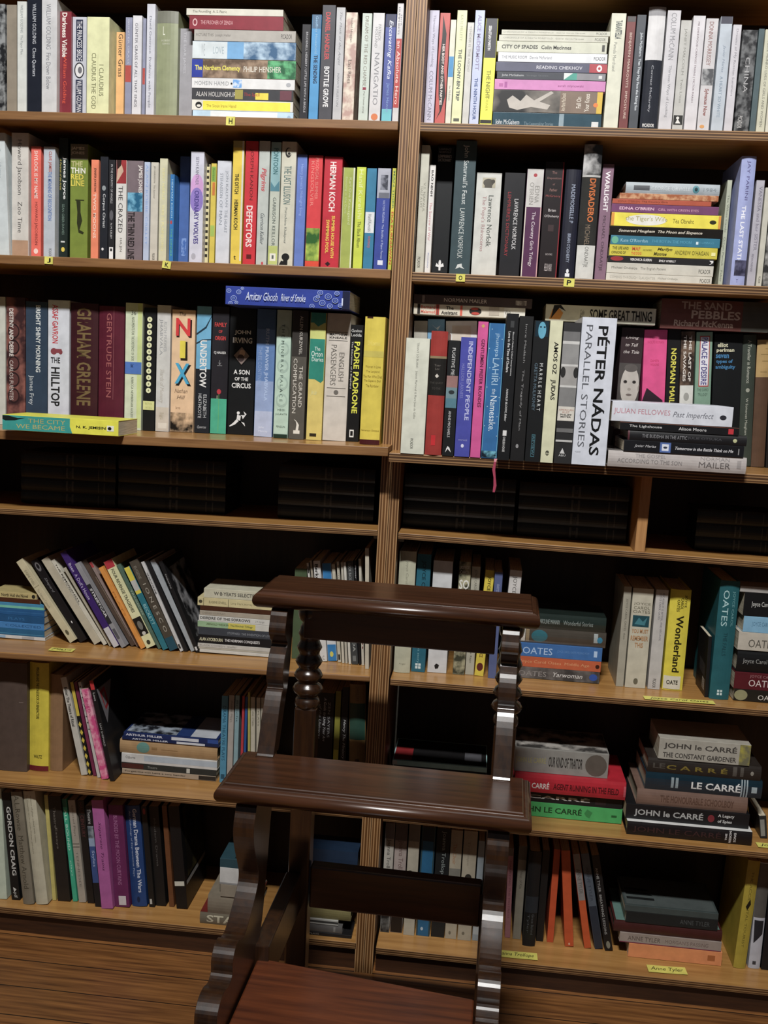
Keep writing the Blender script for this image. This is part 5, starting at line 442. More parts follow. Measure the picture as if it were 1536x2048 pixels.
(-220.2,79.5,687.4,11.3,163.6,105.5,-90,'#c6c6c0','white paperback with black title, 5th down, fifth shelf second stack, left bookcase',11,[('t','DEIRDRE OF THE SORROWS',3.1,106.7,.55,.5,'#3c3c3a','B'),('t','J.M. Synge',117.3,135.6,.5,.36,'#8a8a86')],{}),
(-219.3,79.5,660.4,15.6,163.9,105.7,-90,'#3a3f47','slate paperback with faint grey title, 7th down, fifth shelf second stack, left bookcase',11,[('t','STOPPARD  THE INVENTION OF LOVE',59.7,151.3,.45,.3,'#8a9098')],{}),
(-223.6,79.5,740,19.1,150.9,97.3,-90,'#bfbca4','thick cream paperback, topmost, 1st down, fifth shelf second stack, left bookcase',11,[('t','W·B·YEATS SELECTED POETRY',20.6,148.1,.5,.38,'#55524a','B')],{}),
(-178,82.8,616.8,24.6,186.3,120.1,0,'#46583c','short green paperback, 19th upright from left, fifth shelf, left bookcase',22,[],{}),
(-138.1,81.4,617.5,4.3,200,129,-7.704,'#c2c2bc','slim white playscript with black tip, 20th upright from left, fifth shelf, left bookcase',22,[('r',6.9,20.9,.2,.8,'#3c3c3a')],{}),
(-131.8,77.7,617.6,4,205.7,132.7,-7.339,'#9c9484','very slim grey playscript, 21st upright from left, fifth shelf, left bookcase',22,[],{}),
(-122.6,75,618.2,13.7,205.7,132.7,-6.487,'#cbcbc9','white paperback with bold black name, 22nd upright from left, fifth shelf, left bookcase',22,[('t','Berkoff',6.8,47.2,.4,.5,'#232323','B'),('h','c',194.1,202.6,.5,.3,'#8a8a88')],{}),
(-105.7,80.8,618.7,18.2,200.4,129.3,-6.032,'#c6cace','white paperback, blue top and blue foot, 23rd upright from left, fifth shelf, left bookcase',22,[('r',0,42.3,0,1,'#2878b4'),('r',166.5,200.4,0,1,'#2878b4'),('t','Orton',75.9,118.2,.5,.36,'#7c8a98'),('o',180.7,192.1,.45,.4,'#c6c04c')],{}),
(-90.7,76.2,618.4,6.6,200.4,129.3,-6.179,'#b9b4a2','slim cream playscript, 24th upright from left, fifth shelf, left bookcase',22,[('r',184.3,195.7,.2,.8,'#2c2c2a')],{}),
(-82.6,72.2,618.5,4.9,207.1,133.6,-5.629,'#bdb8a8','slim cream playscript with dark title, 25th upright from left, fifth shelf, left bookcase',22,[('t','Bond Plays',7.3,71.2,.5,.5,'#4a463c')],{}),
(-75.9,70.8,618.6,4.6,206.3,133.1,-5.207,'#b0ac9e','slim beige playscript, 26th upright from left, fifth shelf, left bookcase',22,[],{}),
(-68.6,67.6,618.7,4.9,207.3,133.7,-5.515,'#c6c4ba','slim white playscript, 27th upright from left, fifth shelf, left bookcase',22,[],{}),
(-58.3,67.9,619.2,12.6,210.3,135.7,-5.347,'#3c3f40','dark grey paperback with pale foot mark, 28th upright from left, fifth shelf, left bookcase',22,[('t','LOOK BACK',5.7,38.9,.4,.4,'#9ca0a0'),('t','GLENDA',122.3,184.2,.5,.4,'#b0b4b0'),('r',192.7,204,.2,.7,'#6c7070')],{}),
(-48.3,67.1,619,4,212.6,137.1,-5.298,'#171618','slim black playscript, 29th upright from left, fifth shelf, left bookcase',22,[('t','Pinter',10.2,37.8,.5,.6,'#c0c0c4')],{}),
(-42,65.7,619.1,5.1,215.9,139.2,-4.411,'#b9b4a6','slim cream playscript, red dots on its spine, 30th upright from left, fifth shelf, left bookcase',22,[('o',168.5,174.1,.6,.4,'#6c2c2c'),('o',176.9,182.5,.6,.4,'#6c2c2c')],{}),
(-31.2,42.7,619.3,7.5,241.7,155.9,-2.718,'#bdb5a2','tall slim cream playscript beside the upright, 31st upright from left, fifth shelf, left bookcase',22,[('t','Plays',69.6,94.1,.5,.5,'#6c6656')],{}),
(37.5,43.9,616.8,31.9,243.2,160.5,0,'#b4b49c','thick cream grey hardcover beside the upright, 1st upright from left, fifth shelf, right bookcase',23,[('t','Joyce Carol Oates',18.5,91.6,.5,.2,'#8c8c78'),('h','Angel',223.3,227.4,.5,.4,'#8c8c78')],{'hb':1}),
(68.8,58.8,616.7,27,237.3,153.1,0,'#1e6276','teal blue paperback with dark capitals, 2nd upright from left, fifth shelf, right bookcase',23,[('t','JOYCE CAROL OATES',13.1,141.4,.5,.34,'#10343f','B'),('t','a widows story',158,219,.45,.2,'#7cb0bc'),('r',219.8,230.7,.28,.68,'#c6d6d8'),('r',224.6,225.7,.28,.68,'#1e6276'),('r',219.8,230.7,.46,.5,'#1e6276')],{}),
(106,63.7,616.6,37.8,225.6,145.5,0,'#c6c8ca','thick plain white paperback with tiny logo, 3rd upright from left, fifth shelf, right bookcase',23,[('p',[(207,.45),(209.8,.6),(216.8,.55),(218.2,.4),(211.2,.35)],'#1c1c1c')],{}),
(149.1,63.8,616.5,23.1,227,146.4,0,'n#3a3c30,#a8a488,45','black and grey patterned paperback, 4th upright from left, fifth shelf, right bookcase',23,[('h','JOYCE',8.6,15.4,.5,.8,'#c6c6bc','B'),('h','CAROL',17.3,24.3,.5,.8,'#c6c6bc','B'),('h','SO',35.7,54.8,.5,.84,'#d8d8d0','B'),('o',159,175.6,.4,.6,'#a8b04c')],{}),
(170.5,68.9,616.4,16.9,218,140.6,0,'#aaa898','grey cream paperback, 5th upright from left, fifth shelf, right bookcase',23,[('t','JOYCE CAROL',5.9,48.1,.5,.36,'#6c6a60'),('t','Journal of the Rape',133.1,194.1,.5,.3,'#5c5a50')],{}),
(189.4,65.3,616.6,17.7,213.4,137.6,2.268,'#d3be28','yellow paperback with maroon foot, 6th upright from left, fifth shelf, right bookcase',23,[('t','JOYCE',12.5,41,.5,.46,'#4a4414','B'),('t','OF INNOCENCE',128.6,175.6,.5,.36,'#5c3420','B'),('o',186.7,203.4,.5,.7,'#5c2420')],{}),
(214.8,56.9,616.3,15.5,212.5,137.1,0,'#54608c','slate blue paperback, 7th upright from left, fifth shelf, right bookcase',23,[('t','OATES',23.3,39.5,.5,.3,'#a8b0cc'),('r',148.5,162.3,.3,.6,'#a8b0cc')],{}),
(241.3,59.5,616.5,23.1,218,140.6,1.695,'#c6c4c2','pale grey paperback half hidden by the stool, 8th upright from left, fifth shelf, right bookcase',23,[('t','JOYCE',12.2,46,.45,.4,'#55534f')],{}),
(424.7,76.5,627.7,23.1,165.7,106.9,-90,'n#3a3838,#6c6866,25','mottled grey paperback with pale title, 5th down, fifth shelf first stack, right bookcase',7,[('t','OATES',8,62.6,.45,.44,'#8a8684'),('t','Yarwoman',75.9,132.8,.5,.4,'#d2d0ce','I'),('o',146,161.7,.5,.6,'#2c50a0')],{}),
(425.7,76.5,650,21,165.4,106.7,-90,'#bb5a34','rust orange paperback, 4th down, fifth shelf first stack, right bookcase',7,[('t','Joyce Carol Oates  Middle Age',8,143.1,.5,.36,'#d89868'),('o',154.9,162.8,.5,.4,'#3c1c12')],{}),
(426.1,76.5,674.3,27,165.6,106.8,-90,'#376aa8','blue paperback with large pale capitals, 3rd down, fifth shelf first stack, right bookcase',7,[('t','OATES',11.7,69.6,.45,.5,'#a9c4e4'),('t','JOYCE CAROL OATES MISSING MOM',78.8,140.7,.5,.22,'#5c8cc4'),('r',149.9,156.4,.3,.75,'#a9c4e4')],{}),
(431.5,76.5,703.3,30.4,171.3,110.5,-90,'#48423a','brown grey hardcover with teal emblem, 2nd down, fifth shelf first stack, right bookcase',7,[('r',7.4,14.6,.1,.9,'#c6c2b8'),('r',15.9,22.6,.1,.9,'#8c7a5c'),('o',26.6,58.3,.5,.8,'#2c6874'),('r',147.7,155.6,.3,.9,'#9ca4a4'),('o',154.3,164.7,.5,.4,'#2c7c9c')],{'g':1,'hb':1}),
(429.2,76.5,733.6,29.6,164.3,106,-90,'#24302c','dark green plastic covered hardcover, 1st down, fifth shelf first stack, right bookcase',7,[('t','CAROLINE MANNIX',33.1,75.3,.5,.3,'#9ca8a4'),('t','Wonderful Stories',81.9,139.5,.5,.3,'#8a9692')],{'g':1,'hb':1}),
(464.3,72.6,615.6,14.6,199.6,128.7,0,'#a09c8c','slim grey tan paperback beside a stack, 9th upright from left, fifth shelf, right bookcase',23,[('t','JOYCE CAROL OATES  them',23.5,104.8,.5,.34,'#6c685c')],{}),
(493.8,72,615.5,39.3,198.1,127.8,0,'#bdb8a4','thick cream paperback with teal picture square, 10th upright from left, fifth shelf, right bookcase',23,[('h','JOYCE',27.8,33.7,.5,.82,'#66624f'),('h','CAROL',35.3,41.3,.5,.78,'#66624f'),('h','OATES',42.9,48.8,.5,.82,'#66624f'),('r',53.4,75.8,.1,.9,'#1c4a54'),('p',[(71,.2),(57.5,.4),(65.6,.6),(56.1,.8),(72.3,.7)],'#3c7c88'),('h','YOU MUST',80.4,88.6,.5,.8,'#b08050','B'),('h','REMEMBER',94,103.5,.5,.84,'#b08050','B'),('h','THIS',107.6,117.1,.5,.4,'#b08050','B'),('o',178.7,191,.5,.22,'#66624f')],{}),
(529.8,73.1,615.4,23.3,198.2,127.8,0,'#b9b6b2','cream white paperback with thin title, 11th upright from left, fifth shelf, right bookcase',23,[('t','BECAUSE IT IS BITTER, AND BECAUSE',6.5,100.9,.62,.18,'#77747c'),('t','JOYCE CAROL OATES',6.5,59,.38,.2,'#77747c'),('t','PICADOR',177.3,195.2,.5,.26,'#44423e')],{}),
(565.8,75,615.3,38.8,200.5,132.3,0,'#d6c61a','thick yellow hardcover with heavy black title, 12th upright from left, fifth shelf, right bookcase',23,[('t','JOYCE',10.6,34.8,.76,.14,'#4a4410','B'),('t','CAROL',16,38.8,.6,.14,'#4a4410','B'),('t','OATES',20,43.6,.42,.14,'#4a4410','B'),('t','Wonderland',50.9,164.1,.56,.36,'#26220a','B'),('s',171.7,197.8,.03,.86,'#cfcbb8','white call number label'),('h','OATE',179.9,188.7,.45,.56,'#26241c','B')],{'hb':1}),
(625.5,49,615.2,6.5,119.8,85,-1.725,'#17181a','short black paperback, bar code on back, 13th upright from left, fifth shelf, right bookcase',23,[],{'barcode':1}),
(647.2,40.8,615.1,35.8,231.1,152.5,0,'#1a5a62','tall teal hardcover with large pale capitals, 14th upright from left, fifth shelf, right bookcase',23,[('t','OATES',18.4,88,.36,.3,'#a8ccce'),('t','JOYCE CAROL',19.7,88,.74,.16,'#6ca4a8'),('t','THE FALLS',99.9,145,.5,.2,'#124048'),('r',212.3,222.5,.36,.62,'#c6d8d8'),('r',216.6,218,.36,.62,'#1a5a62'),('r',212.3,222.5,.47,.51,'#1a5a62')],{'hb':1}),
(744.2,43.6,832.2,11.1,77.9,50.3,-90,'#a3a09c','grey white paperback, 1st down, fifth shelf second stack, right bookcase',12,[],{}),
(745.4,43.6,803.6,45.4,69.8,45,-90,'#131416','thick black paperback, 2nd down, fifth shelf second stack, right bookcase',12,[('t','Joyce Carol Oates',14.1,68.3,.5,.26,'#d2d2ce')],{}),
(753.2,43.6,732.1,35,80.9,52.2,-90,'#b9b2a4','cream paperback, 4th down, fifth shelf second stack, right bookcase',12,[('t','OATES',19.2,68.5,.4,.44,'#55524a')],{}),
(750.1,43.6,765.3,30.7,71.5,46.1,-90,'#79accb','light blue paperback, 3rd down, fifth shelf second stack, right bookcase',12,[('t','JOYCE CAROL OATES',15.7,70,.5,.34,'#4a7894')],{}),
(756.9,43.6,692.9,42.8,82.8,53.4,-90,'#131416','thick black hardcover, 5th down, fifth shelf second stack, right bookcase',12,[('t','Joyce Carol Oates',10.5,81.3,.5,.26,'#9c9c9a')],{'hb':1}),
(761.3,43.6,654.7,33,88.8,57.3,-90,'#561720','maroon paperback, 6th down, fifth shelf second stack, right bookcase',12,[('t','JOYCE CAROL',28.4,76.3,.78,.2,'#9c7074'),('t','OATES',26.9,76.3,.4,.4,'#d2c6c2')],{}),
(764.7,43.6,626.5,22.9,90.2,58.2,-90,'#1f1d18','black paperback with cream flower at its end, 7th down, fifth shelf second stack, right bookcase',12,[('o',0.5,25.2,.5,.9,'#8c8a64'),('t','OATES',44.7,87.8,.4,.42,'#cfcbc2')],{}),
(-774.9,53.6,334.1,75.7,234.5,154.8,0,'#51433c','very large brown grey cloth hardcover, 1st upright from left, sixth shelf, left bookcase',28,[('r',83.4,84.6,.78,.9,'#7c6c64')],{'hb':1}),
(-716.2,65.5,334.4,41,234.8,150.5,0,'#d0c01c','tall yellow jacketed hardcover with maroon foot, 2nd upright from left, sixth shelf, left bookcase',28,[('t','PENGUIN AND THE STAGE BOOK OF BENEFACTORS',9.9,121.4,.45,.16,'#3c3a12','B'),('h','WALTZ',199.7,207.2,.46,.44,'#3c3a12','B'),('r',223.7,234.6,0,1,'#6c1c24')],{'hb':1}),
(-681.7,72.8,334.7,27.1,210.3,138.8,0,'#8c6b4a','tan cloth hardcover, 3rd upright from left, sixth shelf, left bookcase',28,[],{'hb':1}),
(-615.2,62,336.5,13,212.4,137,-12.663,'#bdbab0','white playscript leaning, black title, 4th upright from left, sixth shelf, left bookcase',28,[('t','Butler: The Theatre of Ritual',21.2,106.2,.5,.5,'#2c2a28','B')],{}),
(-603.6,64.9,335.9,7.7,202.4,130.6,-11.811,'#1a1918','slim black and yellow striped playscript, 5th upright from left, sixth shelf, left bookcase',28,[('r',0,72.9,0,1,'#cdb62a'),('v',85,98.2,.5,.9,'#cdb62a'),('v',102.2,115.4,.5,.9,'#cdb62a'),('v',119.4,132.6,.5,.9,'#cdb62a'),('v',136.6,149.8,.5,.9,'#cdb62a'),('v',153.8,167,.5,.9,'#cdb62a'),('v',171,184.2,.5,.9,'#cdb62a'),('v',188.2,201.4,.5,.9,'#cdb62a')],{}),
(-593.3,64.2,335.9,6.5,203.7,131.4,-12.354,'#74284a','slim magenta playscript, 6th upright from left, sixth shelf, left bookcase',28,[],{}),
(-581.7,57.3,336,6.5,206.7,133.3,-12.164,'#bdb9b6','slim white playscript, 7th upright from left, sixth shelf, left bookcase',28,[('t','DEATH',8.3,103.3,.5,.5,'#55504e')],{}),
(-566.1,50.5,337.1,14.4,195.2,125.9,-13.545,'n#c44f80,#dfa3b4,60','mottled pink paperback, 8th upright from left, sixth shelf, left bookcase',28,[('t','A Small Fire',9.8,58.6,.5,.4,'#a83468')],{}),
(-547.9,44.9,336.6,9.3,216.2,139.5,-12.666,'#1a191b','black paperback with red tip, wedge on cover, 9th upright from left, sixth shelf, left bookcase',28,[('r',0,19.5,0,1,'#c02c30'),('t','Loot',25.9,43.2,.5,.4,'#c6c6c6'),('t','SAM SHEPARD',90.8,140.5,.5,.4,'#a8a8a8')],{'face':2}),
(-339.4,87,396.6,29.3,209.4,129,-90,'#a5845a','tan rounded hardcover with round teal emblem, 3rd down, sixth shelf stack, left bookcase',17,[('o',36.6,64.5,.5,.8,'#5c8c84'),('r',89.5,124.6,.45,.5,'#8c6c44'),('r',68.9,80.7,.4,.6,'#8c6c44')],{'hb':1}),
(-341.1,87,342.8,11,201.7,129,-90,'#a3917c','tan paperback with smudged title, 6th down, sixth shelf stack, left bookcase',17,[('t','Forget-me-not Lane a two hander',6.2,137.4,.5,.4,'#4a4034','B'),('r',165.1,201.7,.1,.9,'#2c2824')],{}),
(-340,87,355,12.7,205.1,129,-90,'#2b2f2e','dark green paperback, 5th down, sixth shelf stack, left bookcase',17,[('r',1.2,48.5,.1,.9,'#4a2420'),('t','Theatre',57.4,78,.5,.4,'#8a8c86'),('r',141,148.3,.1,.9,'#b9b9b0')],{}),
(-339.2,87,371.7,20,205.1,129,-90,'#c2c2c0','white paperback with pale blue stripe, 4th down, sixth shelf stack, left bookcase',17,[('t','Osborne',8.9,29.6,.6,.3,'#3c3c3c'),('r',48.7,205.1,.3,.9,'#a8b4c0')],{}),
(-336,87,414.9,6.7,207.8,129,-90,'#17264f','second navy paperback of a pair, 2nd down, sixth shelf stack, left bookcase',17,[('t','ARTHUR MILLER',21.3,99.1,.5,.5,'#d2d6e2','B'),('r',117.2,177.7,.1,.8,'#c6cad2')],{}),
(-338.1,87,423.2,9.3,202.4,129,-90,'#1c2c5c','navy paperback, photograph on its upper cover, 1st down, sixth shelf stack, left bookcase',17,[('t','ARTHUR MILLER',4.4,83.7,.5,.5,'#d2d6e2','B'),('r',102.7,161,.1,.8,'#c6cad2'),('r',179.8,202.4,0,1,'#2c4c94')],{'topface':1}),
(-326.1,85,337.5,13.1,187.4,120.9,0,'#4487a6','tall slim sky blue playscript, 10th upright from left, sixth shelf, left bookcase',28,[('t','DRAMA THEATRE PLAYS',21.4,139.3,.5,.5,'#1c4c64'),('r',169.1,179.5,.2,.8,'#1c4c64')],{}),
(-311.7,84.4,337.6,11.6,190.2,122.7,0,'#a09a94','slim grey playscript, 11th upright from left, sixth shelf, left bookcase',28,[('t','Arden Plays',11.2,58,.5,.4,'#6c6660')],{}),
(-299.2,82.7,337.7,9,191.2,123.3,0,'#7c9ca4','slim pale teal playscript, 12th upright from left, sixth shelf, left bookcase',28,[('t','Brecht',10.7,57.4,.5,.4,'#3c565c')],{}),
(-286.2,81.1,337.8,5.2,191.1,123.3,0,'#b0343c','very slim red playscript, 13th upright from left, sixth shelf, left bookcase',28,[],{}),
(-279.7,79.8,337.8,4.9,190.9,123.1,0,'#1f4f90','very slim blue playscript, 14th upright from left, sixth shelf, left bookcase',28,[],{}),
(-268.7,78.7,338,4.9,201.2,129.8,-1.677,'#a8a04a','slim olive playscript, 15th upright from left, sixth shelf, left bookcase',28,[],{}),
(-260.3,78,338.1,9.2,191.9,123.8,-1.704,'#b4ae9c','slim cream playscript with tiny title, 16th upright from left, sixth shelf, left bookcase',28,[('t','AND OTHERS',30.1,62.2,.5,.36,'#5c5848')],{}),
(-248.7,77.6,338.2,8,191.6,123.6,-1.75,'#b0aa98','slim beige playscript, 17th upright from left, sixth shelf, left bookcase',28,[('t','PLAYS',28.7,60.7,.5,.36,'#5c5848')],{}),
(-239,76.8,338.2,7.4,192.6,124.2,-1.788,'#a8a292','slim beige playscript half behind the stool, 18th upright from left, sixth shelf, left bookcase',28,[],{}),
(-116.3,85,339.3,34.9,209.8,131,0,'#161517','wide black paperback with white script, 19th upright from left, sixth shelf, left bookcase',28,[('t','A Guide to Living Your Art',10.3,103.1,.45,.2,'#b9b9ba','I'),('t','of the Universe',24.7,98.7,.2,.14,'#8f8f90','I'),('t','ZEN SAYERS',18.9,94.3,.72,.14,'#8f8f90')],{}),
(-90.8,85,339.4,11.3,215.6,131,0,'#7d7a22','slim olive yellow paperback, 20th upright from left, sixth shelf, left bookcase',28,[('r',124.5,200.8,0,1,'#c0bc28')],{}),
(-76.4,85,339.5,13.3,225.3,131,0,'#171717','slim black paperback with white script, 21st upright from left, sixth shelf, left bookcase',28,[('t','Henry The Ministry',69,153.4,.5,.5,'#b4b4b4','I')],{}),
(-43.9,85,340.3,33,232.1,131,-2.267,'#84683c','tan hardcover with dark green label, 22nd upright from left, sixth shelf, left bookcase',28,[('r',40.1,117.3,.02,.98,'#26483c'),('t','THEATRE',4.2,35.8,.5,.2,'#6c5430'),('o',157.6,166.4,.5,.3,'#4a3820')],{'hb':1}),
(218,70,420.7,10.1,190.6,122.9,-90,'#a3d0ce','thin large book, pale teal edges, black cover, 1st down, sixth shelf inner stack, right bookcase',9,[('r',0,9.7,0,1,'#c6c9c4')],{'topface':3}),
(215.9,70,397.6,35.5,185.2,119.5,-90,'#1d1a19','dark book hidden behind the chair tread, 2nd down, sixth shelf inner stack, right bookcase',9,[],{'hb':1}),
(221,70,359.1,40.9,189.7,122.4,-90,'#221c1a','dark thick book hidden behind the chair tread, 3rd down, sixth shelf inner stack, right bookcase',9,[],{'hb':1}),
(454.4,61.6,453.6,49.4,183.2,118.2,-90,'#8b8983','grey paperback with photographic cover, 1st down, sixth shelf first stack, right bookcase',8,[('t','OUR KIND OF TRAITOR',66.8,133.1,.5,.44,'#2c2a28','B'),('t','JOHN LE CARRÉ',2.7,61.5,.5,.34,'#a8a060'),('o',138.4,180.6,.5,.9,'#5c544c')],{'topface':4}),
(487.8,61.6,380.1,24.1,205.2,132.4,-90,'#191a1b','black paperback with pale capitals, 3rd down, sixth shelf first stack, right bookcase',8,[('t','CARRÉ',18.8,141.8,.5,.36,'#b9b6b0','B'),('r',152.4,173.5,.2,.8,'#2c2224')],{}),
(489.2,61.6,352.7,30.2,205.6,132.6,-90,'#3aa858','bright green paperback with dark capitals, 4th down, sixth shelf first stack, right bookcase',8,[('t','JOHN LE CARRÉ',0.5,127.1,.5,.6,'#143c1e','B'),('p',[(131.9,.5),(137.2,.8),(147.8,.6),(142.5,.2),(135.9,.3)],'#2c8444'),('r',184.9,195.5,.4,.55,'#1c5c2c')],{}),
(490.3,47.6,410.5,36.1,216.8,148.4,-90,'#b41a2c','red hardcover with white and black lettering, 2nd down, sixth shelf first stack, right bookcase',8,[('t','LE CARRÉ',19.9,68.1,.45,.4,'#e0d6d2','B'),('t','AGENT RUNNING IN THE FIELD',76.1,203.3,.45,.36,'#4a1016','B'),('r',212.5,216.8,.2,.8,'#c0505c')],{'hb':1}),
(725,33.5,378.5,29.8,234.1,151,-90,'#17171a','black paperback with silver grey name, 5th down, sixth shelf second stack, right bookcase',13,[('t','JOHN le CARRÉ',16.1,147.5,.5,.6,'#a8a8a6','B'),('o',156,168.8,.5,.5,'#7c2830'),('t','A Legacy',175.1,205.7,.72,.26,'#c6c6c4','B'),('t','of Spies',175.1,201.9,.34,.26,'#c6c6c4','B')],{}),
(730,19.5,350,26.6,236.1,152.3,-90,'#181315','black hardcover, white upper cover showing, 6th down, sixth shelf second stack, right bookcase',13,[('t','JOHN LE CARRÉ',11.2,177.5,.5,.6,'#3c2424'),('h','THE',185.7,189.2,.5,.5,'#d2d0ce','B'),('h','MISSION',192.8,197.4,.5,.9,'#d2d0ce','B'),('h','SONG',201.5,206.1,.5,.7,'#d2d0ce','B')],{'hb':1,'topface':5}),
(718.9,33.5,409.9,32.3,209.4,135,-90,'#7a6054','dusty brown pink shiny hardcover, 4th down, sixth shelf second stack, right bookcase',13,[('t','THE HONOURABLE SCHOOLBOY',44.7,184,.5,.44,'#5c443a','B')],{'hb':1,'g':1}),
(713.9,33.5,511.3,41.9,171.2,110.4,-90,'#a5a195','grey white paperback, bold grey title, 1st down, sixth shelf second stack, right bookcase',13,[('t','JOHN le CARRÉ',9,146.1,.66,.38,'#45423e','B'),('t','THE CONSTANT GARDENER',8.4,146.1,.22,.24,'#45423e','B'),('r',151.1,171.2,0,1,'n#6c6a54,#a8a04c,40')],{}),
(738,33.5,475.8,28.5,213.1,137.5,-90,'#2c2622','dark brown hardcover with dull gold capitals, 2nd down, sixth shelf second stack, right bookcase',13,[('t','C A R R É',35.4,150.1,.5,.4,'#7c6c24','B'),('t','LE',9.8,32.9,.5,.36,'#4a4640','B'),('r',160.2,167.8,.2,.85,'#55504a'),('r',174.1,180.4,.2,.85,'#55504a'),('o',193,199.3,.5,.3,'#8a867c')],{'hb':1}),
(742.8,33.5,443.8,35,219.9,141.8,-90,'#122b38','navy teal hardcover with large white serif name, 3rd down, sixth shelf second stack, right bookcase',13,[('t','LE CARRÉ',87.3,180,.5,.5,'#dfe2e0','B'),('r',48.9,54,.2,.8,'#8fa0a6'),('r',57.3,62.5,.2,.8,'#8fa0a6'),('r',180.5,183.1,0,1,'#9cacb2'),('r',185.6,188.1,0,1,'#9cacb2'),('r',190.6,193.2,0,1,'#9cacb2'),('r',200.2,210.3,.3,.65,'#9cacb2')],{'hb':1,'g':1}),
(764.3,60.8,336.6,13.6,45.8,85,-8.936,'#2a2b2c','dark paperback with pale label, 1st upright from left, sixth shelf, right bookcase',29,[('r',7.5,41.6,.1,.7,'#8a8a86')],{}),
(-780.9,27.2,60.8,27.1,244.5,157.7,-2.9,'#bccab6','pale mint paperback at the frame edge, 1st upright from left, bottom shelf, left bookcase',20,[],{}),
(-748.4,29.1,61.1,18.1,237,152.9,-5.213,'#191a1a','black paperback with bold white name, 2nd upright from left, bottom shelf, left bookcase',20,[('t','GORDON CRAIG',30.8,182.5,.62,.5,'#c9c9c4','B'),('p',[(208.6,.3),(213.3,.7),(220.4,.4)],'#c6c6c2'),('t','pdf',220.4,232.3,.5,.5,'#c6c6c2')],{}),
(-715.3,16.7,61.7,23.2,246.1,158.7,-6.452,'#797262','taupe hardcover with dark script name, 3rd upright from left, bottom shelf, left bookcase',20,[('t','A.L.Rowse  Matthew Arnold',7.4,211.7,.5,.46,'#4a4538')],{'hb':1}),
(-687.8,20.5,62.1,25.6,248.4,160.2,-6.837,'#b9b49c','thick cream hardcover with small grey print, 4th upright from left, bottom shelf, left bookcase',20,[('t','The Complete Works of John Webster and others',7.5,136.6,.3,.16,'#77735f'),('t','volume of plays edited with notes',9.9,111.8,.62,.16,'#77735f')],{'hb':1}),
(-670.5,42.8,61,8.2,233.5,150.6,-4.759,'#bfb35e','slim yellow paperback, 5th upright from left, bottom shelf, left bookcase',20,[],{}),
(-648.6,42.2,62.1,27.2,231.9,149.5,-5.711,'#24201d','thick black paperback with faint title, 6th upright from left, bottom shelf, left bookcase',20,[('t','Theatre',23.2,69.6,.4,.2,'#6c665e'),('t','Essays',69.6,115.9,.4,.2,'#6c665e')],{}),
(-626,46.2,61.4,9.8,226.9,146.4,-6.622,'#28a884','bright green paperback with white lettering, 7th upright from left, bottom shelf, left bookcase',20,[('r',0,18.2,0,1,'#1c6c58'),('t','ALL BOUND',22.7,113.5,.5,.5,'#a8dcc8','B'),('t','plays',136.2,170.2,.5,.4,'#a8dcc8')],{}),
(-609.7,45.3,61.8,15.5,225.8,145.7,-6.627,'#a39b8e','grey paperback with ruled foot, 8th upright from left, bottom shelf, left bookcase',20,[('t','Selected Plays',11.3,79,.5,.36,'#6c665c'),('r',94.8,97.1,0,1,'#6c665c'),('r',101.6,103.9,0,1,'#6c665c'),('t','TENNESSEE',112.9,191.9,.5,.3,'#77716a')],{}),
(-591,45,61.8,14.9,227.7,146.9,-6.337,'#1e1b1a','black paperback with dull maroon capitals, 9th upright from left, bottom shelf, left bookcase',20,[('t','HALF CENTURY',4.6,82,.5,.5,'#4f2c2c','B')],{}),
(-570.8,34.6,61.8,13.6,222.3,143.4,-6.2,'#1b1b1e','black paperback, picture above blue panel, 10th upright from left, bottom shelf, left bookcase',20,[('t','Theatre',6.7,40,.5,.5,'#b0b0b0'),('r',44.5,71.1,0,1,'n#4a545c,#8a949c,60'),('r',71.1,88.9,0,1,'#8fa4c0'),('r',88.9,169,0,1,'#364f86'),('t','Styles',97.8,133.4,.5,.5,'#a8b9dc')],{}),
(-549.7,29.9,62.4,24.8,237.7,153.3,-5.936,'#ac5a9a','bright mauve paperback with hand lettered title, 11th upright from left, bottom shelf, left bookcase',20,[('t','Separate Trains',47.5,154.5,.5,.3,'#4c1c48','I')],{}),
(-521.4,42,62.5,31.1,224.2,144.6,-4.812,'#682656','plum paperback with white square label, 12th upright from left, bottom shelf, left bookcase',20,[('t','BLINDED BY THE MOON CURTAINS',22.4,174.9,.45,.26,'#a86c98'),('s',199.5,219.7,.3,.8,'#c6c0c4','white square label')],{}),
(-487.9,49.9,62.8,31.9,222.3,143.4,-5.214,'#1d3f76','blue hardcover with white titles, 13th upright from left, bottom shelf, left bookcase',20,[('t','German Drama Between The Wars',6.7,191.2,.66,.26,'#c6cede','B'),('t','An Anthology of Expressionist Plays',11.1,155.6,.32,.14,'#a3b4d0'),('o',200,213.4,.5,.2,'#0f2448')],{'hb':1}),
(-461.5,54,62.1,11.8,222.4,143.4,-5.729,'#1b1a19','slim black paperback, 14th upright from left, bottom shelf, left bookcase',20,[('o',4.4,17.8,.5,.5,'#8c2c30'),('r',204.6,215.7,.2,.6,'#b4b4ae')],{}),
(-444.5,61.8,62.6,21.3,220,141.9,-5.464,'#191818','black paperback with faint grey title, 15th upright from left, bottom shelf, left bookcase',20,[('t','Modern Drama',26.4,132,.5,.2,'#55524e')],{}),
(-421.6,62.7,62.2,10.6,223.7,144.3,-5.413,'#6a4022','slim brown orange paperback, 16th upright from left, bottom shelf, left bookcase',20,[],{}),
(-397.8,58.2,63,23.5,225.9,145.7,-6.012,'#131213','large black book with white tag on spine, 17th upright from left, bottom shelf, left bookcase',20,[('s',164.9,175,.02,.9,'#c6c4b6','white tag')],{'face':3}),
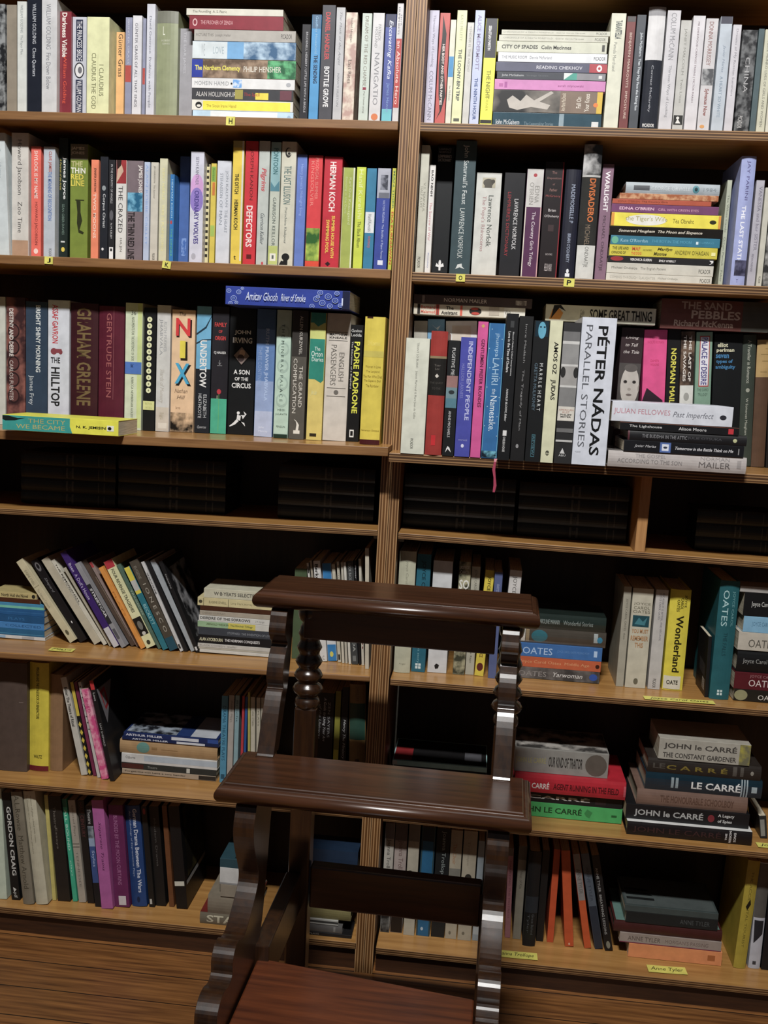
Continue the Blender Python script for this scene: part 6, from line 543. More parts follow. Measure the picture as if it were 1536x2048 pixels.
(-239,12,74.6,24.2,107.6,150,-90,'#6a6252','thick hardcover with maroon top cover, 5th down, bottom shelf first stack, left bookcase',5,[('t','STARS',14.3,106.1,.5,.66,'#b4ae96','B')],{'hb':1,'topface':6}),
(-240.2,12,106.4,38.8,90.8,150,-90,'#7a7060','tan hardcover, 4th down, bottom shelf first stack, left bookcase',5,[],{'hb':1}),
(-242.8,12,199.1,18.8,64.8,150,-90,'#274650','teal book with black strap, topmost, 1st down, bottom shelf first stack, left bookcase',5,[],{'topface':0}),
(-242.2,12,171.1,36.5,64.9,150,-90,'#c2c2c0','white boxed book wrapped in plastic, 2nd down, bottom shelf first stack, left bookcase',5,[('r',0,64.9,0,.12,'#8a8a8a')],{}),
(-241,12,139.4,26.4,63.6,150,-90,'#8c8272','thin tan paperback, 3rd down, bottom shelf first stack, left bookcase',5,[],{}),
(-60.5,12,93.6,11.3,61.3,39.6,-90,'#a8a8a2','thin white paperback, 4th down, bottom shelf second stack, left bookcase',10,[('r',0,61.3,.3,.7,'#3c3c3a')],{}),
(-51.6,12,79,17.3,69.7,45,-90,'#5c5a58','grey hardcover, 5th down, bottom shelf second stack, left bookcase',10,[('r',51.6,55.8,.2,.8,'#7c7a76')],{'hb':1}),
(-35.5,12,113.8,28.6,88.4,57,-90,'#7c7448','olive cloth hardcover, 3rd down, bottom shelf second stack, left bookcase',10,[],{'hb':1}),
(-33.4,12,136.1,15.4,90.2,58.2,-90,'#7c7a70','grey hardcover, 2nd down, bottom shelf second stack, left bookcase',10,[],{'hb':1}),
(-27.3,12,195.8,103.4,100.5,64.9,-90,'#1a2c42','large dark navy volume, 1st down, bottom shelf second stack, left bookcase',10,[],{'hb':1}),
(-32,12,66.7,6.7,87.9,56.7,-90,'#1c1b1c','black paperback, 6th down, bottom shelf second stack, left bookcase',10,[('t','PLAYS',1.4,21,.5,.5,'#8a8a88')],{}),
(31,57.9,58.2,18.9,238,153.5,0,'#b2aea4','white paperback beside the upright, 1st upright from left, bottom shelf, right bookcase',21,[('r',0,33.7,0,1,'#77757c'),('t','Joanna Trollope',35.2,116.4,.45,.5,'#44423e'),('r',200,237.7,0,1,'n#1c1c1c,#6c6c6a,40')],{}),
(54.5,61.1,58.1,24.8,237.6,153.3,0,'#a69892','pinkish white paperback, 2nd upright from left, bottom shelf, right bookcase',21,[('r',0,36.6,0,1,'#6c6466'),('t','Joanna Trollope',36.6,117.8,.5,.5,'#77605c'),('r',195.5,237,0,1,'#1f1714')],{}),
(81,55.9,58.1,22.4,241.3,155.6,0,'#a9a392','cream white paperback with dark foot mark, 3rd upright from left, bottom shelf, right bookcase',21,[('r',0.1,36.6,0,1,'#7c7870'),('o',99.8,105.7,.3,.4,'#3c3a36')],{}),
(109.8,58.8,58.1,27.4,236.9,152.8,0,'#1e5e86','blue paperback framed in dark teal, 4th upright from left, bottom shelf, right bookcase',21,[('r',0.1,30.7,0,1,'#1c2c38'),('r',0.1,236.9,0,.1,'#2c4040'),('r',0.1,236.9,.9,1,'#2c4040'),('o',217.4,224.9,.4,.2,'#a8b9c6')],{}),
(140.2,60,58.1,27.4,236.1,152.3,0,'#1a1e20','black paperback with pale cursive name, 5th upright from left, bottom shelf, right bookcase',21,[('t','Joanna Trollope',5.6,105.4,.55,.36,'#8a9492')],{}),
(166.9,59,58.1,23.4,235.3,151.8,0,'#a39a86','cream paperback with grey foot band, 6th upright from left, bottom shelf, right bookcase',21,[('r',82.1,111.5,0,1,'#77756c'),('t','The Choir',29.3,73.2,.4,.3,'#a87448'),('o',99.7,108.6,.3,.3,'#2c2c28'),('o',218.5,226,.4,.2,'#6c6656')],{}),
(194.8,58.7,58.1,27.5,236.6,152.6,0,'#a29a87','cream paperback with dark chair picture, 7th upright from left, bottom shelf, right bookcase',21,[('o',92.1,109.8,.5,.5,'#2c2a26'),('t','Trollope',21.9,74.5,.4,.24,'#8a8270'),('o',218.1,225.5,.4,.2,'#6c6656')],{}),
(217.6,61.5,58.1,12.7,216.4,139.6,0,'#8c98a0','slim grey blue paperback beside the stool, 8th upright from left, bottom shelf, right bookcase',21,[('r',165.7,203,0,1,'#a8b0b4')],{}),
(283.9,85,58.2,11.1,195.8,126.3,-1.645,'#a8707a','slim dusty pink paperback, 9th upright from left, bottom shelf, right bookcase',21,[('r',0.2,16.7,0,1,'#6c6058'),('t','MARRYING THE MISTRESS',27.9,153,.5,.34,'#7c4854')],{}),
(302.7,83.5,58.1,16.4,203.4,131.2,0,'#8d887a','slim grey cream paperback, 10th upright from left, bottom shelf, right bookcase',21,[('r',0.5,29.9,0,1,'#5c5850'),('t','Next of Kin',53.6,92.1,.5,.3,'#66625a')],{}),
(326.3,61.4,58,25.2,204.5,134.9,0,'#17191b','black rounded hardcover with grey foot title, 11th upright from left, bottom shelf, right bookcase',21,[('r',96.4,131.8,0,1,'#252b31'),('t','Tyler',134.7,176.2,.3,.2,'#4a4f54'),('t','Grace Behind',134.7,179.2,.66,.2,'#55595c')],{'hb':1}),
(349.5,84.3,58,14.6,198.8,128.3,0,'#151516','black paperback behind the hardcover, 12th upright from left, bottom shelf, right bookcase',21,[],{}),
(371.1,84.8,58,13.2,203,131,0,'#bc481c','slim burnt orange paperback, upright, 13th upright from left, bottom shelf, right bookcase',21,[],{}),
(409.3,74.5,59,17.8,207.2,133.6,-6.269,'#bd4c1c','burnt orange paperback leaning slightly, 14th upright from left, bottom shelf, right bookcase',21,[('o',198.9,204.1,.5,.2,'#d8a888')],{}),
(447,75.3,59.3,14.1,203.9,131.5,-10.963,'#bf4f1c','slim paperback, grey above orange, 15th upright from left, bottom shelf, right bookcase',21,[('r',0,99.9,0,1,'#827e7c'),('t','ANNE TYLER',32.6,85.7,.5,.5,'#55524f'),('o',99.9,106,.5,.4,'#bf4f1c')],{}),
(469.6,76.9,59.7,16.3,206.5,133.2,-12.397,'#4e5864','slate blue grey paperback leaning, 16th upright from left, bottom shelf, right bookcase',21,[('r',113.6,206.5,0,1,'#262e3a'),('t','ANNE TYLER',28.9,103.2,.5,.34,'#3c4450')],{}),
(489.4,74.2,59.6,15.7,206.3,133,-12.151,'#141517','black paperback leaning, white capitals down its spine, 17th upright from left, bottom shelf, right bookcase',21,[('t','ANNE TYLER  BREATHING LESSONS',26.8,171.2,.4,.3,'#a8a8a6'),('o',185.6,202.1,.5,.5,'#7c7c6c')],{}),
(705.1,61.9,120.8,22.5,212.5,137.1,-90,'#421c1a','dark red brown hardcover, teal cover above, 3rd down, bottom shelf stack, right bookcase',14,[],{'hb':1,'topface':8}),
(694,61.9,162.4,12.8,183.3,118.2,-90,'#3e4847','grey black paperback, topmost, 1st down, bottom shelf stack, right bookcase',14,[],{'topface':7}),
(694.7,61.9,144,23.3,180.2,116.3,-90,'#1d2122','thin black paperback, 2nd down, bottom shelf stack, right bookcase',14,[('t','ANNE TYLER',106.5,164.5,.5,.4,'#4a4f50')],{}),
(705.8,61.9,98.7,21.2,199.7,128.8,-90,'#968981','grey pink paperback with dark title, 4th down, bottom shelf stack, right bookcase',14,[('t','ANNE TYLER',16.1,80.3,.5,.44,'#5c504a'),('t',"MORGAN'S PASSING",89.6,174.4,.5,.36,'#77665f'),('r',0,199.7,0,.1,'#7c2848')],{}),
(709.1,61.9,72.9,29.8,183.5,118.4,-90,'#dd8c54','peach orange paperback at the bottom, 5th down, bottom shelf stack, right bookcase',14,[('r',155.8,170.3,.3,.7,'#a8602c')],{}),
(744.7,60.8,58.2,23.1,229.4,151.4,1.777,'#a5921f','tall dull yellow hardcover, 18th upright from left, bottom shelf, right bookcase',21,[('t','THE ACCIDENTAL TOURIST',23.1,184.2,.5,.2,'#6c6018'),('p',[(80.3,.6),(97.5,.3),(104.7,.45),(91.7,.7)],'#1c1a10')],{'hb':1}),
(774.6,66.1,57.9,22.1,225,148.5,0,'#b4b6c0','white jacketed hardcover with black shapes, 19th upright from left, bottom shelf, right bookcase',21,[('r',1.6,116.1,0,1,'#55534f'),('p',[(121.9,.1),(121.9,.9),(150.8,.9),(171.1,.2)],'#22242a'),('r',209,216.3,.3,.6,'#3c3c42')],{'hb':1}),
(797.8,66,57.9,19.3,227.5,146.8,0,'#17171b','black book at the frame edge, 20th upright from left, bottom shelf, right bookcase',21,[],{}),
]
NOTES = [('shelf_label', 'small yellow letter H label on the top shelf edge', (-0.3248, -0.0016, 1.6455), 0.0165, 0.0155, 'H', 'B', 'edge', 'letter labels on the shelf edges', '#1d1d18', 0.02),
 ('shelf_label', 'small yellow letter J label on the second shelf edge', (-0.6668, -0.0016, 1.3839), 0.0165, 0.0135, 'J', 'B', 'edge', 'letter labels on the shelf edges', '#1d1d18', 0.03),
 ('shelf_label', 'small yellow letter K label on the second shelf edge', (-0.438, -0.0016, 1.3848), 0.0165, 0.0135, 'K', 'B', 'edge', 'letter labels on the shelf edges', '#1d1d18', 0.12),
 ('shelf_label', 'small yellow letter O label on the second shelf edge', (0.1082, -0.0016, 1.3838), 0.0165, 0.0135, 'O', 'B', 'edge', 'letter labels on the shelf edges', '#1d1d18', 0.0),
 ('shelf_label', 'small yellow letter P label on the second shelf edge', (0.3028, -0.0016, 1.384), 0.019, 0.0145, 'P', 'B', 'edge', 'letter labels on the shelf edges', '#1d1d18', 0.02),
 ('shelf_label', 'yellow handwritten note lying on the fifth shelf of the left bookcase', (-0.6556, 0.05, 0.6093), 0.0497, 0.022, 'Plays', 'I', 'flat', 'handwritten yellow notes on the lower shelves', '#2a2a1c', 0.05, 0.0004),
 ('shelf_label', 'long yellow handwritten note on the fifth shelf, right bookcase', (0.5668, 0.0219, 0.6164), 0.1311, 0.02, 'Joyce Carol Oates', 'I', 'flat', 'handwritten yellow notes on the lower shelves', '#2a2a1c', 0.03, 0.0004),
 ('shelf_label', 'yellow handwritten note half behind the chair arm, bottom shelf', (0.2974, 0.0357, 0.0591), 0.0891, 0.024, 'Joanna Trollope', 'I', 'flat', 'handwritten yellow notes on the lower shelves', '#2a2a1c', 0.02, 0.0004),
 ('shelf_label', 'yellow handwritten note in front of the orange bottom shelf book', (0.5963, 0.0395, 0.059), 0.0762, 0.024, 'Anne Tyler', 'I', 'flat', 'handwritten yellow notes on the lower shelves', '#2a2a1c', 0.05, 0.0004),
 ('shelf_label', 'yellow handwritten note at the outer end of the sixth shelf', (0.7741, 0.0382, 0.3366), 0.0644, 0.02, 'John le', 'I', 'flat', 'handwritten yellow notes on the lower shelves', '#2a2a1c', 0.02, 0.0004)]

# ------------------------------------------------------------------ lettering: every string is laid out once with the built-in font
def collect_text():
    keys = set()
    for b in BOOKS:
        for e in b[10]:
            if e[0] in 'th':
                keys.add((e[1], e[7] if len(e) > 7 else ''))
    keys |= {(s, 'I') for s in ('Plays', 'Joyce Carol Oates', 'Joanna Trollope', 'Anne Tyler', 'John le')} | {(c, 'B') for c in 'HJKOP'} | {('SONGS', 'B'), ('PLAYS', 'B')}
    tmp = []
    for s, op in keys:
        cu = bpy.data.curves.new('lettering', 'FONT')
        cu.body = s
        cu.resolution_u = 2
        cu.offset = .022 if 'B' in op else 0
        cu.shear = .3 if 'I' in op else 0
        o = bpy.data.objects.new('lettering', cu)
        COL.objects.link(o)
        tmp.append((s, op, o))
    bpy.context.view_layer.update()
    dg = bpy.context.evaluated_depsgraph_get()
    out = {}
    for s, op, o in tmp:
        ev = o.evaluated_get(dg)
        me = ev.to_mesh()
        v = [(p.co.x, p.co.y) for p in me.vertices]
        f = [tuple(p.vertices) for p in me.polygons]
        ev.to_mesh_clear()
        if v:
            x0, x1 = min(p[0] for p in v), max(p[0] for p in v)
            y0, y1 = min(p[1] for p in v), max(p[1] for p in v)
            out[s, op] = ([((a - x0) / max(x1 - x0, 1e-6), (b - y0) / max(y1 - y0, 1e-6)) for a, b in v], f)
    for s, op, o in tmp:
        cu = o.data
        bpy.data.objects.remove(o)
        bpy.data.curves.remove(cu)
    return out

# ------------------------------------------------------------------ setting
def struct(o, kind='structure'):
    o['kind'] = kind
    return o
def floor_mat():
    m, nt, b = new_mat('oak_floorboards')
    N, L = nt.nodes, nt.links
    tc = N.new('ShaderNodeTexCoord')
    sp = N.new('ShaderNodeSeparateXYZ')
    L.new(tc.outputs['Object'], sp.inputs[0])
    def mth(op, a, bb=None):
        n = N.new('ShaderNodeMath')
        n.operation = op
        for i, v in enumerate((a, bb)):
            if v is None:
                continue
            if isinstance(v, (int, float)):
                n.inputs[i].default_value = v
            else:
                L.new(v, n.inputs[i])
        return n.outputs[0]
    yy = mth('DIVIDE', sp.outputs['Y'], .082)
    wn = N.new('ShaderNodeTexWhiteNoise')
    wn.noise_dimensions = '1D'
    L.new(mth('FLOOR', yy), wn.inputs['W'])
    gap = mth('LESS_THAN', mth('FRACT', yy), .03)
    mp = N.new('ShaderNodeMapping')
    mp.inputs['Scale'].default_value = (.7, 14, 1)
    L.new(tc.outputs['Object'], mp.inputs[0])
    nz = N.new('ShaderNodeTexNoise')
    nz.inputs['Scale'].default_value = 9
    nz.inputs['Detail'].default_value = 6
    L.new(mp.outputs[0], nz.inputs['Vector'])
    rp = N.new('ShaderNodeValToRGB')
    rp.color_ramp.elements[0].position = .3
    rp.color_ramp.elements[1].position = .75
    rp.color_ramp.elements[0].color = lin('#5a371d')
    rp.color_ramp.elements[1].color = lin('#a06c3c')
    L.new(nz.outputs[0], rp.inputs[0])
    hs = N.new('ShaderNodeHueSaturation')
    L.new(mth('ADD', mth('MULTIPLY', wn.outputs[0], .5), .75), hs.inputs['Value'])
    L.new(rp.outputs[0], hs.inputs['Color'])
    mx = N.new('ShaderNodeMix')
    mx.data_type = 'RGBA'
    L.new(gap, mx.inputs[0])
    L.new(hs.outputs[0], mx.inputs[6])
    mx.inputs[7].default_value = lin('#140c07')
    L.new(mx.outputs[2], b.inputs['Base Color'])
    b.inputs['Roughness'].default_value = .4
    return m
struct(box('floor', -3, 3, -3.2, .3, -.05, 0, floor_mat()))
struct(box('wall_back', -3, 3, .26, .3, 0, 2.75, mat('#b9b4a6')))

# ------------------------------------------------------------------ bookcases
EPS = 0.00337
SHELVES = {(1, 'L'): (0.0013, 1.6463), (1, 'R'): (0.0006, 1.6452), (2, 'L'): (0.0035, 1.3867), (2, 'R'): (0.0012, 1.3841), (3, 'L'): (0.0152, 1.0679), (3, 'R'): (0.0008, 1.0583), (4, 'L'): (0.0082, 0.9047), (4, 'R'): (-0.0131, 0.9024), (5, 'L'): (0.0177, 0.6192), (5, 'R'): (-0.0027, 0.6163), (6, 'L'): (0.0082, 0.3396), (6, 'R'): (-0.0042, 0.3383), (7, 'L'): (0.0042, 0.063), (7, 'R'): (-0.0004, 0.0577), (0, 'L'): (0.001, 1.918), (0, 'R'): (0.0006, 1.916)}
THICK = {0: .016, 1: .0155, 2: .0165, 3: .0165, 4: .0115, 5: .0125, 6: .0125, 7: .014}
def shelf_z(k, side, x):
    a, c = SHELVES[k, side]
    return a * x + c
def plied(name, verts8, plies, mats, parent):
    """board whose front edge shows its layers; verts8 ordered like boxv, layers stacked bottom to top"""
    v = [Vector(p) for p in verts8]
    vs, fs, ix = [], [], []
    n = len(plies)
    tot = sum(w for w, _ in plies)
    acc = 0
    for i in range(n + 1):
        t = acc / tot
        for q in range(4):
            vs.append(tuple(v[q].lerp(v[q + 4], t)))
        if i < n:
            acc += plies[i][0]
    for i in range(n):
        a, b = 4 * i, 4 * i + 4
        for q in range(4):
            r = (q + 1) % 4
            fs.append((a + q, a + r, b + r, b + q))
            ix.append(plies[i][1])
    fs.append((3, 2, 1, 0))
    ix.append(2)
    fs.append((4 * n, 4 * n + 1, 4 * n + 2, 4 * n + 3))
    ix.append(2)
    return part(name, vs, fs, mats, ix, parent)
PLIES = [(.9, 0), (1.2, 1), (1, 0), (1.6, 1), (1, 0), (1.2, 1), (.9, 0)]
SOLID = [(1, 0)]
def bookcase(side):
    sg = -1 if side == 'L' else 1
    root = thing('bookcase', 'plywood bookcase on the left, solid edged upper shelves, full of books' if side == 'L' else 'plywood bookcase on the right, layered ply shelf edges, full of books', 'bookcase', (sg * .46, .1, 0), group='plywood bookcases side by side')
    loc = Vector((sg * .46, .1, 0))
    W = .92
    def put(o):
        o.location = -loc
        return o
    def upright(xa):
        x0, x1 = sorted((xa, xa + sg * .0178))
        t = EPS * 2.0
        v = [(x0, 0, 0), (x0, .25, 0), (x0 + t, .25, 2.0), (x0 + t, 0, 2.0), (x1, 0, 0), (x1, .25, 0), (x1 + t, .25, 2.0), (x1 + t, 0, 2.0)]
        v = [(x - EPS * 1.05, y, z) for x, y, z in v]
        return put(plied('side_panel', v, PLIES, [PLYV_LIGHT, PLYV_DARK, SIDE_WOOD], root))
    upright(sg * .0006)
    upright(sg * W)
    put(box('back_panel', *sorted((sg * .02, sg * (W - .0))), .2501, .2590, .05, 2.0, BACK_WOOD, root))
    xa, xb = sorted((sg * .0196, sg * (W - .001)))
    for k in range(0, 8):
        th = THICK[k]
        f, x0, x1 = 0.0, xa, xb
        if k == 3:
            f = -0.07
            x0, x1 = sorted((sg * .001 if side == 'R' else -.0006, sg * W))
        za, zb = shelf_z(k, side, x0), shelf_z(k, side, x1)
        if k == 3:
            z3 = (za, zb)
        y1 = .2495 if k != 3 else .2495
        v = [(x0, f, za - th), (x1, f, zb - th), (x1, y1, zb - th), (x0, y1, za - th), (x0, f, za), (x1, f, zb), (x1, y1, zb), (x0, y1, za)]
        solid = side == 'L' and k in (0, 1, 2, 3, 5)
        put(bevel(plied('ledge_board' if k == 3 else 'shelf', v, SOLID if solid else PLIES, [LIPPING if solid else PLY_LIGHT, PLY_DARK, SHELF_TOP], root), .0012 if not (side == 'L' and k == 5) else .003))
    put(box('plinth', xa, xb, .012, .03, 0, .0435, PLINTH, root))
    if side == 'R':
        x0, x1 = (0.4589, 0.4779)
        z = shelf_z(4, 'R', x0)
        v = [(x0, .001, z), (x0, .2, z), (x0 + .002, .2, 1.0405), (x0 + .002, .001, 1.0405), (x1, .001, z), (x1, .2, z), (x1 + .002, .2, 1.0405), (x1 + .002, .001, 1.0405)]
        put(bevel(part('divider', v, BOXF, [wood('divider_lipping', '#94693f', '#bb8d5c', 2)], None, root), .0008))
    z = shelf_z(4, side, sg * .02) - THICK[4]
    xs = sorted((sg * .0192, sg * .029))
    vs, fs = [], []
    for i in range(9):
        a = math.pi * i / 8
        for x in xs:
            vs.append((x, .035 + .011 * math.cos(a), z - .0001 - .011 * math.sin(a)))
    for i in range(8):
        fs.append((2 * i, 2 * i + 1, 2 * i + 3, 2 * i + 2))
    fs += [tuple(range(0, 18, 2)), tuple(range(17, 0, -2)), (0, 16, 17, 1)]
    put(part('shelf_clip', vs, fs, [GREY_PLASTIC], None, root))
    return root
bookcase('L')
bookcase('R')

# ------------------------------------------------------------------ books
TEXT = collect_text()
def book(B):
    X, Y, Z, t, h, d, rot, col, label, grp, ex, op = B
    X, Y, Z, t, h, d = (q / 1000 for q in (X, Y, Z, t, h, d))
    hb, g = op.get('hb'), op.get('g', 0)
    kind = 'hardcover_book' if hb else ('playscript' if 'playscript' in label else 'paperback_book')
    if 'volume' in label and 'black embossed' in label:
        kind = 'bound_volume'
    root = thing(kind, label, {'hardcover_book': 'hardcover', 'paperback_book': 'paperback', 'playscript': 'playscript', 'bound_volume': 'volume'}[kind], (X, Y, Z), (0, math.radians(rot), 0), GROUPS[grp])
    c = min(.0022 if hb else .0006, t * .12)
    e = min(.0006, t * .12)
    if hb:
        sag = min(.1 * t, .0032)
        xs = [-t / 2 + t * i / 6 for i in range(7)]
        outer = [(-t / 2, d)] + [(x, sag * (2 * x / t) ** 2) for x in xs] + [(t / 2, d)]
        curve = lambda x: sag * (2 * x / t) ** 2
        cuts = xs[1:-1]
        def surf(x):
            i = min(5, max(0, int((x + t / 2) / (t / 6))))
            u = (x - xs[i]) / (t / 6)
            return curve(xs[i]) * (1 - u) + curve(xs[i + 1]) * u
    else:
        outer = [(-t / 2, d), (-t / 2, e), (-t / 2 + e * .5, e * .13), (-t / 2 + e, 0), (t / 2 - e, 0), (t / 2 - e * .5, e * .13), (t / 2, e), (t / 2, d)]
        cuts = []
        surf = lambda x: max(0, (abs(x) - (t / 2 - e))) * .26
    inner = []
    n = len(outer)
    for x, y in outer:
        inner.append((max(-t / 2 + c, min(t / 2 - c, x)), max(y, y + c if y < d else y) if y < d * .5 else y))
    ring = outer + inner[::-1]
    m = len(ring)
    vs = [(x, y, 0) for x, y in ring] + [(x, y, h) for x, y in ring]
    fs, ix = [], []
    for i in range(m):
        j = (i + 1) % m
        fs.append((i, j, m + j, m + i))
    for i in range(n - 1):
        fs.append((i, m - 1 - i, m - 2 - i, i + 1))
        fs.append((m + i, m + i + 1, 2 * m - 2 - i, 2 * m - 1 - i))
    ix = [0] * len(fs)
    mats = [mat(col, g)]
    def slot(cc):
        mm = mat(cc, g)
        if mm not in mats:
            mats.append(mm)
        return mats.index(mm)
    lay = [0]
    def stamp(pts, faces, cc):
        """a printed shape: pts are (x across, s down from the head) on the spine"""
        lay[0] += 1
        eps = .0001 + .00004 * lay[0]
        if cuts and max(p[0] for p in pts) - min(p[0] for p in pts) > t / 7:
            bm = bmesh.new()
            vv = [bm.verts.new((x, 0, h - s)) for x, s in pts]
            for f in faces:
                try:
                    bm.faces.new([vv[i] for i in f])
                except ValueError:
                    pass
            for xc in cuts:
                bmesh.ops.bisect_plane(bm, geom=bm.verts[:] + bm.edges[:] + bm.faces[:], dist=1e-6, plane_co=(xc, 0, 0), plane_no=(1, 0, 0))
            bm.verts.index_update()
            p3 = [(v.co.x, surf(v.co.x) - eps, v.co.z) for v in bm.verts]
            ff = [tuple(v.index for v in f.verts) for f in bm.faces]
            bm.free()
        else:
            p3 = [(x, surf(x) - eps, h - s) for x, s in pts]
            ff = faces
        k0, si = len(vs), slot(cc)
        vs.extend(p3)
        for f in ff:
            fs.append(tuple(k0 + i for i in f))
            ix.append(si)
    def board(pts, cc, side=1):
        """a printed polygon on a cover board: pts are (v from the spine 0..1, s from the head 0..1)"""
        lay[0] += 1
        k0 = len(vs)
        vs.extend([(side * (t / 2 + .0001 + .00004 * lay[0]), .003 + v * (d - .004), h * (1 - s)) for v, s in pts])
        fs.append(tuple(range(k0, k0 + len(pts))))
        ix.append(slot(cc))
    def letters(key, fn, cc):
        tv = TEXT.get(key)
        if tv:
            stamp([fn(a, b) for a, b in tv[0]], tv[1], cc)
    half = t / 2 if hb else t / 2 - e
    xf = lambda fr: max(-half, min(half, -t / 2 + t * fr))
    for q in ex:
        k = q[0]
        if k == 't':
            _, s, a, b2, cf, hh, cc = q[:7]
            letters((s, q[7] if len(q) > 7 else ''), lambda u, v: (-t / 2 + t * (cf + (v - .5) * hh), (a + u * (b2 - a)) / 1000), cc)
        elif k == 'h':
            _, s, a, b2, cf, w, cc = q[:7]
            letters((s, q[7] if len(q) > 7 else ''), lambda u, v: (-t / 2 + t * (cf + (u - .5) * w), (b2 + v * (a - b2)) / 1000), cc)
        elif k == 'r':
            _, a, b2, c0, c1, cc = q
            stamp([(xf(c0), a / 1000), (xf(c1), a / 1000), (xf(c1), b2 / 1000), (xf(c0), b2 / 1000)], [(0, 1, 2, 3)], cc)
        elif k in 'ov':
            _, a, b2, cf, w, cc = q
            nn = 20 if k == 'o' else 4
            pts = [(xf(cf + math.sin(2 * math.pi * i / nn) * w / 2), (a + b2) / 2000 - math.cos(2 * math.pi * i / nn) * (b2 - a) / 2000) for i in range(nn)]
            stamp(pts, [tuple(range(nn))], cc)
        elif k == 'p':
            stamp([(xf(cf), s / 1000) for s, cf in q[1]], [tuple(range(len(q[1])))], q[2])
        elif k == 's':
            _, a, b2, c0, c1, cc, nm = q
            x0, x1 = xf(c0), xf(c1)
            nx = 8
            v2, f2 = [], []
            for i in range(nx + 1):
                x = x0 + (x1 - x0) * i / nx
                for s in (a, b2):
                    v2 += [(x, surf(x) - .0009, h - s / 1000), (x, surf(x) - .0006, h - s / 1000)]
            for i in range(nx):
                p = 4 * i
                f2 += [(p, p + 4, p + 6, p + 2), (p + 1, p + 3, p + 7, p + 5), (p, p + 1, p + 5, p + 4), (p + 2, p + 6, p + 7, p + 3)]
            f2 += [(0, 2, 3, 1), (4 * nx, 4 * nx + 1, 4 * nx + 3, 4 * nx + 2)]
            st = part('tape' if 'tape' in nm else 'sticker', v2, f2, [mat(cc)], None, root)
            st['label'] = nm
            lay[0] += 24
    fc = op.get('face')
    tf = op.get('topface')
    if fc == 1:
        board([(.1, .1), (.98, .08), (.98, .9), (.12, .86)], 'n#1c1c1e,#8c8c8e,30')
    elif fc == 2:
        board([(.02, .1), (.6, .1), (.16, .46)], '#77757a')
        board([(.1, .14), (.3, .12), (.34, .3), (.2, .34)], '#9c2c34')
        board([(.16, .17), (.26, .16), (.28, .28), (.2, .3)], '#77757a')
    elif fc == 3:
        board([(.1, .05), (.95, .05), (.95, .72), (.1, .72)], 'n#17140f,#4a4426,16')
        board([(.02, .74), (.99, .74), (.99, .78), (.02, .78)], '#8a8a88')
    if tf == 1:
        board([(.02, .02), (.98, .02), (.98, .55), (.02, .55)], 'n#1c1e24,#9aa4b0,40')
        board([(.02, .55), (.98, .55), (.98, .7), (.02, .7)], '#22386c')
        board([(.02, .7), (.98, .7), (.98, .97), (.02, .97)], '#b4b8c0')
    elif tf == 3:
        board([(.02, .01), (.98, .01), (.98, .99), (.02, .99)], '#1c1b1c')
        board([(.02, .01), (.6, .01), (.6, .2), (.02, .2)], '#8c2428')
        board([(.2, .76), (.6, .76), (.6, .94), (.2, .94)], '#55555a')
    elif tf == 4:
        board([(.02, .01), (.98, .01), (.98, .99), (.02, .99)], 'n#3c3a38,#a8a49e,30')
    elif tf == 5:
        board([(.0, .0), (1, .0), (1, 1), (.0, 1)], '#d8d8d6')
    elif tf == 6:
        board([(.0, .0), (1, .0), (1, 1), (.0, 1)], '#6c241e')
        tv = TEXT['SONGS', 'B']
        k0 = len(vs)
        vs.extend([(t / 2 + .0006, .02 + u * (d - .04), h * (1 - .15 - .3 * v)) for u, v in tv[0]])
        for f in tv[1]:
            fs.append(tuple(k0 + i for i in f))
            ix.append(slot('#b4a476'))
    elif tf == 7:
        board([(.02, .02), (.98, .02), (.98, .98), (.02, .98)], '#4c5453')
        for i in range(3):
            board([(.2 + .16 * i, .04), (.28 + .16 * i, .04), (.28 + .16 * i, .34 - .05 * i), (.2 + .16 * i, .34)], '#1a1c1c')
    elif tf == 8:
        board([(.02, .02), (.98, .02), (.98, .98), (.02, .98)], '#5c7c74')
    elif tf == 0:
        board([(.02, .45), (.9, .45), (.9, .52), (.02, .52)], '#17181a')
    if op.get('barcode'):
        board([(.02, .5), (.95, .1), (.95, .98), (.02, .98)], '#1c1c1e', -1)
        board([(.12, .5), (.7, .45), (.7, .66), (.12, .7)], '#3c3c40', -1)
        board([(.1, .74), (.34, .72), (.34, .9), (.1, .92)], '#b4b4b2', -1)
        for i in range(5):
            board([(.13, .76 + .03 * i), (.31, .755 + .03 * i), (.31, .767 + .03 * i), (.13, .772 + .03 * i)], '#1c1c1e', -1)
    part('cover', vs, fs, mats, ix, root)
    pz = .003 if hb else .0004
    ps = max(curve(0) + sag + c, c * 1.3) if hb else c * 1.3
    part('page_block', boxv(-t / 2 + c * 1.05, t / 2 - c * 1.05, ps, d - (.003 if hb else .0004), pz, h - pz), BOXF, [mat('#161616') if kind == 'bound_volume' else PAGES], None, root)
    if 'starry blue' in label:
        vs2, f2 = [], []
        pts = [(.012, -.002, -.001), (.012, -.016, .001), (.0115, -.019, -.004), (.010, -.0195, -.018), (.0125, -.0195, -.032), (.014, -.0195, -.046), (.0125, -.0195, -.058)]
        for i, (x, y, z) in enumerate(pts):
            w = .0026 if i % 2 else .0019
            vs2 += [(x - w, y, z), (x + w, y, z), (x + w, y - .0004, z), (x - w, y - .0004, z)]
        for i in range(len(pts) - 1):
            a = 4 * i
            for q in range(4):
                r = (q + 1) % 4
                f2.append((a + q, a + r, a + 4 + r, a + 4 + q))
        f2 += [(3, 2, 1, 0), tuple(range(len(vs2) - 4, len(vs2)))]
        rb = part('bookmark_ribbon', vs2, f2, [mat('#a83c58')], None, root)
        rb['label'] = 'thin pink bookmark ribbon hanging over the ledge'
    return root
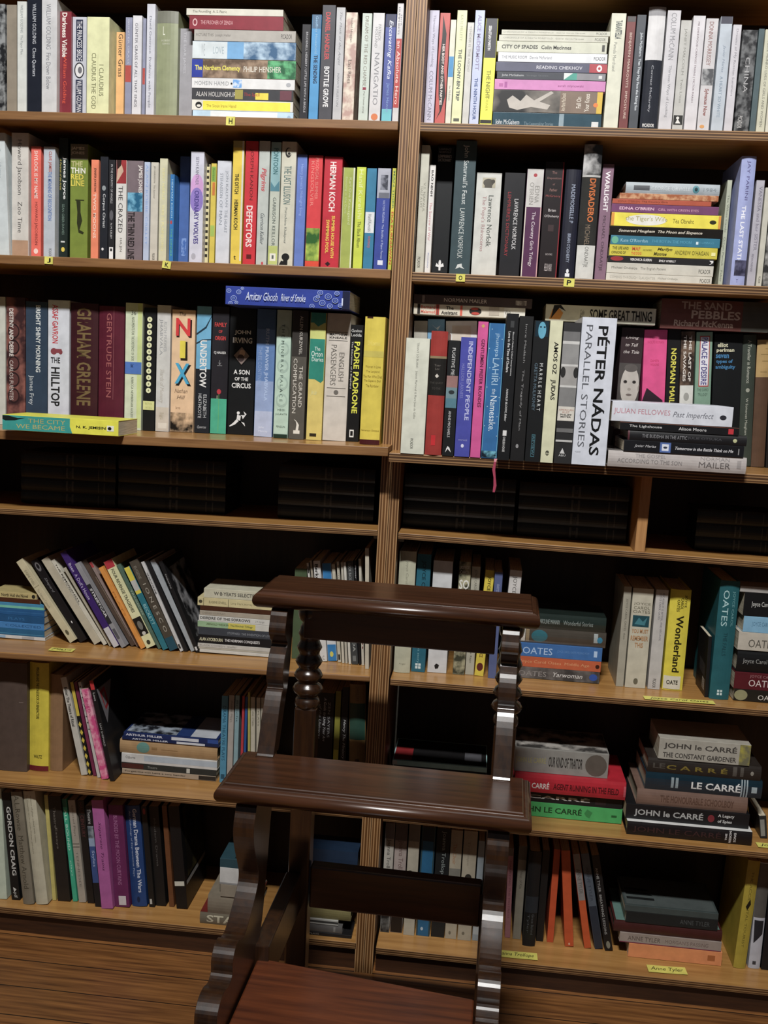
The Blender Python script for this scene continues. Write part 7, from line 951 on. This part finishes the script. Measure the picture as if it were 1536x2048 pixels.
for B in BOOKS:
    book(B)

# ------------------------------------------------------------------ shelf labels
def note(name, label, p, w, hgt, text, op, kind, group, ink='#23231c', tilt=0, curl=.0015):
    """kind 'edge': stuck on a shelf's front edge; kind 'flat': lying on a shelf near its front"""
    x, y, z = p
    root = thing(name, label, 'label', (x, y, z), (0, tilt, 0) if kind == 'edge' else (math.radians(-90), 0, tilt), group)
    vs, fs, nx = [], [], 6
    for i in range(nx + 1):
        u = -w / 2 + w * i / nx
        c = curl * (2 * u / w) ** 2
        vs += [(u, -.0003 - c, 0), (u, -.0003 - c, -hgt), (u, -.0001 - c, -hgt), (u, -.0001 - c, 0)]
    for i in range(nx):
        a = 4 * i
        for q in range(4):
            r = (q + 1) % 4
            fs.append((a + q, a + r, a + 4 + r, a + 4 + q))
    fs += [(3, 2, 1, 0), (4 * nx, 4 * nx + 1, 4 * nx + 2, 4 * nx + 3)]
    ix = [0] * len(fs)
    tv = TEXT[text, op]
    k0 = len(vs)
    for u, v in tv[0]:
        uu = (u - .5) * w * (.42 if len(text) == 1 else .84)
        vs.append((uu, -.0004 - curl * (2 * uu / w) ** 2 - .0002, -hgt * (.82 - .62 * v)))
    for f in tv[1]:
        fs.append(tuple(k0 + i for i in f))
        ix.append(1)
    part('paper_slip', vs, fs, [NOTE_YELLOW, mat(ink)], ix, root)
for a in NOTES:
    note(*a)

# ------------------------------------------------------------------ metamorphic step chair
def chair():
    A = math.radians(-1.5)
    root = thing('step_chair', 'dark carved mahogany step chair with two treads, standing before the bookcases', 'chair', (.047, -.33, 0), (0, 0, A))
    def tread(name, z, u, v0, v1, mt):
        lay = [(-.030, .016)] + [(-.0165 - .0125 * math.cos(q), .0115 - .0115 * math.sin(q)) for q in [math.radians(10 * i) for i in range(0, 16)]] + [(-.0045, .0085), (-.004, .0095), (-.0038, .012), (-.0012, .0125), (0, .014)]
        vs, fs = [], []
        for zz, ins in lay:
            vs += [(-u + ins, v0 + ins, z + zz), (u - ins, v0 + ins, z + zz), (u - ins, v1 - ins, z + zz), (-u + ins, v1 - ins, z + zz)]
        for i in range(len(lay) - 1):
            a = 4 * i
            for q in range(4):
                r = (q + 1) % 4
                fs.append((a + q, a + r, a + 4 + r, a + 4 + q))
        fs += [(3, 2, 1, 0), tuple(range(len(vs) - 4, len(vs)))]
        o = part(name, vs, fs, [mt], None, root)
        for i, p in enumerate(o.data.polygons):
            p.use_smooth = 8 <= i < 60
        return o
    tread('top_tread', .85, .2265, -.013, .128, MAHOGANY)
    tread('middle_tread', .6, .2285, -.190, -.040, MAHOGANY)
    def smooth_path(pts, n=6):
        out = []
        m = len(pts)
        for i in range(m):
            p0, p1, p2, p3 = (Vector(pts[(i + j - 1) % m]) for j in range(4))
            for s in range(n):
                q = s / n
                out.append(.5 * ((2 * p1) + (-p0 + p2) * q + (2 * p0 - 5 * p1 + 4 * p2 - p3) * q * q + (-p0 + 3 * p1 - 3 * p2 + p3) * q ** 3))
        return out
    def slab(name, prof, u0, u1, mt, n=5, par=None):
        P = smooth_path(prof, n) if n > 1 else [Vector(p) for p in prof]
        k = len(P)
        vs = [(u0, p.x, p.y) for p in P] + [(u1, p.x, p.y) for p in P]
        fs = [(i, (i + 1) % k, k + (i + 1) % k, k + i) for i in range(k)] + [tuple(range(k - 1, -1, -1)), tuple(range(k, 2 * k))]
        return bevel(part(name, vs, fs, [mt], None, par or root), .0015, 2)
    UP = [(.0, .8195), (-.012, .80), (-.016, .785), (-.004, .770), (.006, .760), (-.012, .742), (-.022, .715), (-.014, .695), (-.022, .69), (-.040, .66), (-.066, .603), (-.072, .6005), (-.040, .6005), (-.030, .603), (.0, .66), (.022, .70), (.034, .74), (.040, .79), (.042, .8195)]
    LOW = [(-.062, .5695), (-.160, .5695), (-.178, .555), (-.186, .53), (-.176, .50), (-.155, .465), (-.146, .445), (-.152, .428), (-.185, .405), (-.215, .392), (-.235, .394), (-.250, .402), (-.268, .400), (-.280, .386), (-.280, .368), (-.295, .362), (-.315, .368), (-.335, .366), (-.350, .354), (-.352, .338), (-.360, .332), (-.366, .336), (-.410, .334), (-.425, .328), (-.43, .27), (-.40, .255), (-.25, .26), (-.17, .285), (-.12, .34), (-.095, .42), (-.08, .50), (-.064, .55)]
    for s, (a, b) in ((-1, (-.197, -.170)), (1, (.170, .197))):
        slab('upper_stile', UP, a, b, MAHOGANY_V, 4)
        slab('scroll_arm', LOW, a - .002, b + .002, MAHOGANY_V, 4)
    def lathe(name, u, v, prof, seg=24):
        vs, fs = [], []
        for r, z in prof:
            for i in range(seg):
                q = 2 * math.pi * i / seg
                vs.append((u + r * math.cos(q), v + r * math.sin(q), z))
        for j in range(len(prof) - 1):
            for i in range(seg):
                k = (i + 1) % seg
                fs.append((j * seg + i, j * seg + k, (j + 1) * seg + k, (j + 1) * seg + i))
        fs += [tuple(range(seg - 1, -1, -1)), tuple(range((len(prof) - 1) * seg, len(prof) * seg))]
        return vs, fs
    for u in (-.152, .186):
        v = .098
        pr = [(.013, .625), (.020, .629), (.022, .636), (.020, .643), (.016, .647)]
        z, r = .650, .0265
        for i in range(5):
            pr += [(.017, z), (r * .86, z + .004), (r, z + .010), (r * .86, z + .017), (.017, z + .021)]
            z += .0245
            r -= .0016
        pr += [(.013, z + .004), (.019, z + .010), (.021, z + .018), (.021, .8195)]
        vs, fs = lathe('post', u, v, pr)
        post = part('rear_post', vs, fs, [MAHOGANY_V], None, root, smooth=True)
        box('square_shaft', u - .0185, u + .0185, v - .0185, v + .0185, .002, .630, MAHOGANY_V, post, .003)
    box('apron', -.160, .160, .078, .098, .752, .8195, MAHOGANY, root, .002)
    box('back_rail', -.132, .166, .085, .110, .268, .345, MAHOGANY, root, .003)
    for u in (-.160, .178):
        box('side_rail', u - .013, u + .013, -.150, .079, .262, .334, MAHOGANY_V, root, .002)
    # seat, its rear edge set slightly askew
    vs = [(-.166, -.600, .286), (.166, -.600, .286), (.1655, -.178, .286), (-.1655, -.142, .286), (-.166, -.600, .310), (.166, -.600, .310), (.1655, -.178, .310), (-.1655, -.142, .310)]
    bevel(part('seat', vs, BOXF, [SEAT_WOOD], None, root), .003)
    for u in (-.185, .185):
        vs, fs = lathe('leg', u, -.385, [(.017, 0), (.019, .01), (.019, .05), (.013, .06), (.02, .075), (.022, .16), (.015, .20), (.02, .215), (.02, .2545)])
        part('front_leg', vs, fs, [MAHOGANY_V], None, root, smooth=True)
    for u in (-.212, .212):
        box('seat_moulding', u - .009, u + .009, -.42, -.25, .262, .285, MAHOGANY, root, .004)
chair()
